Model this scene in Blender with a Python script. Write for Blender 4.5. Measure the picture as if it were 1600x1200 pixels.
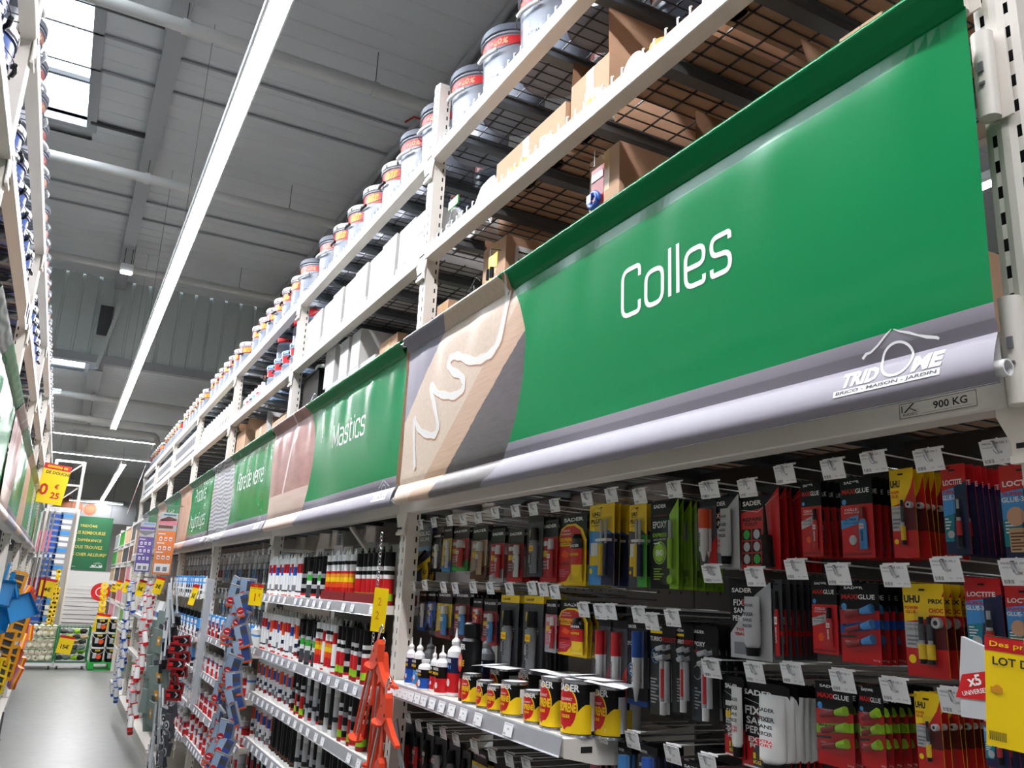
import bpy, math, random
from math import sin, cos, pi, radians as R
from mathutils import Vector, Matrix, Euler
random.seed(7)
for o in list(bpy.data.objects): bpy.data.objects.remove(o)
SC = bpy.context.scene; COL = SC.collection
CZ = 2.025                       # camera height above the floor
# ---------------------------------------------------------------- camera
F_PX = 1298.42; YAW, PIT, ROL = .479845, .249226, .0471095
_fw = Vector((sin(YAW)*cos(PIT), cos(YAW)*cos(PIT), sin(PIT)))
_r0 = Vector((cos(YAW), -sin(YAW), 0)); _u0 = _r0.cross(_fw)
_r = _r0*cos(ROL) + _u0*sin(ROL); _u = -_r0*sin(ROL) + _u0*cos(ROL)
cd = bpy.data.cameras.new('camera'); cam = bpy.data.objects.new('camera', cd); COL.objects.link(cam)
m = Matrix((_r, _u, -_fw)).transposed().to_4x4(); m.translation = Vector((0, 0, CZ)); cam.matrix_world = m
cd.sensor_width = 36; cd.lens = F_PX/1600*36; cd.clip_start = .02; cd.clip_end = 200
SC.camera = cam
def at(u, v, x):                 # point of the plane x = const seen at a photo pixel -> (y, z world)
    d = _fw + _r*((u-800)/F_PX) - _u*((v-600)/F_PX); d = d*(x/d.x); return d.y, d.z+CZ
def aty(u, v, y):
    d = _fw + _r*((u-800)/F_PX) - _u*((v-600)/F_PX); d = d*(y/d.y); return d.x, d.z+CZ
# ---------------------------------------------------------------- world, exposure
SC.view_settings.view_transform = 'Standard'; SC.view_settings.look = 'None'
SC.view_settings.exposure = .24; SC.view_settings.gamma = 1; SC.view_settings.use_curve_mapping = False
W = bpy.data.worlds.new('sky'); SC.world = W; W.use_nodes = True
bg = W.node_tree.nodes['Background']; bg.inputs[0].default_value = (.80, .90, 1, 1); bg.inputs[1].default_value = 8
LED_STRENGTH = 92
# ---------------------------------------------------------------- materials
def lin(c): return tuple((x/12.92 if x <= .04045 else ((x+.055)/1.055)**2.4) for x in c)
M = {}
def mk(name, rgb, rough=.5, metal=0, var=.06, scale=30, bump=0, emit=None, alpha=None, coat=0, spec=None):
    if name in M: return M[name]
    mt = bpy.data.materials.new(name); mt.use_nodes = True; nt = mt.node_tree; N = nt.nodes; L = nt.links
    b = N['Principled BSDF']; c = lin([x/255 for x in rgb])
    tc = N.new('ShaderNodeTexCoord'); no = N.new('ShaderNodeTexNoise'); no.inputs['Scale'].default_value = scale
    no.inputs['Detail'].default_value = 3; L.new(tc.outputs['Object'], no.inputs['Vector'])
    mx = N.new('ShaderNodeMix'); mx.data_type = 'RGBA'
    L.new(no.outputs['Fac'], mx.inputs[0])
    mx.inputs[6].default_value = (*[x*(1-var) for x in c], 1); mx.inputs[7].default_value = (*[min(1, x*(1+var)) for x in c], 1)
    L.new(mx.outputs[2], b.inputs['Base Color'])
    b.inputs['Roughness'].default_value = rough; b.inputs['Metallic'].default_value = metal
    if coat: b.inputs['Coat Weight'].default_value = coat; b.inputs['Coat Roughness'].default_value = .1
    if spec is not None: b.inputs['Specular IOR Level'].default_value = spec
    if bump:
        bp = N.new('ShaderNodeBump'); bp.inputs['Strength'].default_value = bump; bp.inputs['Distance'].default_value = .01
        L.new(no.outputs['Fac'], bp.inputs['Height']); L.new(bp.outputs[0], b.inputs['Normal'])
    if emit: b.inputs['Emission Color'].default_value = (*c, 1); b.inputs['Emission Strength'].default_value = emit
    if alpha is not None: b.inputs['Alpha'].default_value = alpha
    M[name] = mt; return mt
for n, c, kw in [
    ('rack_white', (226, 220, 212), dict(rough=.38, var=.03, scale=6)), ('dark_slot', (26, 24, 24), dict(rough=.8)),
    ('galvanised', (112, 118, 122), dict(rough=.45, metal=.7, scale=14, var=.15)), ('wire', (88, 88, 88), dict(rough=.4, metal=.8)),
    ('wire_white', (225, 225, 225), dict(rough=.35)), ('chrome', (215, 215, 220), dict(rough=.18, metal=1)),
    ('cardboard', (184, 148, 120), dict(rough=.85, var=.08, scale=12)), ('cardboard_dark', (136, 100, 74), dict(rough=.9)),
    ('tape', (196, 160, 112), dict(rough=.25)), ('box_white', (186, 184, 182), dict(rough=.6, var=.03)),
    ('paper', (238, 238, 240), dict(rough=.6, var=.02)), ('ink', (28, 28, 32), dict(rough=.6)), ('ink_grey', (120, 122, 130), dict(rough=.6)),
    ('green_banner', (0, 130, 72), dict(rough=.24, spec=.2, var=.03, scale=3)), ('silver', (146, 141, 153), dict(rough=.42, metal=.0, spec=.35, var=.05, scale=2)),
    ('silver_light', (214, 212, 220), dict(rough=.3)), ('banner_white', (240, 240, 238), dict(rough=.35, var=.02)),
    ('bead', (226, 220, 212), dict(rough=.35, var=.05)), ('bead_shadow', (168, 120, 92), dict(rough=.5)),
    ('black', (14, 14, 16), dict(rough=.35, spec=.3)), ('black_soft', (24, 24, 26), dict(rough=.7)), ('white', (235, 235, 235), dict(rough=.35, var=.03)),
    ('white_gloss', (240, 240, 242), dict(rough=.15, var=.02)), ('red', (200, 28, 34), dict(rough=.32)), ('dark_red', (140, 18, 24), dict(rough=.35)),
    ('orange', (234, 84, 30), dict(rough=.35)), ('orange_gun', (226, 74, 42), dict(rough=.3)), ('yellow', (246, 206, 20), dict(rough=.4)),
    ('sign_yellow', (250, 212, 0), dict(rough=.45)), ('blue', (28, 84, 178), dict(rough=.3)), ('navy', (22, 30, 74), dict(rough=.3)),
    ('sky', (70, 150, 220), dict(rough=.3)), ('pale_blue', (150, 176, 206), dict(rough=.3)), ('green', (60, 170, 60), dict(rough=.35)),
    ('lime', (150, 200, 40), dict(rough=.3)), ('teal', (20, 130, 150), dict(rough=.3)), ('label_grey', (132, 142, 158), dict(rough=.3)), ('grey', (128, 130, 134), dict(rough=.45)),
    ('light_grey', (184, 186, 190), dict(rough=.4)), ('dark_grey', (66, 68, 74), dict(rough=.5)), ('grey_green', (120, 134, 130), dict(rough=.45)),
    ('pink', (224, 130, 150), dict(rough=.4)), ('purple', (98, 74, 164), dict(rough=.4)), ('poster_orange', (236, 128, 40), dict(rough=.4)),
    ('tan', (200, 168, 132), dict(rough=.6)), ('brown', (110, 62, 40), dict(rough=.6)), ('cream', (232, 224, 200), dict(rough=.8, bump=.6, scale=60)),
    ('pail_grey', (140, 146, 158), dict(rough=.22, var=.03)), ('pail_white', (156, 160, 168), dict(rough=.2, var=.03)),
    ('pail_blue', (60, 84, 150), dict(rough=.25)), ('lid_grey', (92, 98, 112), dict(rough=.4)), ('lid_white', (228, 228, 228), dict(rough=.35)),
    ('tin', (190, 192, 196), dict(rough=.25, metal=.9)), ('deck', (212, 214, 216), dict(rough=.55, var=.06, scale=1.2)),
    ('steel_paint', (165, 167, 170), dict(rough=.5, var=.05, scale=2)), ('dark_steel', (70, 72, 74), dict(rough=.6)),
    ('pipe', (214, 212, 208), dict(rough=.4, var=.04, scale=4)), ('wall_clad', (206, 214, 212), dict(rough=.55, var=.05, scale=1)),
    ('wall_paint', (206, 204, 200), dict(rough=.7, var=.05, scale=1)), ('wall_grey', (128, 128, 126), dict(rough=.8, var=.1, scale=1)), ('board_white', (216, 214, 210), dict(rough=.5, var=.05)),
    ('pegboard_shaded', (80, 74, 70), dict(rough=.6)), ('pegboard', (150, 140, 128), dict(rough=.5, var=.05)), ('green_metal', (20, 120, 60), dict(rough=.4)), ('green_pallet', (30, 170, 60), dict(rough=.4)),
    ('sign_green', (0, 96, 52), dict(rough=.4)), ('gold_text', (214, 190, 70), dict(rough=.4)), ('sponge_blue', (20, 130, 190), dict(rough=.5)),
    ('amber', (220, 150, 30), dict(rough=.5)), ('copper', (150, 90, 60), dict(rough=.5, var=.25, scale=8)), ('skin_print', (206, 160, 132), dict(rough=.4, var=.15, scale=5)),
    ('led', (252, 252, 255), dict(emit=LED_STRENGTH)), ('led_side', (252, 252, 255), dict(emit=46)), ('led_small', (235, 245, 255), dict(emit=14)), ('rail_silver', (200, 200, 206), dict(rough=.25, metal=.5)),
    ('bag_film', (205, 210, 214), dict(rough=.12, alpha=.35)), ('blister', (120, 125, 130), dict(rough=.1, alpha=.10, spec=1)),
    ('amber_print', (236, 152, 30), dict(rough=.4)), ('maroon', (92, 20, 28), dict(rough=.4)),
]: mk(n, c, **kw)
def banner_photo(name, kind):
    mt = bpy.data.materials.new(name); mt.use_nodes = True; nt = mt.node_tree; N = nt.nodes; L = nt.links; b = N['Principled BSDF']
    b.inputs['Roughness'].default_value = .28
    uv = N.new('ShaderNodeUVMap'); sp = N.new('ShaderNodeSeparateXYZ'); L.new(uv.outputs[0], sp.inputs[0])
    def mth(op, a, bb):
        n = N.new('ShaderNodeMath'); n.operation = op
        for i, q in enumerate((a, bb)):
            if isinstance(q, (int, float)): n.inputs[i].default_value = q
            else: L.new(q, n.inputs[i])
        return n.outputs[0]
    def noise(s, d=5, stretch=None):
        n = N.new('ShaderNodeTexNoise'); n.inputs['Scale'].default_value = s; n.inputs['Detail'].default_value = d
        mp = N.new('ShaderNodeMapping'); L.new(uv.outputs[0], mp.inputs[0])
        if stretch: mp.inputs['Rotation'].default_value = (0, 0, stretch[0]); mp.inputs['Scale'].default_value = (stretch[1], stretch[2], 1)
        L.new(mp.outputs[0], n.inputs['Vector']); return n.outputs['Fac']
    def mix(f, a, bb):
        n = N.new('ShaderNodeMix'); n.data_type = 'RGBA'
        if isinstance(f, (int, float)): n.inputs[0].default_value = f
        else: L.new(f, n.inputs[0])
        for i, q in ((6, a), (7, bb)):
            if isinstance(q, tuple): n.inputs[i].default_value = (*lin([x/255 for x in q]), 1)
            else: L.new(q, n.inputs[i])
        return n.outputs[2]
    x, z = sp.outputs[0], sp.outputs[1]
    if kind == 'wood':
        fine = noise(60); big = noise(7)
        w = mix(mth('MULTIPLY', fine, 1.0), (196, 172, 152), (222, 204, 186))
        grain = noise(9, 6, (-.62, 1, 14))
        edge = mth('GREATER_THAN', mth('SUBTRACT', mth('MULTIPLY', mth('SUBTRACT', x, .14), .70), z), 0)   # end grain strip
        w2 = mix(grain, (178, 142, 118), (216, 184, 158)); w = mix(edge, w, w2)
        j = mth('MULTIPLY', mth('SUBTRACT', noise(30), .5), .02)
        dark = mth('GREATER_THAN', mth('ADD', mth('SUBTRACT', mth('MULTIPLY', mth('SUBTRACT', x, .34), .694), z), j), 0)
        dk = mix(noise(16, 6, (-.7, 1, 5)), (66, 60, 62), (104, 96, 98)); w = mix(dark, w, dk)
        up = mth('GREATER_THAN', mth('ADD', mth('SUBTRACT', z, mth('ADD', mth('MULTIPLY', x, .82), .335)), j), 0)
        w = mix(up, w, mix(big, (112, 106, 122), (150, 146, 160))); out = w
    elif kind == 'mastic':
        n1 = noise(4, 3, (.9, 1, 3.2)); n2 = noise(14, 4)
        out = mix(n1, (104, 54, 52), (206, 160, 152)); out = mix(mth('MULTIPLY', n2, .3), out, (170, 110, 104))
        s = mth('LESS_THAN', mth('ABSOLUTE', mth('SUBTRACT', mth('ADD', mth('MULTIPLY', z, .42), .30), x), 0), .018)
        out = mix(s, out, (226, 208, 208)); low = mth('LESS_THAN', z, .22)
        out = mix(low, out, mix(noise(3, 2, (0, 1, 9)), (196, 160, 150), (226, 206, 196)))
    elif kind == 'fibre':
        wv = N.new('ShaderNodeTexWave'); wv.bands_direction = 'Y'; wv.inputs['Scale'].default_value = 9; wv.inputs['Distortion'].default_value = 7; wv.inputs['Detail'].default_value = 1; wv.inputs['Detail Scale'].default_value = .5
        L.new(uv.outputs[0], wv.inputs[0]); out = mix(wv.outputs['Fac'], (120, 122, 132), (216, 216, 222))
    else:
        out = mix(noise(5, 3, (.4, 1, 2)), (196, 138, 112), (232, 196, 172))
    L.new(out, b.inputs['Base Color']); M[name] = mt
for k in ('wood', 'mastic', 'fibre', 'hand'): banner_photo('photo_'+k, k)
def floor_mat():
    mt = mk('concrete', (122, 124, 120), rough=.28, var=.12, scale=1.1)
    N = mt.node_tree.nodes; L = mt.node_tree.links; b = N['Principled BSDF']
    n2 = N.new('ShaderNodeTexNoise'); n2.inputs['Scale'].default_value = 7; n2.inputs['Detail'].default_value = 8
    tc = [n for n in N if n.type == 'TEX_COORD'][0]; L.new(tc.outputs['Object'], n2.inputs['Vector'])
    mr = N.new('ShaderNodeMapRange'); mr.inputs[3].default_value = .30; mr.inputs[4].default_value = .42
    L.new(n2.outputs['Fac'], mr.inputs[0]); L.new(mr.outputs[0], b.inputs['Roughness'])
floor_mat()
# ---------------------------------------------------------------- mesh builder
_tx = {}
def text_mesh(s, bold=0, shear=0):
    k = (s, bold, shear)
    if k in _tx: return _tx[k]
    cu = bpy.data.curves.new('t', 'FONT'); cu.body = s; cu.resolution_u = 2; cu.offset = bold; cu.shear = shear; cu.align_x = 'CENTER'
    o = bpy.data.objects.new('t', cu); COL.objects.link(o)
    me = bpy.data.meshes.new_from_object(o.evaluated_get(bpy.context.evaluated_depsgraph_get()))
    vs = [(v.co.x, v.co.y) for v in me.vertices]; fs = [list(p.vertices) for p in me.polygons]
    bpy.data.objects.remove(o); bpy.data.curves.remove(cu); bpy.data.meshes.remove(me)
    if vs:
        x0 = min(v[0] for v in vs); x1 = max(v[0] for v in vs); y0 = min(v[1] for v in vs); y1 = max(v[1] for v in vs)
        vs = [((x-(x0+x1)/2)/(x1-x0), (y-(y0+y1)/2)/(y1-y0)) for x, y in vs]   # unit box about its centre
        _tx[k] = (vs, fs, (x1-x0)/(y1-y0))
    else: _tx[k] = ([], [], 1)
    return _tx[k]
class MB:
    def __init__(s): s.v = []; s.f = []; s.fm = []; s.sm = []; s.mats = []; s.cur = 0; s.smooth = False; s.uv = None; s.X = None
    def m(s, name):
        if name not in s.mats: s.mats.append(name)
        s.cur = s.mats.index(name); return s
    def add(s, vs, fs, smooth=False):
        n = len(s.v)
        if s.X is not None: vs = [tuple(s.X @ Vector(v)) for v in vs]
        s.v += vs
        for f in fs: s.f.append([i+n for i in f]); s.fm.append(s.cur); s.sm.append(smooth)
        return s
    def box(s, x0, x1, y0, y1, z0, z1):
        return s.add([(x0,y0,z0),(x1,y0,z0),(x1,y1,z0),(x0,y1,z0),(x0,y0,z1),(x1,y0,z1),(x1,y1,z1),(x0,y1,z1)],
                     [(0,3,2,1),(4,5,6,7),(0,1,5,4),(1,2,6,5),(2,3,7,6),(3,0,4,7)])
    def bar(s, a, b, w, h=None, up=(0,0,1)):          # square bar from a to b
        a = Vector(a); b = Vector(b); h = h or w; d = (b-a).normalized(); u = Vector(up)
        if abs(d.dot(u)) > .95: u = Vector((1, 0, 0))
        r = d.cross(u).normalized()*w/2; u = r.cross(d).normalized()*h/2
        vs = [tuple(p+q) for p in (a, b) for q in (-r-u, r-u, r+u, -r+u)]
        return s.add(vs, [(0,3,2,1),(4,5,6,7),(0,1,5,4),(1,2,6,5),(2,3,7,6),(3,0,4,7)])
    def cyl(s, a, b, r0, r1=None, n=12, caps=True):
        r1 = r0 if r1 is None else r1; a = Vector(a); b = Vector(b); d = (b-a).normalized()
        u = Vector((0,0,1)) if abs(d.z) < .9 else Vector((1,0,0)); p = d.cross(u).normalized(); q = p.cross(d)
        vs = [tuple(a+(p*cos(2*pi*i/n)+q*sin(2*pi*i/n))*r0) for i in range(n)]+[tuple(b+(p*cos(2*pi*i/n)+q*sin(2*pi*i/n))*r1) for i in range(n)]
        s.add(vs, [(i, n+i, n+(i+1)%n, (i+1)%n) for i in range(n)], True)
        if caps: s.add(vs, [list(range(n)), list(range(2*n-1, n-1, -1))])
        return s
    def tube(s, pts, r, n=6, closed=False):
        pts = [Vector(p) for p in pts]; rings = []; N = len(pts); vs = []
        for i, p in enumerate(pts):
            d = ((pts[(i+1)%N] if closed or i < N-1 else p)-(pts[i-1] if closed or i > 0 else p)).normalized()
            u = Vector((0,0,1)) if abs(d.z) < .9 else Vector((1,0,0)); a = d.cross(u).normalized(); b = a.cross(d)
            vs += [tuple(p+(a*cos(2*pi*k/n)+b*sin(2*pi*k/n))*r) for k in range(n)]
        fs = [(i*n+k, ((i+1)%N)*n+k, ((i+1)%N)*n+(k+1)%n, i*n+(k+1)%n) for i in range(N if closed else N-1) for k in range(n)]
        s.add(vs, fs, n > 4)
        if not closed: s.add(vs, [list(range(n)), list(range(N*n-1, N*n-n-1, -1))])
        return s
    def lathe(s, c, prof, n=16, sq=1, mats=None, a0=0):           # prof [(r, z)], sq squashes y
        cx, cy, cz = c; vs = []
        for r, z in prof: vs += [(cx+r*cos(a0+2*pi*i/n), cy+sq*r*sin(a0+2*pi*i/n), cz+z) for i in range(n)]
        for j in range(len(prof)-1):
            if mats: s.m(mats[min(j, len(mats)-1)])
            fs = [(j*n+i, j*n+(i+1)%n, (j+1)*n+(i+1)%n, (j+1)*n+i) for i in range(n)]
            base = vs[j*n:(j+2)*n]; s.add(base, [(i, (i+1)%n, n+(i+1)%n, n+i) for i in range(n)], True)
        if prof[0][0] > 1e-4: s.add(vs[:n], [list(range(n-1, -1, -1))])
        if prof[-1][0] > 1e-4: s.add(vs[-n:], [list(range(n))])
        return s
    def prism(s, pts, y0, y1):                        # outline in x-z, from y0 (front) to y1
        n = len(pts); a = sum(pts[i][0]*pts[(i+1)%n][1]-pts[(i+1)%n][0]*pts[i][1] for i in range(n))
        if a < 0: pts = pts[::-1]
        vs = [(x, y0, z) for x, z in pts]+[(x, y1, z) for x, z in pts]
        return s.add(vs, [list(range(n)), list(range(2*n-1, n-1, -1))]+[(i, n+i, n+(i+1)%n, (i+1)%n) for i in range(n)])
    def flat(s, pts, y):                              # polygon facing the viewer (-y)
        n = len(pts); a = sum(pts[i][0]*pts[(i+1)%n][1]-pts[(i+1)%n][0]*pts[i][1] for i in range(n))
        if a < 0: pts = pts[::-1]
        return s.add([(x, y, z) for x, z in pts], [list(range(n))])
    def rect(s, x0, z0, x1, z1, y): return s.flat([(x0,z0),(x1,z0),(x1,z1),(x0,z1)], y)
    def disc(s, x, z, r, y, n=16, ry=None): return s.flat([(x+r*cos(2*pi*i/n), z+(ry or r)*sin(2*pi*i/n)) for i in range(n)], y)
    def text(s, t, x, z, h, y, w=None, bold=.02, shear=0, wrap=None, slant=0, rot=0):
        vs, fs, asp = text_mesh(t, bold, shear); w = w or h*asp; out = []
        for a, b in vs:
            px, pz = a*w+slant*b*h, b*h
            if rot: px, pz = px*cos(rot)-pz*sin(rot), px*sin(rot)+pz*cos(rot)
            px += x; pz += z
            if wrap: cx, cy, r = wrap; th = px/r; out.append((cx+r*sin(th), cy-r*cos(th), pz))
            else: out.append((px, y, pz))
        return s.add(out, fs)
    def mesh(s, name):
        me = bpy.data.meshes.new(name); me.from_pydata(s.v, [], s.f)
        for n in s.mats: me.materials.append(M[n])
        me.polygons.foreach_set('material_index', s.fm); me.polygons.foreach_set('use_smooth', s.sm)
        if s.uv:
            l = me.uv_layers.new(name='UVMap')
            for lp in me.loops: l.data[lp.index].uv = s.uv[lp.vertex_index]
        me.update(); return me
    def build(s, name, parent=None, loc=(0,0,0), rz=0, **kw):
        return inst(s.mesh(name), name, parent, loc, rz, **kw)
def inst(me, name, parent=None, loc=(0,0,0), rz=0, rot=None, scale=None, label=None, cat=None, group=None, kind=None):
    o = bpy.data.objects.new(name, me); COL.objects.link(o); o.location = loc
    o.rotation_euler = rot if rot else (0, 0, rz)
    if scale: o.scale = scale
    if parent: o.parent = parent
    return tag(o, label, cat, group, kind)
def tag(o, label=None, cat=None, group=None, kind=None):
    if label: o['label'] = label
    if cat: o['category'] = cat
    if group: o['group'] = group
    if kind: o['kind'] = kind
    return o
def thing(name, label, cat, loc=(0,0,0), rz=0, group=None, rot=None):
    o = bpy.data.objects.new(name, None); COL.objects.link(o); o.empty_display_size = .05
    o.location = loc; o.rotation_euler = rot if rot else (0, 0, rz); return tag(o, label, cat, group)
def dup(root, loc=None, rz=None, label=None, group=None, rot=None):
    def cp(o, par):
        c = o.copy(); COL.objects.link(c)
        if par: c.parent = par
        for ch in KIDS.get(o.name) or [x for x in o.children]: cp(ch, c)
        return c
    c = cp(root, None)
    if loc is not None: c.location = loc
    if rot is not None: c.rotation_euler = rot
    elif rz is not None: c.rotation_euler = (0, 0, rz)
    if label: c['label'] = label
    if group: c['group'] = group
    return c
KIDS = {}
RR, RL = -pi/2, pi/2            # facing the aisle from the right rack / from the left rack
ORD = ['first','second','third','fourth','fifth','sixth','seventh','eighth','ninth','tenth','eleventh','twelfth','thirteenth','fourteenth','fifteenth','sixteenth','seventeenth','eighteenth','nineteenth','twentieth','twenty-first','twenty-second','twenty-third','twenty-fourth','twenty-fifth']
def o_(i): return ORD[i] if i < len(ORD) else str(i+1)+'th'
# ---------------------------------------------------------------- the shell
ZR, ZL, YW = CZ+5.0, CZ+3.60, 15.3          # high roof, low roof, where the roof steps down
SX0, SX1, SY0, SY1 = -2.6, -.49, 3.6, 9.9   # skylight opening
fl = MB().m('concrete').box(-9, 11, -7, 34, -.1, 0).build('floor', kind='structure')
def sheet(y0, y1, x0, x1, z, rib=.265, h=.007):
    b = MB().m('deck'); n = max(1, round((y1-y0)/rib)); p = (y1-y0)/n; prof = []
    for i in range(n):
        a = y0+i*p; prof += [(a, z), (a+p*.82, z), (a+p*.87, z+h), (a+p*.95, z+h)]
    prof.append((y1, z)); vs = [(x, y, q) for x in (x0, x1) for y, q in prof]; k = len(prof)
    b.add(vs, [(i, i+1, k+i+1, k+i) for i in range(k-1)]); return b
ce = MB().m('deck').box(-9, SX0, -7, YW, ZR+.06, ZR+.10).box(SX1, 11, -7, YW, ZR+.06, ZR+.10).box(SX0, SX1, -7, SY0, ZR+.06, ZR+.10).box(SX0, SX1, SY1, YW, ZR+.06, ZR+.10)
ceiling = ce.build('ceiling', kind='structure')
y = -4.05
while y < YW-.01:
    y1 = min(y+.795, YW)
    if y1 > SY0 and y < SY1:
        sheet(y, y1, SX1+.06, 11, ZR).build('roof_sheet', ceiling); sheet(y, y1, -9, SX0-.06, ZR).build('roof_sheet', ceiling)
    else: sheet(y, y1, -9, 11, ZR).build('roof_sheet', ceiling)
    y = y1
up = MB().m('steel_paint')
up.box(SX1, SX1+.10, SY0, SY1+.1, ZR-.03, ZR+.22).box(SX0-.1, SX0, SY0, SY1+.1, ZR-.03, ZR+.22).box(SX0, SX1, SY1, SY1+.1, ZR-.03, ZR+.22).box(SX0, SX1, SY0-.1, SY0, ZR-.03, ZR+.22)
sk = up.build('skylight_curb', ceiling)
MB().m('dark_steel').bar((SX0, 9.45, ZR+.3), (SX1, 9.45, ZR+.3), .05).build('skylight_bar', ceiling)
for yy in (6.6, 7.5): MB().m('wire').cyl((SX0, yy, ZR-.05), (.1, yy, ZR-.05), .012, n=8).build('tie_rod', ceiling)
# stepped wall between the two roofs, vertical ribs
wf = MB().m('wall_clad'); wf.box(-9, 11, YW+.05, YW+.1, ZL, ZR+.1); wall_step = wf.build('wall_step', kind='structure')
x = -3.2
while x < 4.4:
    b = MB().m('wall_clad')
    for i in range(3):
        a = x+i*.26; vs = [(a, YW, q) for q in (ZL, ZR)]
        pr = [(a, YW), (a+.21, YW), (a+.225, YW+.024), (a+.25, YW+.024), (a+.26, YW)]
        b.add([(px, py, q) for q in (ZL, ZR) for px, py in pr], [(j, j+1, 5+j+1, 5+j) for j in range(4)])
    b.build('wall_sheet', wall_step); x += .78
MB().m('steel_paint').box(-9, 11, YW-.04, YW+.12, ZL-.12, ZL+.02).build('trim_1', kind='structure')
# low roof with a skylight slot
lc = MB().m('deck'); LX0, LX1, LY1 = -2.4, -.13, YW+1.35
lc.box(LX1, 11, YW+.1, 34, ZL+.06, ZL+.1).box(-9, LX0, YW+.1, 34, ZL+.06, ZL+.1).box(LX0, LX1, LY1, 34, ZL+.06, ZL+.1)
ceil2 = lc.build('ceiling_low', kind='structure')
y = YW+.15
while y < 33.9:
    y1 = min(y+1.59, 34)
    if y < LY1: sheet(y, LY1, LX1, 11, ZL).build('roof_sheet', ceil2); sheet(y, LY1, -9, LX0, ZL).build('roof_sheet', ceil2); y = LY1
    else: sheet(y, y1, -9, 11, ZL).build('roof_sheet', ceil2); y = y1
# walls
MB().m('wall_grey').box(-9.1, -9, -7, 34, 0, ZR+.1).build('wall_left', kind='structure')
MB().m('wall_grey').box(11, 11.1, -7, 34, 0, ZR+.1).build('wall_right', kind='structure')
MB().m('wall_grey').box(-9, 11, -7.1, -7, 0, ZR+.1).build('wall_near', kind='structure')
MB().m('wall_paint').box(-9, 11, 34, 34.1, 0, ZR+.1).build('wall_far', kind='structure')
# roof steel: I-beams along the aisle
def ibeam(x, y0, y1, z, w, h, name, label, mat='steel_paint'):
    b = MB().m(mat); b.box(x-w/2, x+w/2, y0, y1, z, z+.015).box(x-w/2, x+w/2, y0, y1, z+h-.015, z+h).box(x-.006, x+.006, y0, y1, z+.015, z+h-.015)
    return b.build(name, kind='structure')
ibeam(.20, -7, YW, ZR-.16, .17, .16, 'trim_2', '')
ibeam(2.80, -7, YW, ZR-.62, .14, .62, 'trim_3', '')
MB().m('steel_paint').cyl((2.70, -7, ZR-.06), (2.70, YW, ZR-.06), .04, n=10).build('trim_4', kind='structure')
MB().m('dark_steel').box(2.81, 2.90, -7, YW, ZR-.6, ZR).build('trim_5', kind='structure')
ibeam(.05, YW, 34, ZL-.25, .22, .25, 'trim_6', ''); ibeam(2.6, YW, 34, ZL-.45, .25, .45, 'trim_7', '')
# purlin flanges across
for i, yy in enumerate((7.95, 8.6, 11.6, 12.25)):
    MB().m('steel_paint').box(-4, 2.75, yy, yy+.03, ZR-.03, ZR-.01).build('roof_purlin', ceiling)
MB().m('dark_steel').box(-.45, .12, 9.72, 9.76, ZR-.05, ZR-.01).build('roof_purlin', ceiling)
# pipes across the hall
def pipe(y, z, x0, x1, r, name, label, clamps=()):
    t = thing(name, label, 'pipe', (0, y, z))
    MB().m('pipe').cyl((x0, 0, 0), (x1, 0, 0), r, n=16).build('pipe_run', t)
    for cx in clamps:
        c = MB().m('pipe').cyl((cx-.03, 0, 0), (cx+.03, 0, 0), r+.012, n=16).build('pipe_clamp', t)
        MB().m('dark_steel').cyl((cx, 0, r), (cx, 0, .40), .004, n=6).build('hanger_rod', c)
    return t
pipe(6.85, CZ+4.60, -4, 3.4, .058, 'ceiling_pipe', 'thick white pipe crossing the roof nearest the viewer, above the paint pails', (.25, 1.95))
pipe(10.05, CZ+4.60, -4, 3.4, .058, 'ceiling_pipe', 'thick white pipe crossing the roof just beyond the big skylight', (.22, 1.9))
pipe(13.45, CZ+4.60, -4, 3.4, .058, 'ceiling_pipe', 'thick white pipe crossing the roof in front of the ribbed step wall', (.3, 1.9))
for y, z, nm in ((17.2, 3.25, 'just beyond the ribbed step wall'), (17.9, 2.95, 'hanging lowest behind the end of the long light'), (19.6, 3.05, 'bending down towards the rack end')):
    pipe(y, CZ+z, -3, 2.4 if y < 18.5 else 1.35, .06, 'ceiling_pipe', 'white ceiling pipe '+nm, (.1,))
t = thing('pipe_bend', 'white pipe elbow dropping at the right end of the farthest ceiling pipe', 'pipe', (1.35, 19.6, CZ+3.05))
MB().m('pipe').tube([(0,0,0), (.08,0,-.01), (.13,0,-.06), (.15,0,-.15), (.2,0,-.21), (.3,0,-.22), (1.2,0,-.22)], .06, 12).build('elbow', t)
# ---------------------------------------------------------------- LED strips
def led(loc, length, axis, name, label, w=.088, group=None, rods=True, em='led'):
    t = thing(name, label, 'light', loc, 0 if axis == 'y' else -pi/2, group)
    b = MB().m('white'); b.box(-w/2-.012, w/2+.012, 0, length, .010, .06).box(-w/2-.006, -w/2, 0, length, -.004, .012).box(w/2, w/2+.006, 0, length, -.004, .012); b.build('housing', t)
    MB().m(em).box(-w/2, w/2, .005, length-.005, -.001, .010).build('diffuser', t)
    MB().m('white').box(-w/2-.012, w/2+.012, -.012, 0, -.008, .062).build('end_cap', t); MB().m('white').box(-w/2-.012, w/2+.012, length, length+.012, -.008, .062).build('end_cap', t)
    if rods:
        k = .8
        while k < length: MB().m('dark_steel').cyl((0, k, .06), (0, k, 2.36 if loc[1]+k < YW and axis == 'y' else .5), .002, n=4).build('hanger_wire', t); k += 3.2
    return t
led((.50, -3.2, CZ+2.60), 19.7, 'y', 'led_strip_light', 'long white LED strip light running down the middle of the aisle')
led((.95, 20.4, CZ+2.45), 10.5, 'y', 'led_strip_light', 'far LED strip light running on above the green hanging sign')
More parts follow.
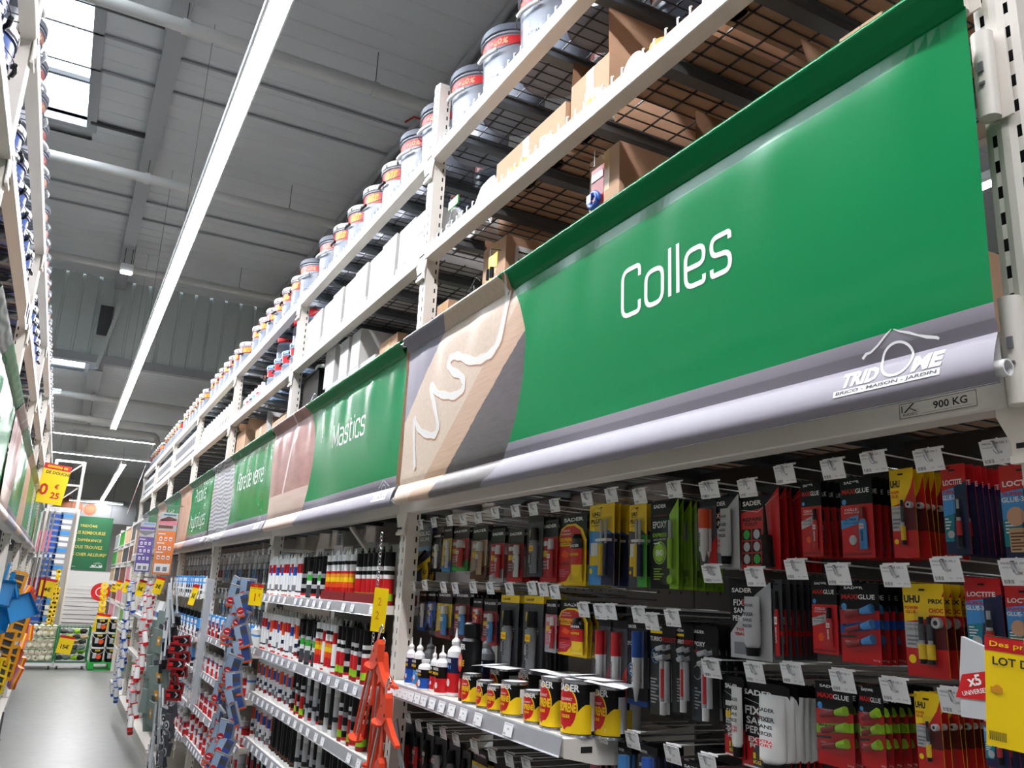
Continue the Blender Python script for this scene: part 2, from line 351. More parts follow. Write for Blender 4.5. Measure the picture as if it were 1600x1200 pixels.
led((-.95, 20.55, CZ+3.0), 2.75, 'x', 'led_strip_light', 'thin LED strip light crossing the far aisle, the higher of two')
led((-1.2, 23.3, CZ+2.92), 3.1, 'x', 'led_strip_light', 'bright LED strip light crossing the far aisle, the lower of two')
led((-2.2, 16.9, CZ+3.2), 1.75, 'x', 'led_strip_light', 'short LED strip light beneath the small far skylight')
led((.0, 30.8, CZ+2.35), 1.6, 'x', 'led_strip_light', 'LED strip light along the top edge of the far printed panel', .06, rods=False, em='led_side')
for x, nm in ((4.7, 'next aisle to the right'), (8.2, 'second aisle to the right'), (-3.9, 'next aisle to the left'), (-7.2, 'second aisle to the left')): led((x, -3, CZ+2.60), 34 if x > 0 else 30, 'y', 'led_strip_light', 'white LED strip light over the '+nm, em='led_side')
el = thing('emergency_light', 'small lit emergency spot under the roof beam before the ribbed step wall', 'light', (.22, 13.2, CZ+4.45))
MB().m('white').box(-.09, .09, -.09, .09, 0, .12).build('housing', el); MB().m('led_small').box(-.07, .07, -.1, -.02, -.03, 0).build('lens', el)
MB().m('dark_steel').cyl((-.05, 0, .12), (-.05, 0, .4), .005).cyl((.05, 0, .12), (.05, 0, .4), .005).build('hanger', el)
sp_ = thing('sprinkler_head', 'small round detector below the nearest roof pipe with red cable', 'sprinkler', (2.55, 7.0, CZ+4.45))
MB().m('white').lathe((0,0,0), [(.05,0),(.07,.02),(.07,.07),(.03,.09)], 12).build('head', sp_); MB().m('red').tube([(0,0,.09),(-.12,.05,.12),(-.2,.08,.05)], .01).build('cable', sp_)
cb = thing('cable_tray', 'grey cable duct fixed below the roof beam on the ribbed step wall', 'duct', (.1, 15.1, CZ+4.0))
MB().m('dark_steel').box(-.14, .06, 0, .1, -.05, .45).build('junction_box', cb); MB().m('wall_clad').bar((.15, 0, .5), (-.05, 0, -.65), .09, .06).build('conduit', cb)
# ---------------------------------------------------------------- pallet racks
PY = [.702, 3.33, 5.77, 8.23, 10.70, 13.17, 15.64, 18.10]      # centre of each upright along the aisle
PH = .036                                                     # half width of an upright
XR, XLF, DEP = 1.25, -.39, 1.10
LV = [CZ+.313, CZ+1.445, CZ+1.940]                            # undersides of the beams C, B, A
BH = [.10, .058, .060]
def grid_plate(b, us, vs_, holes, P):                        # plate with real openings: P(u, v) -> point
    n = len(us); b.add([P(u, v) for v in vs_ for u in us], [(j*n+i, j*n+i+1, (j+1)*n+i+1, (j+1)*n+i) for j in range(len(vs_)-1) for i in range(n-1) if (i, j) not in holes])
def post_mesh(z0, z1):
    b = MB().m('rack_white'); D = .062
    pitch = .0459; zs = [z0]; holes = set(); holes2 = set(); z = z0+.02; j = 1
    while z+.03 < z1:
        zs += [z, z+.021]; holes |= {(1, j), (5, j)}; holes2.add((3, j)); j += 2; z += pitch
    zs.append(z1)
    w = PH
    # front skin: chamfered edges, two slot columns and a raised ridge between them
    us = [-w, -w+.012, -w+.020, -.006, .006, w-.020, w-.012, w]
    off = {-.006: 0, .006: 0}
    def Pf(u, v): return (u, -.004 if abs(u) < .0061 else (.004 if abs(u) > w-.001 else 0), v)
    us = [-w, -w+.012, -w+.0195, -.006, .006, w-.0195, w-.012, w]
    grid_plate(b, us, zs, holes, Pf)
    for s in (-1, 1):                                          # side skins with round-ish holes
        grid_plate(b, [.004, .02, .040, .046, .053, D], zs, holes2, lambda u, v, s=s: (s*w, u, v))
    b.m('dark_slot').box(-w+.002, w-.002, .014, .018, z0, z1); b.m('rack_white')
    for s in (-1, 1): b.box(s*w-.0015 if s > 0 else -w-.0015+.003, s*w+.0015 if s > 0 else -w+.0015+.003, D-.003, D, z0, z1)
    b.m('dark_slot').box(-w+.003, -w+.006, .02, D-.005, z0, z1).box(w-.006, w-.003, .02, D-.005, z0, z1)
    return b.mesh('post')
FR = [post_mesh(.0, CZ+2.36), post_mesh(.0, CZ+2.02)]
foot_me = MB().m('rack_white').box(-.055, .055, -.01, .09, 0, .012).mesh('foot')
rear_me = MB().m('rack_white').box(-PH, PH, 0, .05, 0, CZ+2.02).mesh('rear_post')
def brace_mesh(a, b_): return MB().m('rack_white').bar((0, *a), (0, *b_), .03, .03, (1, 0, 0)).mesh('brace')
BR = []
z = .15; s = 0
while z < CZ+1.6:
    BR.append(brace_mesh((.06, z), (DEP, z)))
    nz = min(z+.95, CZ+1.98); BR.append(brace_mesh((.06, z) if s else (DEP, z), (DEP, nz) if s else (.06, nz))); s = 1-s; z += .95
WHERE = ['at the near end beside the open tube of the Colles banner', 'between the Colles and Mastics banners', 'at the joint of the Mastics and Fibre de verre banners', 'at the joint of the Fibre de verre and Produits banners',
         'just behind the orange poster', 'behind the purple poster', 'second from the far end of the row', 'at the far end of the row']
WL = ['nearest to the viewer', 'second from the viewer', 'third from the viewer', 'fourth from the viewer', 'fifth from the viewer', 'sixth from the viewer', 'seventh from the viewer', 'farthest from the viewer']
def upright(x, y, rz, label):
    t = thing('rack_upright', label, 'rack upright', (x, y, 0), rz)
    inst(FR[0 if y < 4 else 1], 'front_post', t); inst(foot_me, 'foot_plate', t)
    r = inst(rear_me, 'rear_post', t, (0, DEP-.02, 0))
    for me in BR: inst(me, 'brace', t)
    return t
for k, y in enumerate(PY):
    upright(XR, y, RR, 'white right rack upright '+WHERE[k]); upright(XLF, y, RL, 'white slotted left rack upright, '+WL[k])
# beams
def conn_mesh(h, flip):
    b = MB().m('rack_white'); s = -1 if flip else 1           # flange plate lapping the upright, tapered below the beam
    pts = [(0, h+.02), (s*.078, h+.02), (s*.078, -.012), (s*.058, -.055), (s*.058, -.085), (0, -.085)]
    b.prism(pts, -.009, -.004); b.box(min(0, s*.058), max(0, s*.058), -.016, -.004, -.088, -.076)
    b.m('dark_slot').box(min(s*.012, s*.046), max(s*.012, s*.046), -.0175, -.0155, -.066, -.058).box(min(s*.012, s*.046), max(s*.012, s*.046), -.0105, -.0088, h*.5, h*.5+.006)
    b.m('rack_white').prism([(s*.0, h+.02), (s*-.006, h+.02), (s*-.006, -.085), (s*.0, -.085)], -.009, .05)
    return b.mesh('connector')
CONN = {(h, f): conn_mesh(h, f) for h in set(BH) for f in (0, 1)}
def beam(xf, y0, y1, z, h, rz, label, front=True, text=None):
    # local frame: x along the beam as seen from the aisle, origin at its viewer-left end
    L = y1-y0; t = thing('rack_beam', label, 'rack beam', (xf, y1 if rz == RR else y0, z), rz)
    b = MB().m('rack_white'); g = .004
    prof = [(-.012, 0), (.042, 0), (.042, h-.012), (.030, h-.012), (.030, h), (-.012, h), (-.012, h-.003), (-.0105, h-.006), (-.012, h-.009), (-.012, 0)]
    pr = [(-.012, .003), (-.009, 0), (.042, 0), (.042, h-.014), (.022, h-.014), (.022, h), (-.009, h), (-.012, h-.003), (-.012, h-.009), (-.010, h-.011), (-.012, h-.013)]
    n = len(pr); b.add([(q, p, r) for q in (0, L) for p, r in pr], [(i, (i+1) % n, n+(i+1) % n, n+i) for i in range(n)]+[list(range(n)), list(range(2*n-1, n-1, -1))])
    b.m('galvanised').box(0, L, -.0124, -.0118, h-.0125, h-.0095); b.build('beam_profile', t)
    inst(CONN[(h, 0)], 'connector', t, (-PH-.018-.004, 0, 0)); inst(CONN[(h, 1)], 'connector', t, (L+PH+.022, 0, 0))
    return t
LN = ['shelf beam just above the products', 'middle storage beam', 'top storage beam']
BAYR = ['behind the Colles banner bay', 'over the Mastics bay', 'over the Fibre de verre bay', 'over the Produits bay', 'over the fifth bay', 'over the sixth bay', 'over the farthest bay']
BAYL = ['nearest bay', 'second bay', 'third bay', 'fourth bay', 'fifth bay', 'sixth bay', 'farthest bay']
DECKS = {}
def deck_parts(L):
    key = round(L, 3)
    if key in DECKS: return DECKS[key]
    w = MB().m('wire'); pr = MB().m('wire_white'); n = int(L/.052)
    for i in range(n+1):
        x = .01+i*(L-.02)/n; w.bar((x, .0, 0), (x, DEP-.02, 0), .0038); pr.bar((x, .0, 0), (x, .0, .036), .0042).bar((x, .0, .036), (x, .006, .040), .004)
    for j in range(11): w.bar((0, .02+j*.105, .004), (L, .02+j*.105, .004), .0045)
    pr.bar((0, .0, .009), (L, .0, .009), .004)
    ch = MB().m('galvanised'); c = .022
    ch.box(-c, c, .03, DEP-.03, -.034, -.002).box(-c-.012, -c, .03, DEP-.03, -.006, -.002).box(c, c+.012, .03, DEP-.03, -.006, -.002)
    DECKS[key] = (w.mesh('wire_mesh'), ch.mesh('channel'), pr.mesh('wire_prongs')); return DECKS[key]
def deck(xf, y0, y1, z, rz, label):
    L = y1-y0; wm, cm, pm_ = deck_parts(L); t = thing('wire_deck', label, 'wire shelf', (xf, y1 if rz == RR else y0, z), rz)
    inst(wm, 'wire_mesh', t, kind='stuff'); inst(pm_, 'wire_prongs', t, kind='stuff'); n = 7
    for i in range(n): inst(cm, 'support_channel', t, (L*(i+.5)/n, 0, 0))
    return t
for k in range(7):
    y0, y1 = PY[k]+PH+.004, PY[k+1]-PH-.004
    for l in range(3):
        beam(XR, y0, y1, LV[l], BH[l], RR, 'white %s %s' % (LN[l], BAYR[k]))
        beam(XLF, y0, y1, LV[l], BH[l], RL, 'white left-rack %s of the %s' % (LN[l].replace(' just above the products', ''), BAYL[k]))
        rb = MB().m('rack_white').box(0, y1-y0, 0, .04, 0, BH[l]).build('rear_beam', None, (XR+DEP-.02, y1, LV[l]), RR, label='white rear %s %s' % (LN[l].replace(' just above the products', ''), BAYR[k]), cat='rack beam')
        MB().m('rack_white').box(0, y1-y0, 0, .04, 0, BH[l]).build('rear_beam', None, (XLF-DEP+.02, y0, LV[l]), RL, label='white rear %s of the left rack, %s' % (LN[l].replace(' just above the products', ''), BAYL[k]), cat='rack beam')
        deck(XR-.004, y0, y1, LV[l]+BH[l]-.006, RR, 'wire mesh deck on the %s %s' % (LN[l].replace('just ', ''), BAYR[k]))
        deck(XLF+.004, y0, y1, LV[l]+BH[l]-.006, RL, 'wire mesh deck on the left %s, %s' % (LN[l].replace('just ', ''), BAYL[k]))
DZ = [LV[i]+BH[i] for i in range(3)]                          # tops of the decks
# capacity plate on the first beam
cp = MB(); cp.m('rack_white').box(-.07, .07, -.0006, 0, -.013, .013); cp.m('ink')
for a in ((-.07,-.013,.07,-.0122), (-.07,.0122,.07,.013), (-.07,-.013,-.0692,.013), (.0692,-.013,.07,.013)): cp.rect(*a, -.0009)
cp.text('900 KG', .024, .001, .013, -.0009, .06, .02); cp.text('RASEC', -.049, -.007, .0045, -.0009, .028, 0); cp.rect(-.03, -.009, .064, -.0086, -.0009)
cp.add([(-.062,-.0009,-.003),(-.058,-.0009,-.003),(-.040,-.0009,.011),(-.044,-.0009,.011)], [(0,1,2,3)]); cp.add([(-.040,-.0009,-.003),(-.036,-.0009,-.003),(-.050,-.0009,.004),(-.052,-.0009,.004)], [(0,1,2,3)]); cp.rect(-.066,-.003,-.064,.009,-.0009)
# ---------------------------------------------------------------- banners
H = .70
ARC = [(0, .775), (.012, .79), (.038, .865), (.124, .947), (.201, .989), (.316, 1.019), (.459, 1.023), (.579, .971), (.655, .905), (.70, .855)]
def arc(z, A=ARC, f=1):
    for (z0, s0), (z1, s1) in zip(A, A[1:]):
        if z <= z1:
            q = max(0, (z-z0)/(z1-z0)); return (s0+(s1-s0)*q)*f
    return A[-1][1]*f
def ysurf(s, z, L, seed, amp=1):                              # distance of the cloth in front (-) of its plane
    y = 0
    if z > H-.062:
        q = (z-(H-.062))/.062; y -= .036*min(1, q*1.2)*(1 if q < .83 else 1-.25*(q-.83)/.17)
    elif z < .078:
        q = (.078-z)/.078; y -= .021*math.sin(min(1, q*1.08)*pi/2)*(1 if q < .72 else 1-.75*((q-.72)/.28)**2)
    else:
        e = (H-.062-z)/(H-.14); a = math.exp(-e*5)
        y += amp*(.0035*sin(s*23+seed)*a+.0016*sin(s*41+seed*2)*a+.0035*sin(s*4.2+seed+z*2.2)+.0012*sin(s*9+z*6+seed))*min(1, e*7)*min(1, (1-e)*10)
    y += .0004*sin(s*97+seed)*(1 if z < .078 or z > H-.062 else 0)*amp
    return y
def roundp(pts, r, closed=False, n=5):
    out = []; N = len(pts)
    for i, p in enumerate(pts):
        if not closed and i in (0, N-1): out.append(p); continue
        a = Vector(pts[i-1]); c = Vector(pts[(i+1) % N]); p = Vector(p); d0 = (a-p); d1 = (c-p); rr = min(r, d0.length*.48, d1.length*.48)
        q0 = p+d0.normalized()*rr; q1 = p+d1.normalized()*rr
        for k in range(n+1):
            t = k/n; out.append(tuple(q0*(1-t)**2+p*2*t*(1-t)+q1*t*t))
    return out
def ribbon(b, pts, w, M2, closed=False, step=None):           # flat band along a 2-d path, mapped by M2
    P = [Vector(p) for p in pts]
    if step:
        Q = []
        for i in range(len(P) if closed else len(P)-1):
            a, c = P[i], P[(i+1) % len(P)]; n = max(1, int((c-a).length/step)); Q += [a+(c-a)*j/n for j in range(n)]
        if not closed: Q.append(P[-1])
        P = Q
    N = len(P); vs = []
    for i, p in enumerate(P):
        d = (P[(i+1) % N] if closed or i < N-1 else p)-(P[i-1] if closed or i > 0 else p)
        if d.length < 1e-9: d = Vector((1, 0))
        d.normalize(); n = Vector((-d.y, d.x))*((w[i] if isinstance(w, list) else w)/2); vs += [M2(*(p+n)), M2(*(p-n))]
    b.add(vs, [(2*i, 2*i+1, 2*((i+1) % N)+1, 2*((i+1) % N)) for i in range(N if closed else N-1)])
w_ = .62
GL = {'C': (w_, [[(w_,.76),(w_,1),(0,1),(0,0),(w_,0),(w_,.24)]]), 'o': (.56, [[(0,0),(.56,0),(.56,.72),(0,.72),'c']]), 'l': (.04, [[(.02,0),(.02,1)]]),
 'e': (.54, [[(0,.37),(.54,.37),(.54,.72),(0,.72),(0,0),(.54,0),(.54,.14)]]), 's': (.5, [[(.5,.58),(.5,.72),(0,.72),(0,.38),(.5,.34),(.5,0),(0,0),(0,.14)]]),
 'M': (.78, [[(0,0),(0,1)],[(0,1),(.39,.12),(.78,1)],[(.78,1),(.78,0)]]), 'a': (.52, [[(0,.72),(.52,.72),(.52,0)],[(.52,.41),(0,.41),(0,0),(.52,0)]]),
 't': (.34, [[(.1,.95),(.1,0),(.34,0)],[(0,.7),(.32,.7)]]), 'i': (.04, [[(.02,0),(.02,.72)],[(.02,.88),(.02,1)]]), 'c': (.5, [[(.5,.54),(.5,.72),(0,.72),(0,0),(.5,0),(.5,.18)]]),
 'F': (.54, [[(0,0),(0,1),(.54,1)],[(0,.5),(.48,.5)]]), 'b': (.54, [[(0,1),(0,0),(.54,0),(.54,.72),(0,.72)]]), 'r': (.3, [[(0,0),(0,.72),(.3,.72)]]), 'd': (.54, [[(.54,1),(.54,0),(0,0),(0,.72),(.54,.72)]]),
 'v': (.5, [[(0,.72),(.25,0),(.5,.72)]]), 'P': (.58, [[(0,0),(0,1),(.58,1),(.58,.46),(0,.46)]]), 'u': (.54, [[(0,.72),(0,0),(.54,0)],[(.54,.72),(.54,0)]]), 'h': (.54, [[(0,1),(0,0)],[(0,.72),(.54,.72),(.54,0)]]),
 'y': (.54, [[(0,.72),(0,0),(.54,0)],[(.54,.72),(.54,-.26),(0,-.26)]]), 'f': (.34, [[(.1,0),(.1,1),(.34,1)],[(0,.7),(.32,.7)]]), 'g': (.54, [[(.54,0),(0,0),(0,.72),(.54,.72),(.54,-.26),(0,-.26)]]), ' ': (.2, [])}
def glyphs(b, txt, s0, z0, cap, M2, width=None, lw=.10, gap=.22):
    tot = sum(GL[c][0]+gap for c in txt)-gap; sx = (width/tot) if width else cap; x = s0
    for c in txt:
        gw, st = GL[c]
        for p in st:
            cl = p[-1] == 'c'; q = [(x+a*sx, z0+h*cap) for a, h in (p[:-1] if cl else p)]
            if c not in 'Mv': q = roundp(q, cap*.22, cl)
            ribbon(b, q, cap*lw, M2, cl, .03)
        x += (gw+gap)*sx
def logo(b, s0, zb, W, M2, bar=True):                         # roofed circle between TRID and ME over a light bar
    q = W/.21; P = lambda a, h: (s0+a*q, zb+h*q)
    ribbon(b, [P(.052,.047), P(.060,.054), P(.070,.055), P(.084,.063), P(.104,.078), P(.114,.084)], [.005*q,.0055*q,.004*q,.004*q,.003*q,.001*q], M2)
    ribbon(b, [P(.118,.083), P(.130,.076), P(.145,.070), P(.160,.062), P(.176,.055), P(.192,.050), P(.196,.047)], [.0015*q,.003*q,.0045*q,.003*q,.0055*q,.005*q,.004*q], M2)
    ribbon(b, [P(.120+.029*cos(2*pi*i/32), .031+.029*sin(2*pi*i/32)) for i in range(32)], .0045*q, M2, True)
    for t, x0, x1 in (('TRID', .010, .092), ('ME', .150, .208)):
        vs, fs, asp = text_mesh(t, .05, 0); hh = .027*q
        b.add([M2(s0+((x0+x1)/2+a*(x1-x0)*.92)*q+c*hh*.18, zb+hh*.5+c*hh) for a, c in vs], fs)
    if bar: ribbon(b, [P(.0, -.0095), P(.203, -.0095)], .0115*q, M2, step=.02)
def logo_text(b, s0, zb, W, M2):
    q = W/.21; vs, fs, asp = text_mesh('BRICO - MAISON - JARDIN', .02, 0); b.add([M2(s0+(.1015+a*.192)*q+c*.0015*q, zb+(-.0095+c*.0078)*q) for a, c in vs], fs)
def banner(xp, yl, L, rz, photo, title, label, seed, zl=CZ+.33, mir=False, lines=None, amp=1, fine=70):
    t = thing('hanging_banner', label, 'banner', (xp, yl, zl), rz)
    zs = [0, .004, .010, .018, .028, .040, .052, .065, .078, .0785, .10, .124, .16]+[.16+i*.04 for i in range(1, 12)]+[H-.0625, H-.062, H-.048, H-.034, H-.022, H-.012, H-.005, H]
    zs = sorted(set(round(z, 4) for z in zs)); nA = int(fine*.4); nB = fine-nA; b = MB(); vs = []; uvs = []
    for z in zs:
        a = arc(z)
        for i in range(fine+1):
            s = a*i/nA if i <= nA else a+(L-a)*(i-nA)/nB
            vs.append((s if not mir else L-s, ysurf(s, z, L, seed, amp)+(.004 if abs(z-.0785) < .0004 or abs(z-(H-.0625)) < .0004 else 0), z)); uvs.append((s, z))
    n = fine+1
    for nm, sel in ((photo, lambda i, z: i < nA), ('green_banner', lambda i, z: i >= nA and z >= .1239), ('silver', lambda i, z: i >= nA and z < .1239)):
        b.m(nm); b.add([], [])
        for j in range(len(zs)-1):
            for i in range(fine):
                if sel(i, zs[j]): b.f.append([j*n+i, j*n+i+1, (j+1)*n+i+1, (j+1)*n+i]); b.fm.append(b.cur); b.sm.append(zs[j] != .0785 and zs[j+1] != round(H-.0625, 4))
    b.v = vs; b.uv = uvs; b.build('cloth', t)
    bk = MB().m('banner_white')                                # back of the lower and upper sleeves
    bk.add([(s, y, z) for s in (0.002, L-.002) for y, z in ((-.010, 0), (.006, .012), (.004, .07))], [(0, 1, 4, 3), (1, 2, 5, 4)])
    bk.m('green_banner').add([(s, y, z) for s in (0.002, L-.002) for y, z in ((-.022, H-.001), (.004, H-.03), (.003, H-.06))], [(0, 1, 4, 3), (1, 2, 5, 4)]); bk.build('sleeve_back', t)
    for z, y, r in ((.022, .0005, .0130), (H-.018, -.010, .011)):
        p = MB().m('white'); k = 16; x0, x1 = -.012, L+.010
        for rr in (r, r*.82): p.add([(x, y+rr*cos(2*pi*i/k), z+rr*sin(2*pi*i/k)) for x in (x0, x1) for i in range(k)], [(i, (i+1) % k, k+(i+1) % k, k+i) for i in range(k)], True)
        for x in (x0, x1): p.add([(x, y+rr*cos(2*pi*i/k), z+rr*sin(2*pi*i/k)) for rr in (r, r*.82) for i in range(k)], [(i, (i+1) % k, k+(i+1) % k, k+i) for i in range(k)])
        p.build('tube', t)
    def M2(s, z, o=.0009): return (s if not mir else L-s, ysurf(s, z, L, seed, amp)-o, z)
    if title:
        g = MB().m('banner_white')
        for txt, s0, z0, cap, wd in title: glyphs(g, txt, s0, z0, cap, M2, wd)
        g.build('title_lettering', t)
    return t, M2
t, M2 = banner(1.163, PY[1]-.15, 2.482, RR, 'photo_wood', [('Colles', 1.532, .365, .122, .395)], 'large Colles banner with photo of glue bead on wood, nearest the viewer', 1.0, fine=110)
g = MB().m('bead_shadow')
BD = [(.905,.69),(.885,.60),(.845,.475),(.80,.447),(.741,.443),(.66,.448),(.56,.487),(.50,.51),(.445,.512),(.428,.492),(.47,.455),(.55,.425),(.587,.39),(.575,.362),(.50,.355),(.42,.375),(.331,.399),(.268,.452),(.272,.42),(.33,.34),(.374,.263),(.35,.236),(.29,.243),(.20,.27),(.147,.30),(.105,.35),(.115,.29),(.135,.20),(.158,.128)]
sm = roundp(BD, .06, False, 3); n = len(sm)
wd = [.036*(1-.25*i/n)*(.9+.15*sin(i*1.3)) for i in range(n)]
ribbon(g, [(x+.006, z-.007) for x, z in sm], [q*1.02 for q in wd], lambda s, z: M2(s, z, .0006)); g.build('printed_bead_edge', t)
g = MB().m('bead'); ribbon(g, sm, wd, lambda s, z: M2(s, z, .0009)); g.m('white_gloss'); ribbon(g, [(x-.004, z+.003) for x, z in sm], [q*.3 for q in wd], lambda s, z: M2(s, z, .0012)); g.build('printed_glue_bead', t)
g = MB().m('paper'); logo(g, 2.194, .0435, .21, M2); g.m('dark_grey'); logo_text(g, 2.194, .0435, .21, lambda s, z: M2(s, z, .0014)); g.build('roof_logo', t, label='light grey TRIDOME roof logo')
inst(cp.mesh('plate'), 'capacity_plate', None, (XR-.0122, at(1463, 630, 1.237)[0], at(1463, 633, 1.237)[1]), RR, label='small white 900 KG load plate on the beam under the Colles banner', cat='label')
def blogo(t, M2, s=2.30): g = MB().m('white'); logo(g, s-.09, .045, .19, M2); g.build('roof_logo', t, label='white TRIDOME roof logo')
t, M2 = banner(1.163, PY[2]-.13, 2.42, RR, 'photo_mastic', [('Mastics', 1.42, .37, .118, .53)], 'green Mastics banner with reddish photo of tooling a joint', 2.3, amp=1.5, fine=120); blogo(t, M2, 2.26)
t, M2 = banner(1.163, PY[3]-.13, 2.43, RR, 'photo_fibre', [('Fibre de verre', 1.26, .37, .13, .88)], 'green Fibre de verre banner with grey woven fabric photo', 4.1, amp=1.5, fine=90); blogo(t, M2, 2.2)
t, M2 = banner(1.163, PY[4]-.13, 2.43, RR, 'photo_hand', [('Produits', 1.25, .46, .13, .75), ('hydrofuges', 1.15, .20, .13, 1.0)], 'green Produits hydrofuges banner with brick-coloured photo', .7, amp=1.6); blogo(t, M2, 2.2)
t, M2 = banner(1.163, PY[5]-.13, 2.43, RR, 'photo_hand', [('Produits', 1.35, .42, .11, .60)], 'green banner with pale lettering behind the purple and orange posters', 3.7, amp=1.6)
t, M2 = banner(1.163, PY[6]-.13, 2.43, RR, 'photo_fibre', None, 'plain green banner farthest down the right rack', 5.1, amp=1.6)
for k in range(0, 6):
    t, M2 = banner(-.372, PY[k]+.1, 2.40, RL, ['photo_hand', 'photo_fibre', 'photo_mastic'][k % 3], None, 'green banner on the left rack, '+['cut by the left edge of the photo', 'second along the row', 'third along the row', 'fourth along the row', 'fifth along the row', 'last along the row'][k], 2+k*1.7, amp=1.8, mir=False, fine=50)
    g = MB().m('silver_light'); logo(g, 2.0, .045, .19, M2); g.build('roof_logo', t)
# banner clamps on the near upright
for nm, z0, z1, lb in (('upper', 1.02-.03, 1.02+.20, ''), ('low', .33-.06, .33+.16, '')):
    pass
def clamp(z0, z1, label, y=PY[0]+.010):
    t = thing('banner_bracket', label, 'bracket', (XR-.006, y, z0), RR)
    b = MB().m('rack_white'); b.cyl((0, -.018, 0), (0, -.018, z1-z0), .017, n=14).box(-.004, .030, -.004, 0, 0, z1-z0); b.build('bracket_sleeve', t)
    MB().m('grey').box(-.001, .008, -.0375, -.0345, (z1-z0)*.5, (z1-z0)*.5+.018).box(-.001, .008, -.0375, -.0345, (z1-z0)*.35, (z1-z0)*.35+.005).build('catch', t)
    return t
clamp(at(1535, 205, 1.25)[1], at(1535, 70, 1.25)[1], 'white banner bracket on the near upright beside the top of the Colles banner')
clamp(at(1588, 640, 1.25)[1], at(1568, 478, 1.25)[1], 'white banner bracket on the near upright beside the open tube')
clamp(at(1520, 25, 1.25)[1], at(1520, -80, 1.25)[1], 'white beam end bracket at the top of the near upright', PY[0]+.045)
# ---------------------------------------------------------------- storage goods
BN = ['Colles', 'Mastics', 'Fibre de verre', 'Produits', 'fifth', 'sixth', 'farthest']
def pail_proto(name, r, h, body, band, lid, txt, txt2, sub, kind):
    t = thing(name, 'proto', 'pail', (0, 0, -50)); n = 24; rb = r*.88
    b = MB().m(body); b.lathe((0,0,0), [(rb*.97, .004), (rb, 0), (r*.985, h*.86), (r*1.04, h*.865), (r*1.04, h*.88), (r, h*.885), (r, h*.93)], n); b.build('pail_body', t)
    def band_(z0, z1, a0, a1, mat, o=.0012):
        q = MB().m(mat); k = 14; vs = []
        for i in range(k+1):
            a = a0+(a1-a0)*i/k
            for z in (z0, z1): rr = rb+(r*.985-rb)*z/(h*.86)+o; vs.append((rr*sin(a), -rr*cos(a), z))
        q.add(vs, [(2*i, 2*i+2, 2*i+3, 2*i+1) for i in range(k)], True); return q
    zb = h*.73 if kind == 'plus' else h*.66; hb = h*.115 if kind == 'plus' else h*.19
    q = band_(zb, zb+hb, -1.45, 1.45, band); rr = r*.965 if kind == 'plus' else r*.975
    q.m('yellow' if kind != 'plus' else 'tan')
    if txt: q.text(txt, -.055*r/.145 if kind == 'plus' else .07*r/.145, zb+hb*.5, hb*.72, 0, r*.62, .03, .1, (0, 0, rr+.003))
    if txt2: q.text(txt2, .068*r/.145, zb+hb*.5, hb*.72, 0, r*.625, .03, .1, (0, 0, rr+.003))
    q.build('printed_band', t)
    q = band_(h*.12, h*.60, -.2, 1.2, 'label_grey', .0010); rr = r*.93
    q.m('navy'); q.text(sub, r*.35, h*.36, h*.035, 0, r*.7, .01, 0, (0, 0, rr+.003)); 
    for i in range(5): q.m('ink_grey').text('=', r*.4, h*(.52-.02*i), h*.008, 0, r*.6, 0, 0, (0, 0, rr+.005))
    q.m('dark_red').text('O', -r*.45, h*.50, h*.09, 0, h*.09, .06, 0, (0, 0, rr+.004)); q.m('navy').text('I', r*.8, h*.36, h*.06, 0, h*.08, .1, 0, (0, 0, rr+.003)); q.build('printed_label', t)
    l = MB().m(lid).lathe((0,0,0), [(r*1.045, h*.905), (r*1.06, h*.91), (r*1.06, h*.985), (r*1.03, h), (r*.95, h), (r*.93, h*.975), (0, h*.975)], n); l = l.build('lid', t)
    if kind != 'plus':
        c = MB().m('black')
        for i in range(12): a = 2*pi*(i+.5)/12; c.X = Matrix.Rotation(a, 4, 'Z'); c.box(r*1.055, r*1.068, -.005, .005, h*.90, h*.955)
        c.build('lid_clips', l)
    hd = MB().m('wire'); pts = [(r*1.07*cos(a), -r*1.09*sin(a), h*.80-h*.17*sin(a)) for a in [pi*i/12 for i in range(13)]]; hd.tube(pts, .0022, 5); hd = hd.build('handle', t)
    MB().m('white' if kind == 'plus' else 'black').tube([tuple(Vector(p)*1.01) for p in pts[4:8]] if kind == 'plus' else pts[5:8], .009, 8).build('grip', hd)
    return t
P_PLUS = pail_proto('paint_pail', .150, .375, 'pail_grey', 'red', 'lid_grey', 'GRATUIT', '+20%', 'ULTRAMAX', 'plus')
P_WHITE = pail_proto('paint_pail', .140, .345, 'pail_white', 'red', 'lid_white', 'GRATUIT', '', 'resina', 'atu')
P_BLUE = pail_proto('paint_pail', .140, .33, 'navy', 'pail_blue', 'lid_white', '', '', 'facade', 'blue')
P_DARK = pail_proto('paint_pail', .140, .345, 'pail_grey', 'dark_red', 'lid_grey', 'GRATUIT', '', 'mat', 'plus')
P_PALE = pail_proto('paint_pail', .120, .30, 'pale_blue', 'red', 'pale_blue', '', '', 'prima', 'blue')
KID = {}
bpy.context.view_layer.update()
PROTOS = []
def proto_tree(p):
    PROTOS.append(p); return (p, [(c, [(g, []) for g in c.children]) for c in p.children])
def place(tree, loc, rz, label, group=None, cat=None, rot=None, jit=0):
    def cp(nd, par):
        c = nd[0].copy(); COL.objects.link(c)
        if par: c.parent = par
        for k in nd[1]: cp(k, c)
        return c
    c = cp(tree, None); c.location = loc; c.rotation_euler = rot if rot else (0, 0, rz+random.uniform(-jit, jit)); c['label'] = label
    if group: c['group'] = group
    if cat: c['category'] = cat
    return c
T = {k: proto_tree(v) for k, v in dict(plus=P_PLUS, white=P_WHITE, blue=P_BLUE, dark=P_DARK, pale=P_PALE).items()}
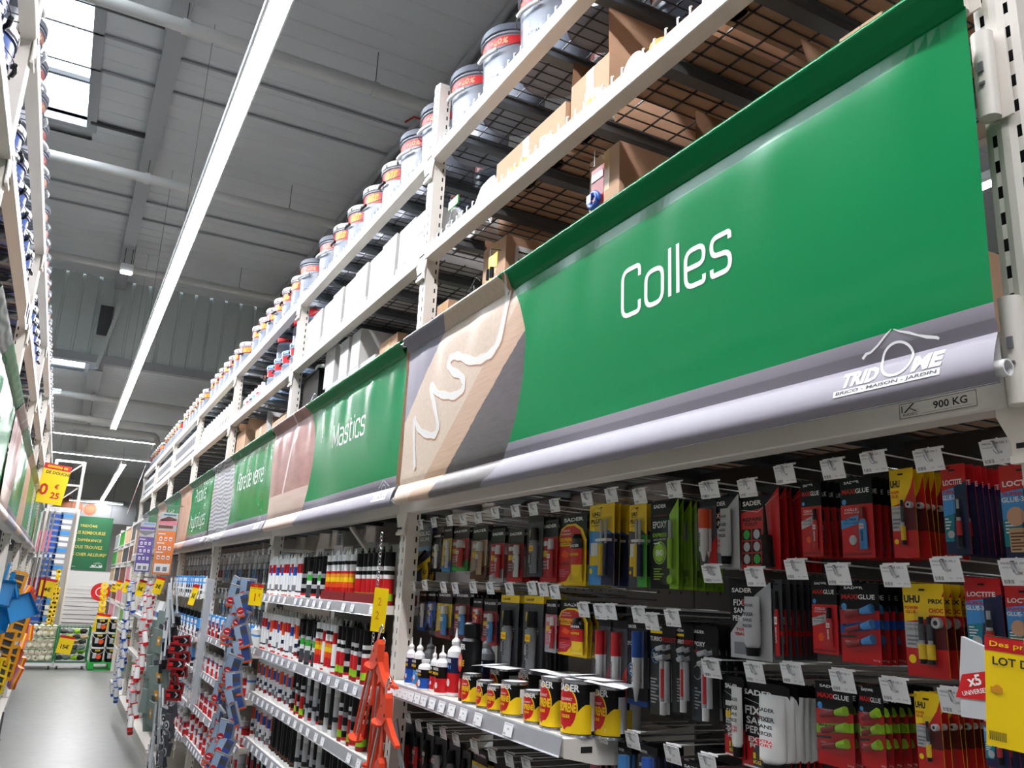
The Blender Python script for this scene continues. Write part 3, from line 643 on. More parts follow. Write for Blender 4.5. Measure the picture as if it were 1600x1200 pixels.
DESC = dict(plus='grey paint pail with red band', white='white paint pail with red and yellow band', blue='dark blue paint pail with white lid', dark='grey-lidded paint pail with dark red band', pale='pale blue plastic pail with red label')
ys0 = [3.21, 2.875, 2.53, 2.18, 1.83, 1.48]
ys1 = [3.56, 3.86, 4.18, 4.52, 4.83, 5.15, 5.47]; ty1 = ['plus', 'plus', 'white', 'white', 'white', 'white', 'plus']
RB = XR+.03+.16
for i, y in enumerate(ys0): place(T['plus'], (RB, y, DZ[2]), RR+.1, 'grey paint pail with red +20%% band, %s from the left in the Colles bay' % o_(i), 'pails on the top storage level', jit=.06)
for i, (y, k) in enumerate(zip(ys1, ty1)): place(T[k], (RB-.01, y, DZ[2]), RR+.1, '%s, %s of Mastics bay top shelf' % (DESC[k], o_(i)), 'pails on the top storage level', jit=.06)
for k in range(2, 7):
    y = PY[k]+.20; i = 0
    while y < PY[k+1]-.17:
        q = 'plus' if (k == 2 and i in (0,)) else 'white'
        place(T[q], (RB-.02, y, DZ[2]), RR+.1, '%s, %s of %s bay top shelf' % (DESC[q], o_(i), BN[k]), 'pails on the top storage level', jit=.3); i += 1; y += .305
for k in range(0, 4):                                          # second row, seen from below through the mesh
    for i in range(5 if k else 4):
        y = PY[k]+.5+i*.42 if k else 1.3+i*.45
        place(T['plus'], (RB+.42, y, DZ[2]), RR, 'paint pail, rear row of %s bay top shelf, %s along' % (BN[k], o_(i)), 'pails in the rear row')
for p in (P_PLUS, P_WHITE, P_BLUE, P_DARK, P_PALE): pass
# cartons -------------------------------------------------------
def carton(x0, x1, y0, y1, z0, z1, label, mat='cardboard', flaps=(), tape=True, rz=None, prints=None, side=1, label_card=None, far=None):
    """closed or open carton; front towards the aisle"""
    w, d, h = y1-y0, x1-x0, z1-z0
    t = thing('carton', label, 'box', (x0, y1, z0) if side > 0 else (x1, y0, z0), RR if side > 0 else RL); th = .004
    b = MB().m(mat); b.box(0, w, 0, th, 0, h).box(0, w, d-th, d, 0, h).box(0, th, th, d-th, 0, h).box(w-th, w, th, d-th, 0, h).box(th, w-th, th, d-th, 0, th)
    if not flaps: b.box(0, w/2-.001, 0, d, h, h+th).box(w/2+.001, w, 0, d, h, h+th)
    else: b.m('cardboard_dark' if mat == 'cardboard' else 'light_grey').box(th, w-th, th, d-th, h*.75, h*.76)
    b.build('carton_body', t)
    for f in flaps:                                            # (side, length, lean)
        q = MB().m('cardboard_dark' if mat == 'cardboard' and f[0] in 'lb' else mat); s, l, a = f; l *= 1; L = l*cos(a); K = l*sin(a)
        if s == 'f': q.add([(0,0,h),(w,0,h),(w*.97,-K,h+L),(w*.03,-K,h+L)], [(0,1,2,3)]); q.add([(0,th,h),(w,th,h),(w*.97,th-K,h+L),(w*.03,th-K,h+L)], [(3,2,1,0)])
        if s == 'b': q.add([(0,d,h),(w,d,h),(w*.97,d+K,h+L),(w*.03,d+K,h+L)], [(3,2,1,0)]); q.add([(0,d-th,h),(w,d-th,h),(w*.97,d-th+K,h+L),(w*.03,d-th+K,h+L)], [(0,1,2,3)])
        if s == 'l': q.add([(0,0,h),(0,d,h),(-K,d*.97,h+L),(-K,d*.03,h+L)], [(0,1,2,3)]); q.add([(th,0,h),(th,d,h),(th-K,d*.97,h+L),(th-K,d*.03,h+L)], [(3,2,1,0)])
        if s == 'r': q.add([(w,0,h),(w,d,h),(w+K,d*.97,h+L),(w+K,d*.03,h+L)], [(3,2,1,0)]); q.add([(w-th,0,h),(w-th,d,h),(w-th+K,d*.97,h+L),(w-th+K,d*.03,h+L)], [(0,1,2,3)])
        q.build('flap', t)
    if tape and mat == 'cardboard':
        q = MB().m('tape').box(w*.42, w*.42+.045, -.0008, 0, h*.62, h); q.build('tape_strip', t)
    if prints:
        q = MB().m('ink_grey')
        for (tx, a, c, hh, mt) in prints: q.m(mt); q.text(tx, w*a, h*c, h*hh, -.0008, None, .0)
        q.build('printed_mark', t)
    if label_card:
        q = MB().m('paper').box(w, w+.0008, d*.12, d*.5, h*.25, h*.9); q.m('ink')
        for i in range(5): q.box(w+.0009, w+.0012, d*.16, d*(.3+.03*(i % 3)), h*(.82-.09*i), h*(.84-.09*i))
        for i in range(6): q.box(w+.0009, w+.0012, d*(.36+.02*i), d*(.368+.02*i), h*.3, h*.42)
        q.build('paper_label', t)
    return t
ZB, ZC_ = DZ[1], DZ[0]
carton(1.33, 1.75, 2.245, 2.78, ZB, ZB+.20, 'long brown carton with taped end, left of the open carton on the middle shelf')
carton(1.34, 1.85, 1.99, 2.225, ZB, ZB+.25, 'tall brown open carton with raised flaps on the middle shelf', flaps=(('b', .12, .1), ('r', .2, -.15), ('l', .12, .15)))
carton(1.34, 1.8, 1.50, 1.84, ZB, ZB+.12, 'low brown carton right of the open carton on the middle shelf')
carton(1.34, 1.8, 1.10, 1.45, ZB, ZB+.10, 'low brown carton above the word Colles on the middle shelf')
carton(1.36, 1.8, .78, 1.06, ZB, ZB+.12, 'low brown carton at the right end of the middle shelf')
carton(1.82, 2.25, .85, 1.35, ZB, ZB+.2, 'wide brown carton at the back right of the middle shelf')
carton(1.88, 2.28, 1.4, 2.0, ZB, ZB+.2, 'wide brown carton in the back row behind the open carton')
carton(1.78, 2.2, 2.1, 2.9, ZB, ZB+.16, 'flat brown carton at the back behind the long carton')
carton(1.45, 1.8, 2.81, 2.98, ZB, ZB+.10, 'small brown carton beside the white bag on the middle shelf', flaps=(('f', .08, .4),))
def roll(loc, r, w, mat, label, core='box_white', lie=False, txt=None, group=None):
    t = thing('tape_roll', label, 'tape roll', loc, RR, group); b = MB().m(mat); n = 20
    b.lathe((0,0,0), [(r*.62, 0), (r, 0), (r, w), (r*.62, w), (r*.62, 0)], n); b.build('tape_winding', t)
    c = MB().m(core).lathe((0,0,0), [(r*.56, .002), (r*.61, .002), (r*.61, w-.002), (r*.56, w-.002), (r*.56, .002)], n).build('core', t)
    if txt: MB().m(txt).lathe((0,0,0), [(r+.0006, w*.3), (r+.0006, w*.65)], n).build('printed_wrapper', t)
    return t
roll((1.325, 2.325, ZB), .045, .085, 'white', 'white tape roll with red print standing before the long carton', txt='pink')
roll((1.325, 2.02, ZB), .05, .095, 'white', 'white tape roll with yellow print standing before the open carton', txt='yellow')
for i, y in enumerate((2.52, 2.45, 1.66, 1.40, 1.18, .95)):
    roll((1.315, y, ZB), .05, .05, 'amber', 'amber tape roll at the front of the middle shelf, %s from left' % o_(i), group='amber tape rolls')
bx = thing('small_carton', 'small white printed box at the front edge by the open carton', 'box', (1.30, 2.17, ZB), RR)
MB().m('box_white').box(0, .10, 0, .06, 0, .06).build('box_body', bx); MB().m('ink').text('Agrafes', .05, .03, .018, -.0008, .07).build('printed_mark', bx)
# coil of clear hose at the right
t = thing('film_roll', 'white spool of film leaning on the beam right of the open carton', 'roll', (1.30, 1.80, ZB+.055), RR)
MB().m('white').cyl((0, 0, 0), (0, .05, 0), .055, n=24).build('spool', t); MB().m('ink').text('Super 3', 0, 0, .02, -.001, .07).build('printed_mark', t)
# crumpled white bag
def crumple(name, loc, sx, sy, sz, mat, label, cat='bag', rz=RR, seed=3):
    rnd = random.Random(seed); b = MB().m(mat); n, mth = 14, 7; vs = []
    for j in range(mth+1):
        ph = -pi/2+pi*j/mth
        for i in range(n):
            q = 1+rnd.uniform(-.22, .22); vs.append((sx*cos(ph)*cos(2*pi*i/n)*q, sy*cos(ph)*sin(2*pi*i/n)*q, sz*(sin(ph)*q+1)*.5))
    b.add(vs, [(j*n+i, j*n+(i+1) % n, (j+1)*n+(i+1) % n, (j+1)*n+i) for j in range(mth) for i in range(n)])
    return b.build(name, None, loc, rz, label=label, cat=cat)
crumple('plastic_bag', (1.355, 2.86, ZB), .15, .045, .17, 'white', 'crumpled white plastic bag of goods near the upright on the middle shelf')
t = thing('cable_coil', 'clear coil with green tag hanging on the mesh right of the upright', 'coil', (1.30, 3.12, ZB+.07), RR)
MB().m('bag_film').tube([(.06*cos(2*pi*i/20), .006*sin(i), .06*sin(2*pi*i/20)) for i in range(20)], .012, 8, True).build('coil', t); MB().m('green').box(-.05, .05, -.012, -.006, .075, .115).build('tag_card', t)
carton(1.36, 1.8, 3.03, 3.26, ZB, ZB+.11, 'pale carton beside the upright between the Colles and Mastics banners, middle shelf', mat='box_white')
# level C, sticking up behind the Colles banner
def carton_px(xf, a, b_, depth, zbot, label, **k):
    (y1, z1), (y0, z2) = at(*a, xf), at(*b_, xf)
    for p in PY:
        if y0 < p+.06 and y1 > p-.06:
            if (y0+y1)/2 > p: y0 = p+.06; y1 = max(y1, y0+.12)
            else: y1 = p-.06; y0 = min(y0, y1-.12)
    return carton(xf, xf+depth, y0, y1, zbot, (z1+z2)/2, label, **k)
Z4 = lambda x, y: (700+x*.3834, y*.3834)
carton_px(1.35, Z4(580, 665), Z4(700, 580), .5, ZC_+.62, 'brown carton behind the hanging blue tape roll above the Colles banner', )
carton(1.36, 1.84, 1.92, 2.13, ZC_, ZC_+.615, 'lower brown carton of a stack hidden behind the Colles banner')
carton_px(1.35, Z4(148, 1010), Z4(238, 970), .35, ZC_+.60, 'brown carton with white paper side label above the glue bead photo', label_card=1, flaps=(('l', .06, .3),))
carton(1.36, 1.68, 2.71, 2.90, ZC_, ZC_+.595, 'lower brown carton under the one with the paper label')
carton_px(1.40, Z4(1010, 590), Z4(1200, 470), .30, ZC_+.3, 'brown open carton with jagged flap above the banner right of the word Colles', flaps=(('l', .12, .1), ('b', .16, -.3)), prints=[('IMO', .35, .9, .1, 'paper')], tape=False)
carton_px(1.35, (1312, 72), (1377, 12), .25, ZC_+.3, 'plain brown carton edge above the right part of the Colles banner', tape=False)
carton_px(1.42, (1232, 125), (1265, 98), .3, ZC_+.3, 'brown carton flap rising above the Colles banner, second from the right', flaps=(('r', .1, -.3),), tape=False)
carton_px(1.30, (683, 484), (701, 465), .30, ZC_+.3, 'small brown carton just right of the upright above the photo of the glue bead')
carton(1.5, 2.2, 1.0, 1.9, ZC_, ZC_+.35, 'wide brown carton added deep behind the Colles banner to block light')  # unseen carton added to stop light leaking over the back panel
def hang_pack(px, w, h, label, cols, ringc='blue'):
    y, z = at(*px, 1.215); t = thing('hanging_pack', label, 'blister pack', (1.215, y, z), RR)
    MB().m(cols[0]).prism([(-w/2, -h), (w/2, -h), (w/2, 0), (-w/2, 0)], 0, .001).build('backing_card', t)
    b = MB().m(ringc); b.tube([(w*.33*cos(2*pi*i/24), -.012, -h*.68+w*.33*sin(2*pi*i/24)) for i in range(24)], w*.13, 8, True); b.build('tape_ring', t)
    MB().m(cols[1]).box(-w*.45, w*.45, -.002, -.001, -h*.25, -h*.1).build('printed_strip', t); MB().m('paper').box(-w*.2, w*.1, -.028, -.026, -h*.76, -h*.60).build('price_sticker', t)
    MB().m('wire').tube([(0, .02, .05), (0, -.01, .05), (0, -.012, .0), (0, -.03, -.01)], .002, 5).build('wire_hook', t)
    return t
hang_pack((934, 262), .066, .16, 'hanging blister pack with a blue tape roll above the Colles banner', ('dark_red', 'light_grey'))
y, z = at(770, 408, 1.21); t = thing('hanging_pack', 'hanging yellow-topped clear packs above the glue bead photo', 'blister pack', (1.21, y, z), RR)
MB().m('yellow').prism([(-.035, -.03), (.035, -.03), (.035, .025), (-.035, .025)], 0, .002).build('backing_card', t)
for x in (-.015, .012): MB().m('black').cyl((x, -.008, -.03), (x, -.008, -.075), .008).m('yellow').cyl((x, -.008, -.075), (x, -.008, -.13), .008).build('glue_tube', t)
MB().m('wire').tube([(0, .03, .05), (0, -.01, .045), (0, -.012, .02)], .002, 5).build('wire_hook', t)
y, z = at(735, 462, 1.21); t = thing('wire_holder', 'small empty wire holder above the glue bead photo', 'wire holder', (1.21, y, z), RR)
MB().m('wire').tube([(-.04, 0, -.05), (-.04, 0, .03), (.03, 0, .03), (.03, 0, -.05)], .002, 5).tube([(.0, 0, .03), (.02, .01, .07), (.04, .02, .05)], .002, 5).build('wire_frame', t)
# Mastics bay: row of white cartons on the middle shelf
for i in range(10):
    y = 3.387+i*.2345; h = .30 if 0 < i else .27
    carton(1.290+.012*(i % 2), 1.70, y, y+.219, ZB, ZB+h, 'bright white carton, %s from the near upright in the Mastics bay middle shelf' % o_(i), mat='box_white', prints=[('Silicone', .4, .62, .09, 'ink_grey'), ('x12', .7, .3, .08, 'ink_grey')], flaps=(('b', .12, .0),) if i == 8 else ())
def carton_stack(k, items):
    pass
Z3 = lambda x, y: (440+x*.2834, 300+y*.2834)
zT = at(*Z3(245, 1078), 1.30)[1]
carton_px(1.30, Z3(250, 870), Z3(300, 855), .4, zT, 'tall white carton beside the black bin above the Mastics banner', mat='box_white', prints=[('Mono', .5, .8, .06, 'ink_grey')])
carton_px(1.30, Z3(330, 830), Z3(375, 808), .4, zT, 'tall white carton above the Mastics banner, second from the black bin', mat='box_white', prints=[('Mono', .5, .8, .06, 'ink_grey')])
carton_px(1.30, Z3(392, 790), Z3(440, 757), .4, zT, 'tall white carton above the Mastics banner, nearest to the banner joint', mat='box_white', prints=[('Mono', .5, .8, .06, 'ink_grey')])
for i, (a, b_) in enumerate([((240, 1090), (300, 1050)), ((300, 1050), (360, 1010)), ((365, 1010), (425, 970)), ((430, 985), (515, 930))]):
    ya, yb = at(*Z3(*b_), 1.30)[0], at(*Z3(*a), 1.30)[0]; carton(1.30, 1.68, ya+.004, yb, ZC_, zT-.006, 'low white carton under the tall ones behind the Mastics banner, %s from left' % o_(i), mat='box_white')
carton_px(1.36, Z3(545, 830), Z3(640, 790), .4, ZC_, 'brown carton peeking over the right end of the Mastics banner')
y1, z1 = at(*Z3(95, 1060), 1.32); y0, _ = at(*Z3(205, 1015), 1.32)
y1 = min(y1, PY[2]-.07)
t = thing('black_bin', 'black plastic bin full of white parts above the Mastics banner', 'bin', (1.32, y1, ZC_+.28), RR); w = y1-y0; h = z1-(ZC_+.28)
b = MB().m('black').add([(.02,.02,0),(w-.02,.02,0),(w-.02,.33,0),(.02,.33,0),(0,0,h),(w,0,h),(w,.35,h),(0,.35,h)], [(0,3,2,1),(0,1,5,4),(1,2,6,5),(2,3,7,6),(3,0,4,7)]); b.box(-.01, w+.01, -.01, .36, h-.012, h); b.build('bin_body', t)
MB().m('white').bar((w*.05, -.012, h*.45), (w*.98, -.012, h*.75), .008).build('strap', t)
carton(1.33, 1.72, y0-.02, y1+.02, ZC_, ZC_+.28, 'white carton carrying the black plastic bin', mat='box_white')
for i in range(7): crumple('white_part', (1.36+.05*(i % 2)+.02*i, y0+.05+w*i/9, ZC_+.28+h-.03), .05, .05, .07, 'white', 'white plastic part in the black bin, %s from right' % o_(i), rz=i, seed=i, cat='part')['group'] = 'white parts in the black bin'
# Fibre bay: pale blue pails and small goods, then cartons behind the banner
for i in range(5):
    y = 7.9-i*.26 if i < 2 else 6.95-(i-2)*.29
    place(T['pale'], (1.44, 5.98+.27*i, ZB), RR, 'pale blue plastic pail with red label, %s in the Fibre de verre bay' % o_(i), 'pale blue pails', 'pail')
for i in range(4): place(T['pale'], (1.44, 5.98+.27*i, ZB+.235), RR, 'pale blue pail stacked on top, %s in the Fibre de verre bay' % o_(i), 'pale blue pails', 'pail') if i in (0, 1, 3) else None
for i, (m_, c_) in enumerate([('white', 'red'), ('white', 'sky'), ('white', 'navy'), ('light_grey', 'red'), ('white', 'grey')]):
    t = thing('chemical_can', 'small %s and %s can, far half of the Fibre middle shelf' % (m_.replace('_', ' '), c_), 'can', (1.36, 7.38+i*.15, ZB), RR)
    MB().m(m_).lathe((0,0,0), [(.055, 0), (.055, .17), (.03, .2), (.02, .2), (.02, .23), (0, .23)], 14).build('can_body', t); MB().m(c_).lathe((0,0,0), [(.056, .05), (.056, .13)], 14).build('label_band', t)
carton_px(1.34, (425, 665), (447, 648), .4, ZC_+.3, 'open brown carton over the joint of the Fibre de verre and Mastics banners', flaps=(('l', .1, .6), ('f', .1, -.6)), tape=False)
carton_px(1.34, (400, 672), (418, 660), .35, ZC_+.1, 'brown carton over the right part of the Fibre de verre banner')
carton_px(1.32, (360, 690), (385, 668), .35, ZC_+.1, 'large pale brown open carton above the Fibre de verre banner', flaps=(('l', .14, .2), ('r', .1, .3)), tape=False)
carton_px(1.32, (392, 690), (415, 676), .35, ZC_+.05, 'white open carton with upright flap above the Fibre de verre banner', mat='box_white', flaps=(('r', .2, -.35),))
# Produits bay: pale bottles in a row; beyond, white-capped bottles in two tiers
jar = thing('white_jug', 'proto', 'jug', (0, 0, -50))
MB().m('cream').lathe((0,0,0), [(.062, 0), (.065, .01), (.065, .20), (.04, .25), (.025, .255)], 12, .7).build('jug_body', jar); MB().m('white').lathe((0,0,0), [(.028, .255), (.028, .285), (0, .285)], 10).build('cap', jar); MB().m('light_grey').box(-.045, .045, -.048, -.046, .05, .16).build('label_patch', jar)
jar = proto_tree(jar)
cap = thing('round_tub', 'proto', 'tub', (0, 0, -50)); MB().m('grey').lathe((0,0,0), [(.05, 0), (.058, .11)], 12).build('tub_body', cap); MB().m('white').lathe((0,0,0), [(.062, .105), (.064, .15), (.05, .165), (0, .168)], 12).build('lid', cap); cap = proto_tree(cap)
for i in range(14): place(jar, (1.33, 8.36+i*.162, ZB), RR, 'cream jug standing in the row of jugs, %s in the Produits bay' % o_(i), 'cream jugs of the Produits bay')
for i in range(14): place(jar, (1.47, 8.36+i*.162, ZB), RR, 'cream jug in the second row of the Produits bay, %s from the near end' % o_(i), 'cream jugs of the Produits bay')
for k in (4, 5, 6):
    for i in range(15):
        for j in range(2):
            for r_ in range(2): place(cap, (1.33+.13*r_, PY[k]+.12+i*.155, ZB+j*.172), RR, 'white-lidded tub, %s in %s tier, %s bay, %s row' % (o_(i), ['lower', 'upper'][j], BN[k], ['front', 'rear'][r_]), 'white-lidded tubs')
    for i in range(15): place(cap, (1.29, PY[k]+.12+i*.155, ZC_+.50), RR, 'white-lidded tub on the low storage shelf of the %s bay, %s along' % (BN[k], o_(i)), 'tubs on the low storage shelf')
    for i in range(4): carton(1.27, 1.6, PY[k]+.1+i*.6, PY[k]+.66+i*.6, ZC_, ZC_+.5, 'brown carton under the tubs in the %s bay, %s along' % (BN[k], o_(i)))
for i in range(4): carton(1.27, 1.6, PY[3]+.1+i*.6, PY[3]+.6+i*.6, ZC_, ZC_+.48+.05*(i % 2), 'brown carton behind the Produits banner, %s along' % o_(i))
for i in range(5): crumple('white_packet', (1.30, PY[3]+.25+i*.38, ZC_+.50+.05*(i % 2)), .12, .05, .16, 'white', 'white packet on cartons behind the Produits banner, %s from right' % o_(i), seed=i+40, cat='packet')['group'] = 'white packets behind the Produits banner'
# ---------------- left rack stock
LB = XLF-.015-.15
for k in range(0, 6):
    y = PY[k]+.2; i = 0
    while y < PY[k+1]-.16:
        place(T['dark'], (LB, y, DZ[2]), RL, 'grey-lidded paint pail, top left shelf, %s of the %s' % (o_(i), BAYL[k]), 'pails on the top left shelf', jit=.4)
        if k < 3: place(T['blue'], (LB, y, DZ[1]), RL, 'dark blue white-lidded pail on the left rack, %s of the %s' % (o_(i), BAYL[k]), 'dark blue pails on the left rack', jit=.4)
        i += 1; y += .315
for k in range(1, 6):
    for i in range(5):
        y = PY[k]+.12+i*.46; h = [.45, .30, .5, .36, .42][(i+k) % 5]
        carton(XLF-.45, XLF-.06, y, y+.40, DZ[0], DZ[0]+h, 'brown carton low on the left rack, %s of the %s' % (o_(i), BAYL[k]), side=-1)
        if k >= 3: carton(XLF-.45, XLF-.06, y, y+.42, DZ[1], DZ[1]+h*.8, 'brown carton on the middle left shelf, %s of the %s' % (o_(i), BAYL[k]), side=-1, mat='cardboard' if i % 2 else 'box_white')
y, z = at(40, 485, -.37); t = thing('price_sheet', 'pair of white price sheets with bars hanging on the left rack', 'sheet', (-.36, y, z), RL)
for dx, a in ((-.05, .1), (.09, -.25)):
    b = MB().m('paper'); b.X = Matrix.Translation((dx, 0, 0)) @ Matrix.Rotation(a, 4, 'Y'); b.box(-.07, .07, -.002, 0, -.08, .06); b.m('ink')
    for i in range(5): b.box(-.045+.018*i, -.040+.018*i, -.003, -.002, -.05, .03)
    b.build('sheet', t)
# ---------------------------------------------------------------- display bay under the Colles banner
Z2 = lambda x, y: (620+x*.3832, 740+y*.3832)
Z1 = lambda x, y: (1100+x*.4333, 680+y*.4333)
XB = 1.70                                                    # face of the back panels
t = thing('back_panel', 'beige perforated back panel behind the hanging glue packs', 'panel', (XB, PY[1]-.04, .25), RR); w = PY[1]-PY[0]-.08
for i in range(2):
    b = MB().m('pegboard_shaded').box(i*w/2+.004, (i+1)*w/2-.004, 0, .012, 0, CZ+.14); b.m('dark_slot')  # beige board, its shade behind the packs put into a darker colour
    for j in range(19):
        for q in range(22): x = i*w/2+.06+q*(w/2-.12)/21; z = .08+j*.108; b.box(x-.004, x+.004, -.0006, 0, z-.004, z+.004)
    b.build('perforated_sheet', t)
for z, y0, y1, nm in ((.245, 1.68, 3.26, 'top left row'), (.245, .76, 1.66, 'top right row'), (.045, .76, 1.52, 'middle right row'), (-.15, .76, 1.52, 'lower right row'), (-.005, 1.56, 3.26, 'middle left row'), (-.365, .9, 2.05, 'under-shelf row'), (-.50, 2.0, 3.26, 'bottom left row')):
    t = thing('hook_rail', 'black rail carrying the hooks of the '+nm, 'rail', (XB-.03, y1, CZ+z-.03), RR)
    MB().m('black').box(0, y1-y0, 0, .03, -.014, .014).build('rail_bar', t); MB().m('black_soft').box(0, y1-y0, -.004, 0, -.010, .010).build('rail_lip', t)
# hook with its price tag: modelled once, tag faces the aisle
def hook_proto(L):
    t = thing('display_hook', 'proto', 'hook', (0, 0, -50))
    MB().m('chrome').tube([(0, L, 0), (0, .03, 0), (0, .008, .002), (0, -.006, .010), (0, -.012, .024)], .0032, 6).build('rod', t)
    MB().m('wire_white').tube([(.0, L, .022), (0, .02, .026), (0, 0, .030)], .0016, 5).m('white').box(-.026, .028, .0012, .0026, .026, .030).build('tag_arm', t)
    b = MB().m('paper').box(-.026, .028, -.0006, .0006, -.012, .027); y = -.0009
    b.m('ink').text('MAXIGLUE GEL 2', 0, .0222, .0034, y, .042, 0); b.text('4,50€', .004, .0065, .0050, y, .012, 0)
    b.m('ink_grey'); b.text('SADER REF 30', -.010, .0158, .0020, y, .024, 0)
    b.m('ink')
    for i, ww in enumerate((3, 1, 2, 1, 3, 2, 1, 2, 3, 1)): b.rect(-.022+i*.0016, -.009, -.022+i*.0016+ww*.00032, -.003, y)
    b.m('ink_grey').text('0,25', .006, -.006, .0025, y, .006, 0).text('19/18', .020, -.006, .0025, y, .009, 0)
    o = b.build('price_tag', t, rz=0); o.rotation_euler = (R(14), 0, R(0)); return t
HOOK = proto_tree(hook_proto(.37)); HOOK_S = proto_tree(hook_proto(.30))
# ---- printed cards described in unit coordinates
def card_mesh(w, h, ops, notch=None, base='black'):
    b = MB().m(base); c = min(w, h)*.05
    out = notch or [(0, 0), (1, 0), (1, 1), (0, 1)]
    pts = [((u-.5)*w, (v-1)*h) for u, v in out]; b.prism(pts, 0, .0009); y = -.0002; n = 0
    for op in ops:
        n += 1; yy = y-n*.00012; k = op[0]
        b.m(op[-1])
        if k == 'r': b.rect((op[1]-.5)*w, (op[2]-1)*h, (op[3]-.5)*w, (op[4]-1)*h, yy)
        elif k == 'p': b.flat([((u-.5)*w, (v-1)*h) for u, v in op[1]], yy)
        elif k == 't': b.text(op[1], (op[2]-.5)*w, (op[3]-1)*h, op[4]*h, yy, op[5]*w if op[5] else None, op[6] if len(op) > 7 else .025)
        elif k == 'c': b.disc((op[1]-.5)*w, (op[2]-1)*h, op[3]*w, yy, 20)
    b.m('dark_slot').rect(-.006, -.012, .006, -.009, y-.003)
    return b.mesh('printed_card')
def lines(u0, u1, v0, v1, n, mat): return [('r', u0, v0+(v1-v0)*i/n, u0+(u1-u0)*(.6+.4*((i*7) % 3)/2), v0+(v1-v0)*(i+.45)/n, mat) for i in range(n)]
def tube_m(x, z0, z1, r, cap, body, tip=True, sq=.42):         # small squeeze tube with cap at the top
    b = MB(); y = -r*sq-.001; hh = z1-z0
    b.m(cap).cyl((x, y, z0+hh*.72), (x, y, z1), r*.62, r*.5 if tip else r*.62, 10)
    b.m(body); n = 12; vs = []
    for z, a, q in ((z0, 1.05, .12), (z0+hh*.15, 1, .55), (z0+hh*.62, 1, 1), (z0+hh*.72, .55, .8)): vs += [(x+a*r*cos(2*pi*i/n), y+q*r*sq*sin(2*pi*i/n), z) for i in range(n)]
    b.add(vs, [(j*n+i, j*n+(i+1) % n, (j+1)*n+(i+1) % n, (j+1)*n+i) for j in range(3) for i in range(n)], True)
    yy = y-r*sq-.0006; b.m('yellow' if body in ('grey', 'dark_grey') else 'white').rect(x-r*.6, z0+hh*.48, x+r*.6, z0+hh*.60, yy); b.m('ink' if body in ('grey', 'white', 'sky', 'tan', 'light_grey') else 'white').text('SADER', x, z0+hh*.32, r*.55, yy, hh*.26, .03, rot=pi/2); b.m('red').text('COLLE', x, z0+hh*.54, hh*.05, yy-.0003, r*1.0, .03); return b
def cyl_m(x, z0, z1, r, spec):                                # stack of cylinders (fraction, radius factor, mat)
    b = MB(); y = -r-.001; hh = z1-z0; a = 0
    for f, q, m_ in spec: b.m(m_).cyl((x, y, z0+hh*a), (x, y, z0+hh*f), r*q, n=10); a = f
    return b
def blister(x0, x1, z0, z1, d):
    b = MB().m('blister'); e = min(.004, (x1-x0)*.2); F = [(x0+e, -d, z0+e), (x1-e, -d, z0+e), (x1-e, -d, z1-e), (x0+e, -d, z1-e)]; K = [(x0, -.0012, z0), (x1, -.0012, z0), (x1, -.0012, z1), (x0, -.0012, z1)]
    b.add(F+K, [(0,1,2,3), (0,4,5,1), (1,5,6,2), (2,6,7,3), (3,7,4,0)]); return b
# each design: base colour, print, solids(w, h) -> [(part name, MB)]
SD = lambda u=.5, v=.93, w=.8, hh=.05: [('t', 'SADER', u, v, hh, w, .03, 'white')]
def D_loctite(v=0):
    ops = [('r', 0, 0, 1, 1, 'navy'), ('p', [(0,.70),(1,.80),(1,1),(0,1)], 'red'), ('t', 'LOCTITE', .45, .80, .062, .78, .03, 'white'), ('p', [(0,.42),(.5,.45),(.5,.74),(0,.71)], 'sky'), ('p', [(.0,.14),(.35,.14),(.45,.45),(.0,.42)], 'teal'),
           ('t', 'SUPER', .27, .69, .04, .46, .03, 'red'), ('t', 'GLUE-3', .26, .63, .055, .5, .03, 'white'), ('c', .25, .22, .14, 'light_grey')] + lines(.05, .3, .28, .42, 4, 'white')
    if v: ops = [o for o in ops if o[0] != 'c']+[('c', .30, .45, .2, 'skin_print'), ('r', .12, .08, .6, .33, 'tan')]+lines(.15, .5, .10, .3, 6, 'brown')
    return 'red', ops, lambda w, h: [('glue_tube', cyl_m(w*.18, -h*.93, -h*.40, w*.10, [(.25, .9, 'black'), (.55, 1, 'red'), (.62, .8, 'light_grey'), (.8, .7, 'black'), (1, .5, 'light_grey')])), ('blister', blister(w*.02, w*.42, -h*.97, -h*.30, w*.26))], None
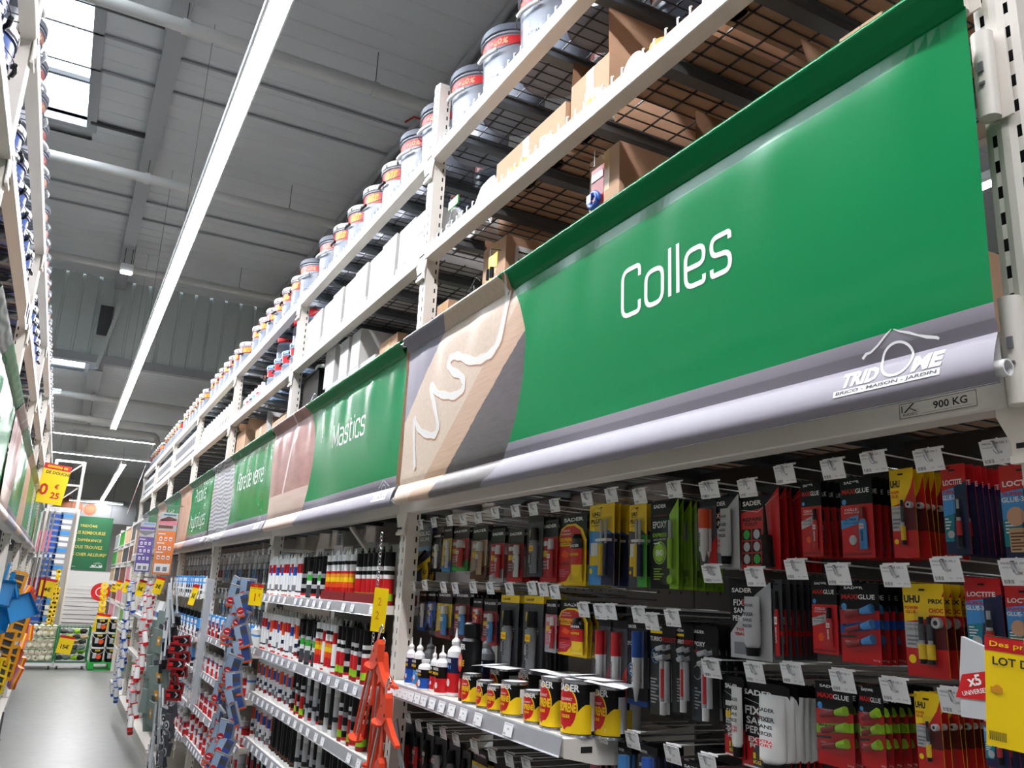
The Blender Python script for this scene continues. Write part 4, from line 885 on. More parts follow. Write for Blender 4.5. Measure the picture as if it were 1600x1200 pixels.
def D_uhu(choc=0):
    ops = [('r', 0, 0, 1, 1, 'red'), ('r', 0, .30, .45, .58, 'light_grey'), ('r', .45, .3, 1, .55, 'maroon'), ('p', [(0,.58),(.55,.62),(.85,.78),(1,.92),(1,1),(0,1)], 'yellow'), ('t', 'UHU', .22, .83, .085, .40, .05, 'ink'), ('t', 'POWER', .20, .735, .035, .34, .03, 'red'), ('t', 'GLUE', .18, .69, .035, .26, .03, 'red'),
           ('t', 'ULTRA RAPIDE', .22, .55, .02, .36, .0, 'ink'), ('t', 'CONTROL', .22, .50, .03, .36, .0, 'ink'), ('c', .15, .18, .09, 'yellow')]+lines(.05, .4, .33, .46, 3, 'ink_grey')
    if choc: ops += [('r', .60, .66, 1, .86, 'yellow'), ('t', 'PRIX', .80, .81, .05, .34, .04, 'ink'), ('t', 'CHOC', .80, .71, .05, .34, .04, 'red')]
    def S(w, h):
        r = w*.085; o = []
        for x in ((-.02, .18) if choc else (.02,)): o.append(('glue_tube', cyl_m(w*x, -h*.86, -h*.36, r, [(.1, .8, 'black'), (.42, 1, 'yellow'), (.5, .6, 'light_grey'), (.85, .75, 'dark_grey'), (1, .6, 'black')])))
        o.append(('round_seal', MB().m('light_grey').cyl((w*.34, -.010, -h*.42), (w*.34, -.0012, -h*.42), w*.11, n=18).m('ink').cyl((w*.34, -.0105, -h*.42), (w*.34, -.010, -h*.42), w*.05, n=12)))
        o.append(('blister', blister(-w*.14, w*.30, -h*.90, -h*.30, r*2.4))); return o
    return 'yellow', ops, S, [(0, 0), (1, 0), (1, .93), (.85, 1), (0, 1)]
def D_maxi(kind):
    ops = [('r', 0, 0, 1, .66, 'red'), ('t', 'SADER', .38, .945, .035, .5, .03, 'white'), ('t', 'MAXI', .27, .83, .062, .42, .03, 'red'), ('t', 'GLUE', .70, .83, .062, .42, .02, 'white'), ('c', .12, .70, .07, 'sky')]
    if kind == 'mini' or kind == 'green':
        band = 'blue' if kind == 'mini' else 'lime'
        ops += [('p', [(0,.36),(1,.44),(1,.55),(0,.47)], band), ('t', 'MINI DOSES', .38, .465, .035, .62, .03, 'ink'), ('p', [(0,.30),(.4,.32),(.4,.35),(0,.33)], 'ink'), ('t', 'COLLE INSTANTANEE', .45, .66, .02, .6, .0, 'white'), ('t', 'VERRE COMPRESSIBLE', .40, .26, .022, .6, .0, 'white'), ('t', '3x1g', .88, .05, .03, .16, .0, 'white')]
        cc = 'sky' if kind == 'mini' else 'lime'
        def S(w, h):
            o = []
            for z in (-.38, -.57, -.76):
                b = MB(); b.m('dark_red').cyl((-w*.28, -.007, h*z-.004), (w*.08, -.007, h*z+.004), .005, n=8).m('black').cyl((w*.06, -.007, h*z+.003), (w*.14, -.007, h*z+.005), .003, n=8).m(cc).cyl((w*.12, -.007, h*z+.004), (w*.38, -.007, h*z+.010), .006, .009, n=8); o.append(('mini_tube', b))
            o.append(('blister', blister(-w*.36, w*.44, -h*.86, -h*.28, .018))); return o
        return 'black', ops, S, None
    mid = {'ultra': 'sky', 'plain': 'light_grey', 'gel': 'lime'}[kind]
    ops += [('t', 'COLLE', .32, .60, .03, .4, .02, 'white'), ('t', 'INSTANTANEE', .36, .56, .022, .5, .0, 'white'), ('p', [(0,.36),(.55,.42),(.55,.53),(0,.47)], mid), ('t', 'ULTRA' if kind == 'ultra' else 'COLLAGE', .28, .475, .03, .42, .02, 'ink'), ('t', 'RESISTANTE', .3, .43, .022, .45, .0, 'ink'), ('c', .35, .22, .12, 'orange' if kind == 'plain' else 'light_grey'), ('r', .05, .03, .9, .06, 'dark_red')]
    return 'black', ops, lambda w, h: [('glue_tube', tube_m(w*.22, -h*.90, -h*.38, w*.12, 'black' if kind != 'ultra' else 'dark_red', 'red' if kind != 'ultra' else 'sky')), ('blister', blister(w*.04, w*.40, -h*.93, -h*.34, w*.24))], None
def D_fixer(kind):
    if kind == 'extra':
        ops = [('r', 0, 0, 1, .36, 'red'), ('p', [(.0,.80),(.42,.74),(.9,.80),(.9,.805),(.42,.745),(0,.805)], 'white')]+SD(.36, .87, .62, .065)+[('t', 'FIXER', .38, .66, .10, .60, .03, 'white'), ('t', 'X', .42, .66, .10, .13, .05, 'red'), ('t', 'SANS', .36, .545, .085, .5, .02, 'white'), ('t', 'PERCER', .40, .44, .085, .62, .02, 'white'),
            ('t', 'EXTRA', .40, .33, .06, .5, .04, 'white'), ('t', 'FORT', .38, .26, .06, .4, .04, 'white'), ('c', .42, .12, .2, 'dark_grey'), ('t', '110', .42, .15, .07, .35, .05, 'yellow'), ('t', 'KG/M²', .42, .08, .04, .35, .04, 'yellow'), ('r', .05, .01, .8, .03, 'white')]
        return 'black', ops, lambda w, h: [('glue_tube', tube_big(w*.30, -h*.97, -h*.12, w*.24, 'white', [('SADER', .82, .05, 'ink'), ('FIXER', .70, .06, 'ink'), ('SANS', .61, .05, 'ink'), ('PERCER', .52, .05, 'ink'), ('EXTRA', .42, .04, 'red'), ('FORT', .37, .04, 'red')], h))], [(0, 0), (1, 0), (1, .97), (.9, 1), (0, 1)]
    tri = 'light_grey'
    ops = [('p', [(.0,0),(1,0),(1,.96),(.97,.96),(.62,.8),(0,.3)], tri), ('t', 'SADER', .30, .86, .06, .5, .03, 'white'), ('t', 'FIXER', .32, .70, .08, .46, .02, 'white'), ('t', 'X', .34, .70, .08, .1, .05, 'red'), ('t', 'SANS', .28, .60, .07, .36, .02, 'white'), ('t', 'PERCER', .30, .50, .07, .46, .02, 'white'), ('t', 'TOUS', .3, .36, .04, .3, .03, 'red'), ('t', 'TRAVAUX', .36, .30, .04, .5, .03, 'red'), ('r', .1, .05, .45, .2, 'ink_grey')]
    return 'black', ops, lambda w, h: [('glue_tube', tube_big(w*.16, -h*.95, -h*.22, w*.17, 'light_grey', [('SADER', .85, .045, 'ink'), ('FIXER', .7, .06, 'ink'), ('SANS', .6, .05, 'ink'), ('PERCER', .5, .05, 'ink')], h))], [(0, 0), (1, 0), (1, .96), (.9, 1), (0, 1)]
def tube_big(x, z0, z1, r, body, texts, h):
    b = MB().m(body); hh = z1-z0; n = 14; vs = []; y = -r*.55-.001       # crimped end up, black cap below
    for z, a, q in ((z1, 1.08, .08), (z1-hh*.05, 1.06, .12), (z1-hh*.35, 1, .45), (z0+hh*.2, .95, .6), (z0+hh*.14, .6, .5)): vs += [(x+a*r*cos(2*pi*i/n), y+q*r*sin(2*pi*i/n), z) for i in range(n)]
    b.add(vs, [(j*n+i, j*n+(i+1) % n, (j+1)*n+(i+1) % n, (j+1)*n+i) for j in range(4) for i in range(n)], True)
    b.m('black').cyl((x, y, z0), (x, y, z0+hh*.14), r*.62, r*.72, n=14)
    for tx, v, th, m_ in texts: b.m(m_).text(tx, x, z0+hh*v, hh*th, y-r*(.62 if v < .65 else .45), r*1.3, .03)
    return b
def D_repare(_=0):
    ops = [('p', [(0,0),(1,0),(1,.98),(.60,.74),(0,.70)], 'red'), ('p', [(0,.74),(.45,.70),(.98,.9),(.98,.895),(.45,.69),(0,.73)], 'light_grey')]+SD(.30, .81, .5, .06)+[('t', 'REPARE', .30, .61, .045, .5, .04, 'ink'), ('t', 'TOUT', .26, .55, .045, .36, .04, 'ink')]
    for i in range(2):
        for j in range(3): ops += [('r', .03+.27*i, .36-.15*j, .26+.27*i, .49-.15*j, 'black'), ('c', .145+.27*i, .425-.15*j, .085, 'light_grey' if (i+j) % 3 else 'green')]
    return 'black', ops, lambda w, h: [('glue_tube', MB().m('black').cyl((w*.24, -.012, -h*.62), (w*.22, -.012, -h*.22), .006, .002, 8).m('dark_slot').cyl((w*.26, -.012, -h*.98), (w*.24, -.012, -h*.60), .013, .010, 10).m('red').text('REPARE TOUT', w*.25, -h*.80, h*.03, -.026, h*.26, .03, rot=pi/2))], [(0, 0), (1, 0), (1, .98), (.85, 1), (0, 1)]
def D_neo(_=0):
    ops = [('p', [(.0,0),(1,0),(1,.62),(.85,.78),(.6,.86),(.3,.86),(.08,.80),(0,.70)], 'yellow'), ('p', [(.0,.03),(.30,.06),(.62,.3),(.9,.6),(.78,.76),(.55,.83),(.28,.83),(.1,.78),(0,.62)], 'red'), ('t', 'SADER', .52, .92, .055, .7, .03, 'white'), ('t', 'COLLE', .25, .77, .025, .28, .02, 'white'), ('t', 'CONTACT', .27, .72, .025, .36, .02, 'white'),
           ('t', 'NEOPRENE', .26, .64, .055, .48, .04, 'yellow'), ('r', .06, .55, .42, .60, 'yellow'), ('t', 'LIQUIDE', .24, .575, .03, .3, .03, 'ink'), ('p', [(.1,.42),(.3,.37),(.42,.44),(.22,.5)], 'orange'), ('r', .06, .28, .42, .32, 'dark_red')]+lines(.05, .42, .12, .24, 4, 'pink')
    return 'black', ops, lambda w, h: [('glue_tube', tube_neo(w, h)), ('blister', blister(w*.04, w*.46, -h*.96, -h*.30, .012))], None
def tube_neo(w, h):
    b = MB(); x = w*.25; r = w*.19; y = -r*.26; n = 14
    b.m('black').cyl((x, y, -h*.30), (x, y, -h*.36), r*.35, r*.5, 12).m('white')
    def ring(z, a, q): return [(x+a*r*cos(2*pi*i/n), y+q*.42*r*sin(2*pi*i/n), z) for i in range(n)]
    F = [(i, (i+1) % n, n+(i+1) % n, n+i) for i in range(n)]
    for m_, z0, a0, q0, z1, a1, q1 in (('black', -h*.36, .5, .5, -h*.42, 1, .6), ('black', -h*.42, 1, .6, -h*.50, 1, .6), ('red', -h*.50, 1, .6, -h*.72, 1.02, .5), ('yellow', -h*.72, 1.02, .5, -h*.90, 1.05, .25), ('yellow', -h*.90, 1.05, .25, -h*.95, 1.08, .08)): b.m(m_).add(ring(z0, a0, q0)+ring(z1, a1, q1), F, True)
    b.m('white').text('SADER', x, -h*.46, h*.04, y-r*.27, r*1.6, .03); b.m('yellow').text('NEOPRENE', x, -h*.58, h*.04, y-r*.27, r*1.5, .03); return b
def D_epoxy80(_=0):
    ops = [('p', [(.68,0),(1,0),(1,1),(.68,.82)], 'lime'), ('t', 'SADER', .34, .93, .045, .46, .03, 'white'), ('r', .1, .82, .6, .825, 'red'), ('t', 'EPOXY', .34, .72, .08, .5, .02, 'white'), ('t', 'EXPRESS', .34, .60, .045, .5, .03, 'lime'), ('t', 'ADHESIF', .34, .55, .02, .46, .0, 'white'), ('c', .34, .40, .24, 'lime'), ('c', .34, .40, .21, 'dark_grey'), ('c', .34, .40, .19, 'lime'), ('t', '80', .34, .40, .07, .26, .02, 'white')]+lines(.14, .5, .1, .24, 5, 'lime')+lines(.14, .5, .5, .53, 1, 'white')
    return 'black', ops, lambda w, h: [('twin_syringe', MB().m('lime').cyl((w*.34, -.012, -h*.78), (w*.34, -.012, -h*.45), .007, n=10).m('light_grey').cyl((w*.34, -.012, -h*.45), (w*.34, -.012, -h*.25), .005, n=8).m('lime').cyl((w*.34, -.015, -h*.9), (w*.34, -.004, -h*.9), .011, n=14)), ('blister', blister(w*.2, w*.48, -h*.97, -h*.22, .028))], [(0, 0), (1, 0), (1, .97), (.9, 1), (0, 1)]
def D_uhuplus(g=0):
    ops = [('r', 0, 0, 1, .68, 'sky' if not g else 'dark_grey'), ('r', .5, 0, 1, .62, 'navy' if not g else 'green'), ('p', [(.0,.68),(.55,.65),(.7,.68),(1,.62),(1,1),(0,1)], 'yellow'), ('p', [(.08,.84),(.08,.93),(.28,.97),(.48,.93),(.48,.84)], 'ink'), ('p', [(.09,.845),(.09,.925),(.28,.965),(.47,.925),(.47,.845)], 'yellow'), ('t', 'UHU', .28, .88, .055, .33, .05, 'ink'), ('t', 'PLUS', .28, .79, .055, .42, .04, 'ink'), ('t', 'RAPIDE', .25, .735, .022, .3, .0, 'ink'), ('p', [(.05,.24),(.4,.24),(.4,.38),(.05,.38)], 'yellow'), ('p', [(.08,.36),(.36,.36),(.36,.52),(.08,.52)], 'white'), ('c', .1, .17, .06, 'yellow')]
    return 'yellow', ops, lambda w, h: [('twin_syringe', MB().m('light_grey').cyl((w*.10, -.010, -h*.5), (w*.10, -.010, -h*.2), .004, n=8).cyl((w*.28, -.010, -h*.5), (w*.28, -.010, -h*.2), .004, n=8).m('yellow').cyl((w*.10, -.010, -h*.88), (w*.10, -.010, -h*.5), .0075, n=10).m('navy').cyl((w*.28, -.010, -h*.88), (w*.28, -.010, -h*.5), .0075, n=10).m('white').box(-.003, w*.42, -.02, -.002, -h*.47, -h*.44)), ('blister', blister(-w*.02, w*.45, -h*.93, -h*.16, .024))], None
def D_long(c='yellow'):
    ops = [('r', 0, 0, 1, 1, 'dark_grey'), ('r', 0, .90, 1, 1, c), ('t', 'UHU', .3, .945, .03, .4, .04, 'ink'), ('r', .1, .66, .5, .78, 'yellow'), ('t', 'U', .3, .72, .06, .2, .05, 'ink'), ('t', 'COLLE', .42, .60, .05, .6, .03, 'white'), ('t', 'CONTACT', .45, .53, .05, .7, .03, 'white'), ('r', .1, .40, .5, .44, 'orange'), ('r', .1, .22, .55, .36, 'light_grey'), ('t', 'GEL', .3, .18, .04, .3, .03, 'white')]
    return 'black', ops, lambda w, h: [('glue_tube', tube_m(w*.12, -h*.95, -h*.2, w*.22, 'black', 'grey')), ('blister', blister(-w*.18, w*.42, -h*.98, -h*.14, .024))], None
def D_pen(c='red', card=0):
    if card: ops = [('r', 0, .55, 1, .95, 'black'), ('t', 'EPOXY', .22, .70, .05, .4, .03, 'white'), ('t', 'SADER', .26, .9, .04, .4, .03, 'white'), ('r', 0, 0, 1, .06, 'blue'), ('c', .22, .4, .16, 'sky'), ('c', .22, .4, .13, 'navy'), ('t', '2', .22, .4, .07, .12, .02, 'white')]
    else: ops = [('p', [(.5,0),(1,0),(1,.45),(.5,.2)], 'red'), ('r', .0, .9, 1, 1, 'black')]
    x = .18 if card else 0
    return 'black' if card else 'dark_grey', ops, lambda w, h: [('glue_pen', MB().m(c).cyl((w*x, -.014, -h*.45), (w*x, -.014, -h*.15), .0125, n=12).m('white').cyl((w*x, -.014, -h*.80), (w*x, -.014, -h*.45), .0115, n=12).cyl((w*x, -.014, -h*.95), (w*x, -.014, -h*.80), .003, .008, 10).m('ink').text('SADER', w*x, -h*.62, .006, -.0262, h*.22, .03, rot=pi/2)), ('blister', blister(w*(x-.3), w*(x+.3), -h*.98, -h*.10, .030))], None
def D_turbo(k=0):
    ops = [('r', .05, .86, .5, .89, 'yellow'), ('t', 'SADER', .3, .93, .035, .4, .03, 'white'), ('t', 'TURBO', .26, .80, .05, .44, .02, 'white'), ('t', 'RESIST', .74, .80, .05, .5, .02, 'red'), ('c', .25, .62, .16, 'sky'), ('c', .25, .62, .14, 'black'), ('t', '30', .25, .62, .06, .2, .02, 'white')]+lines(.08, .38, .12, .4, 8, 'light_grey')
    if k: ops = [('t', 'SADER', .3, .93, .035, .4, .03, 'white'), ('t', 'EPOXY', .3, .80, .05, .46, .02, 'white'), ('t', 'REPARE', .3, .72, .03, .4, .02, 'red'), ('c', .25, .5, .16, 'light_grey'), ('c', .25, .5, .14, 'black')]+lines(.08, .38, .12, .36, 7, 'light_grey')
    return 'black', ops, lambda w, h: [('twin_syringe', MB().m('light_grey').cyl((w*.14, -.012, -h*.84), (w*.14, -.012, -h*.42), .007, n=10).cyl((w*.32, -.012, -h*.84), (w*.32, -.012, -h*.42), .007, n=10).m('red').cyl((w*.20, -.014, -h*.80), (w*.20, -.014, -h*.50), .007, n=10).m('light_grey').cyl((w*.04, -.02, -h*.30), (w*.30, -.02, -h*.27), .006, n=10).cyl((w*.04, -.02, -h*.40), (w*.30, -.02, -h*.37), .006, n=10).m('white').cyl((w*.20, -.014, -h*.97), (w*.20, -.014, -h*.84), .008, n=10)), ('blister', blister(-w*.06, w*.46, -h*.99, -h*.2, .034))], [(0, 0), (1, 0), (1, .97), (.9, 1), (0, 1)]
def D_small(c1, c2, c3, txt='SADER'):
    ops = [('r', 0, 0, 1, .72, c1), ('p', [(0,0),(1,.0),(1,.25),(0,.12)], c3), ('t', txt, .5, .90, .055, .8, .03, 'white'), ('r', .08, .58, .5, .66, 'white'), ('r', .08, .40, .5, .5, 'yellow')]+lines(.1, .5, .2, .36, 3, 'light_grey')
    return 'black', ops, lambda w, h: [('glue_tube', tube_m(w*.22, -h*.92, -h*.32, w*.16, 'white', c2)), ('blister', blister(w*.0, w*.44, -h*.95, -h*.26, w*.36))], None
def D_navy(_=0):
    ops = [('t', 'GLIC', .6, .82, .07, .6, .03, 'white'), ('t', 'GUN', .6, .72, .07, .5, .03, 'white'), ('r', .3, .52, .9, .6, 'sky'), ('p', [(0,.1),(1,.34),(1,.42),(0,.2)], 'yellow'), ('c', .75, .16, .18, 'yellow'), ('t', 'U', .75, .16, .08, .16, .04, 'ink')]
    return 'navy', ops, lambda w, h: [('cutter', MB().m('black').tube([(-w*.3, -.01, -h*.9), (0, -.012, -h*.6), (w*.3, -.01, -h*.5)], .008, 6))], None
def D_fan(c):
    ops = [('r', 0, .3, 1, .36, 'red')]
    return 'dark_grey', ops, lambda w, h: [('glue_tube', tube_m(0, -h*.95, -h*.15, w*.25, 'black', c))], None
# ---- hooks: (tag pixel, card box pixels u0,v0,u1,v1, design, count, description, row)
def conv(Z, tg, bx): (a, b_), (c, d) = Z(bx[0], bx[1]), Z(bx[2], bx[3]); return Z(*tg), (a, b_, c, d)
ROWS = {}
def hook_row(rowname, items):
    for i, (Z, tg, bx, des, n, desc) in enumerate(items):
        (tu, tv), (u0, v0, u1, v1) = conv(Z, tg, bx); pos = '%s hook from right, %s' % (o_(i), rowname)
        ty, tz = at(tu, tv, 1.30); place(HOOK if ty < 2.2 else HOOK_S, (1.30, ty, tz-.010), RR, 'display hook with price tag, '+pos, 'display hooks of the glue bay')
        if not des: continue
        x = 1.352; y = .5*(at((u0), (v0+v1)/2, x)[0]+at(u1, (v0+v1)/2, x)[0]); w = abs(at(u0, (v0+v1)/2, x)[0]-at(u1, (v0+v1)/2, x)[0])*.985; um = (u0+u1)/2
        zt, zb = at(um, v0, x)[1], at(um, v1, x)[1]; h = zt-zb
        base, ops, solids, notch = des
        cm = card_mesh(w, h, ops, notch, base); sm_ = [(nm, b.mesh(nm)) for nm, b in solids(w, h)]
        step = .020; n = n+2 if n > 2 else n; rnd = random.Random(int(tu)*7+int(tv))
        for k in range(n):
            g = 'packs behind the front one, '+pos
            t = thing('glue_pack', '%s, %s on %s' % (desc, 'front' if k == 0 else o_(k), pos), 'glue pack', (x+k*step, y+(rnd.uniform(-.002, .002) if k else 0), zt), 0, g if k else None, rot=(R(rnd.uniform(-1, 2.5)) if k else 0, R(rnd.uniform(-1.2, 1.2)) if k else 0, RR+R(rnd.uniform(-5, 5) if k else -3)))
            inst(cm, 'printed_card', t)
            for nm, me in sm_: inst(me, nm, t)
hook_row('top row', [
 (Z1, (1058, 55), (1072, 100, 1250, 450), D_loctite(1), 4, 'red super glue pack with hand picture'),
 (Z1, (810, 85), (862, 104, 955, 430), D_loctite(), 6, 'red-topped navy super glue pack'),
 (Z1, (612, 93), (675, 120, 768, 442), D_uhu(), 6, 'yellow and red power glue pack'),
 (Z1, (465, 118), (492, 152, 615, 442), D_maxi('ultra'), 5, 'black and red glue pack with blue band'),
 (Z1, (292, 137), (350, 165, 428, 438), D_maxi('plain'), 5, 'narrow black and red glue pack'),
 (Z1, (157, 187), (130, 186, 280, 484), D_repare(), 5, 'red repair pack with six round pictures'),
 (Z1, (25, 193), (20, 208, 132, 480), D_fixer('tri'), 4, 'black pack with grey triangle and tube'),
 (Z2, (1270, 62), (1236, 108, 1306, 372), D_pen('orange'), 3, 'orange and grey syringe pack'),
 (Z2, (1133, 62), (1030, 106, 1155, 470), D_epoxy80(), 6, 'black and lime epoxy pack'),
 (Z2, (992, 88), (945, 125, 1022, 462), D_uhuplus(1), 3, 'yellow and green epoxy syringe pack'),
 (Z2, (876, 85), (780, 125, 892, 455), D_uhuplus(), 3, 'yellow and blue epoxy syringe pack'),
 (Z2, (777, 100), (655, 165, 780, 456), D_neo(), 4, 'wide red and yellow neoprene pack'),
 (Z2, (645, 127), (586, 190, 660, 440), D_small('red', 'red', 'red'), 3, 'small red glue pack'),
 (Z2, (557, 142), (530, 175, 600, 420), D_long('black'), 3, 'black and grey glue pack'),
 (Z2, (485, 150), (448, 225, 520, 440), D_small('dark_red', 'white', 'red'), 3, 'dark red pack with white nozzle tube'),
 (Z2, (403, 158), (378, 225, 442, 442), D_small('red', 'red', 'light_grey'), 3, 'red pack with red tube'),
 (Z2, (333, 178), (300, 212, 372, 430), D_small('tan', 'tan', 'brown'), 3, 'beige pack with clear bottle'),
 (Z2, (272, 186), (217, 218, 298, 396), D_small('red', 'red', 'green'), 2, 'red pack with green lower edge'),
 (Z2, (216, 190), (185, 214, 226, 400), D_small('yellow', 'white', 'sky', 'AQUA'), 2, 'narrow yellow pack with white tube'),
 (Z2, (153, 197), (140, 240, 182, 400), D_small('dark_grey', 'white', 'black'), 2, 'narrow black pack with white bottle'),
 (Z2, (97, 207), (62, 205, 145, 440), D_navy(), 2, 'navy pack with yellow stripe'),
])
hook_row('middle right row', [
 (Z1, (1130, 490), (1092, 540, 1240, 830), D_loctite(1), 4, 'red super glue pack with hand picture'),
 (Z1, (875, 480), (945, 515, 1085, 812), D_loctite(), 4, 'wide red-topped super glue pack'),
 (Z1, (690, 502), (722, 536, 880, 872), D_uhu(1), 6, 'yellow power glue pack with price sticker'),
 (Z1, (484, 498), (488, 535, 640, 822), D_maxi('mini'), 6, 'mini-dose glue pack with blue band'),
 (Z1, (332, 480), (388, 520, 485, 788), D_maxi('plain'), 3, 'narrow black and red glue pack'),
 (Z1, (185, 507), (250, 520, 285, 810), D_fan('red'), 4, 'clear pack turned edge-on'),
 (Z1, (33, 497), (90, 520, 250, 808), D_fixer('tri'), 2, 'black pack with grey triangle and tube'),
])
hook_row('lower right row', [
 (Z1, (905, 955), (1010, 990, 1100, 1200), D_loctite(), 3, 'super glue pack behind yellow sign'),
 (Z1, (687, 915), (765, 930, 862, 1215), D_uhu(), 6, 'yellow and red power glue pack'),
 (Z1, (500, 882), (560, 905, 655, 1200), D_maxi('green'), 6, 'mini-dose glue pack with green band'),
 (Z1, (318, 855), (402, 893, 545, 1195), D_maxi('green'), 3, 'wide mini-dose pack with green band'),
 (Z1, (183, 852), (130, 895, 320, 1215), D_fixer('extra'), 3, 'black mounting glue pack marked 110'),
 (Z1, (30, 838), (72, 870, 150, 1160), D_fixer('extra'), 2, 'narrow black mounting glue pack'),
])
hook_row('middle left row', [
 (Z2, (1282, 790), (1335, 840, 1400, 1100), D_small('black', 'white', 'red'), 2, 'black pack with white tube'),
 (Z2, (1282, 404), None or (1290, 300, 1300, 310), None, 0, ''),
 (Z2, (1125, 585), (1195, 620, 1318, 1015), D_turbo(1), 3, 'clear black epoxy syringe pack'),
 (Z2, (1040, 600), (1130, 615, 1215, 980), D_turbo(), 2, 'narrow syringe pack with red lettering'),
 (Z2, (989, 572), (1024, 600, 1145, 990), D_turbo(), 3, 'clear syringe pack with red lettering'),
 (Z2, (872, 560), (935, 590, 1027, 945), D_pen('blue', 1), 3, 'pack with blue-capped glue pen'),
 (Z2, (830, 560), (876, 600, 942, 925), D_pen('red'), 3, 'clear pack with red-capped glue pen'),
 (Z2, (763, 552), (818, 590, 872, 920), D_pen('red'), 3, 'narrow clear pack with red-capped glue pen'),
 (Z2, (646, 480), (655, 518, 785, 745), D_neo(), 5, 'wide red and yellow neoprene pack'),
 (Z2, (600, 470), (604, 515, 655, 730), D_small('pink', 'red', 'light_grey'), 2, 'small clear and red pack'),
 (Z2, (553, 465), (511, 498, 600, 818), D_long(), 3, 'long clear pack with yellow header'),
 (Z2, (461, 468), (416, 496, 500, 800), D_long(), 3, 'long clear pack with yellow header'),
 (Z2, (382, 465), (345, 510, 412, 700), D_small('dark_red', 'sky', 'red'), 3, 'red and blue fanned pack'),
 (Z2, (313, 462), (306, 510, 350, 640), D_small('red', 'red', 'black'), 2, 'small red pack'),
 (Z2, (240, 465), (230, 478, 300, 672), D_small('dark_red', 'sky', 'maroon'), 5, 'red-edged pack with blue bottle'),
 (Z2, (192, 462), (158, 476, 228, 672), D_small('yellow', 'sky', 'dark_red'), 3, 'yellow-topped pack with blue bottle'),
 (Z2, (116, 453), (122, 478, 160, 640), D_small('blue', 'blue', 'black'), 2, 'small blue and black pack'),
 (Z2, (66, 457), (86, 478, 122, 640), D_small('navy', 'white', 'blue'), 2, 'small navy and white pack'),
])
hook_row('under-shelf row', [
 (Z2, (1270, 1180), (1250, 1200, 1340, 1420), D_maxi('plain'), 2, 'black and red glue pack'),
 (Z2, (1125, 1140), (1160, 1180, 1260, 1400), D_small('red', 'white', 'black'), 3, 'red and black pack low down'),
 (Z2, (963, 1083), (985, 1110, 1066, 1400), D_pen('blue', 1), 3, 'blue-capped epoxy pack low down'),
 (Z2, (832, 1060), (898, 1100, 960, 1400), D_pen('sky', 1), 3, 'pale blue epoxy pack low down'),
 (Z2, (745, 1045), (778, 1065, 850, 1400), D_pen('pink', 1), 3, 'black and red epoxy pack low down'),
])
hook_row('bottom left row', [
 (Z2, (530, 1185), (545, 1215, 600, 1400), D_small('lime', 'lime', 'yellow'), 2, 'yellow-green pack'),
 (Z2, (460, 1165), (480, 1190, 540, 1400), D_small('grey', 'light_grey', 'grey'), 2, 'grey tool pack'),
 (Z2, (390, 1145), (300, 1125, 372, 1330), D_small('yellow', 'dark_red', 'white'), 2, 'yellow brush pack'),
 (Z2, (318, 1108), (262, 1130, 300, 1330), D_fan('brown'), 2, 'brown-handled tool pack'),
 (Z2, (243, 1082), (205, 1090, 258, 1330), D_fan('grey'), 2, 'grey tape tool pack'),
 (Z2, (190, 1055), (148, 1075, 205, 1260), D_fan('light_grey'), 2, 'clear round tool pack'),
 (Z2, (138, 1040), (110, 1060, 150, 1220), D_fan('black'), 2, 'black scraper pack'),
 (Z2, (90, 1027), (70, 1045, 108, 1220), D_fan('red'), 3, 'red-handled tool pack'),
 (Z2, (48, 992), (20, 1015, 68, 1250), D_fan('red'), 3, 'dark red tool pack'),
])
# white glue bottle in front, low right
def bottle(loc, r, h, mats, label, nozzle=True, txt=None, rz=RR, cat='glue bottle', name='glue_bottle', group=None, sq=.75):
    body, lab, lab2, capm = mats; t = thing(name, label, cat, loc, rz, group)
    b = MB().m(body).lathe((0,0,0), [(r*.9, 0), (r, .004), (r, h*.58), (r*.93, h*.66), (r*.45, h*.74), (r*.40, h*.76)], 18, sq)
    b.build('bottle_body', t)
    q = MB().m(lab).lathe((0,0,0), [(r*1.012, h*.34), (r*1.012, h*.57)], 18, sq).m(lab2).lathe((0,0,0), [(r*1.012, h*.06), (r*1.012, h*.34)], 18, sq)
    if txt:
        q.m('white').text(txt[0], 0, h*.52, h*.055, -r*sq*1.03, r*1.5, .03); q.m(txt[2]).text(txt[1], 0, h*.43, h*.055, -r*sq*1.03, r*1.5, .03); q.m('white').disc(r*.3, h*.2, r*.35, -r*sq*1.02, 14).m('orange').disc(-r*.3, h*.16, r*.25, -r*sq*1.025, 12)
    q.build('label', t)
    c = MB().m(capm).lathe((0,0,0), [(r*.44, h*.75), (r*.46, h*.80)] + ([(r*.40, h*.82), (r*.14, h*.86), (r*.07, h), (0, h)] if nozzle else [(r*.46, h*.84), (0, h*.845)]), 14); c.build('nozzle_cap' if nozzle else 'cap', t)
    return t
XS = 1.195                                                   # shelf fronts
SZ = at(700, 1096, XS)[1]
SZ = CZ-.345
def px_y(u, v, x): return at(u, v, x)[0]
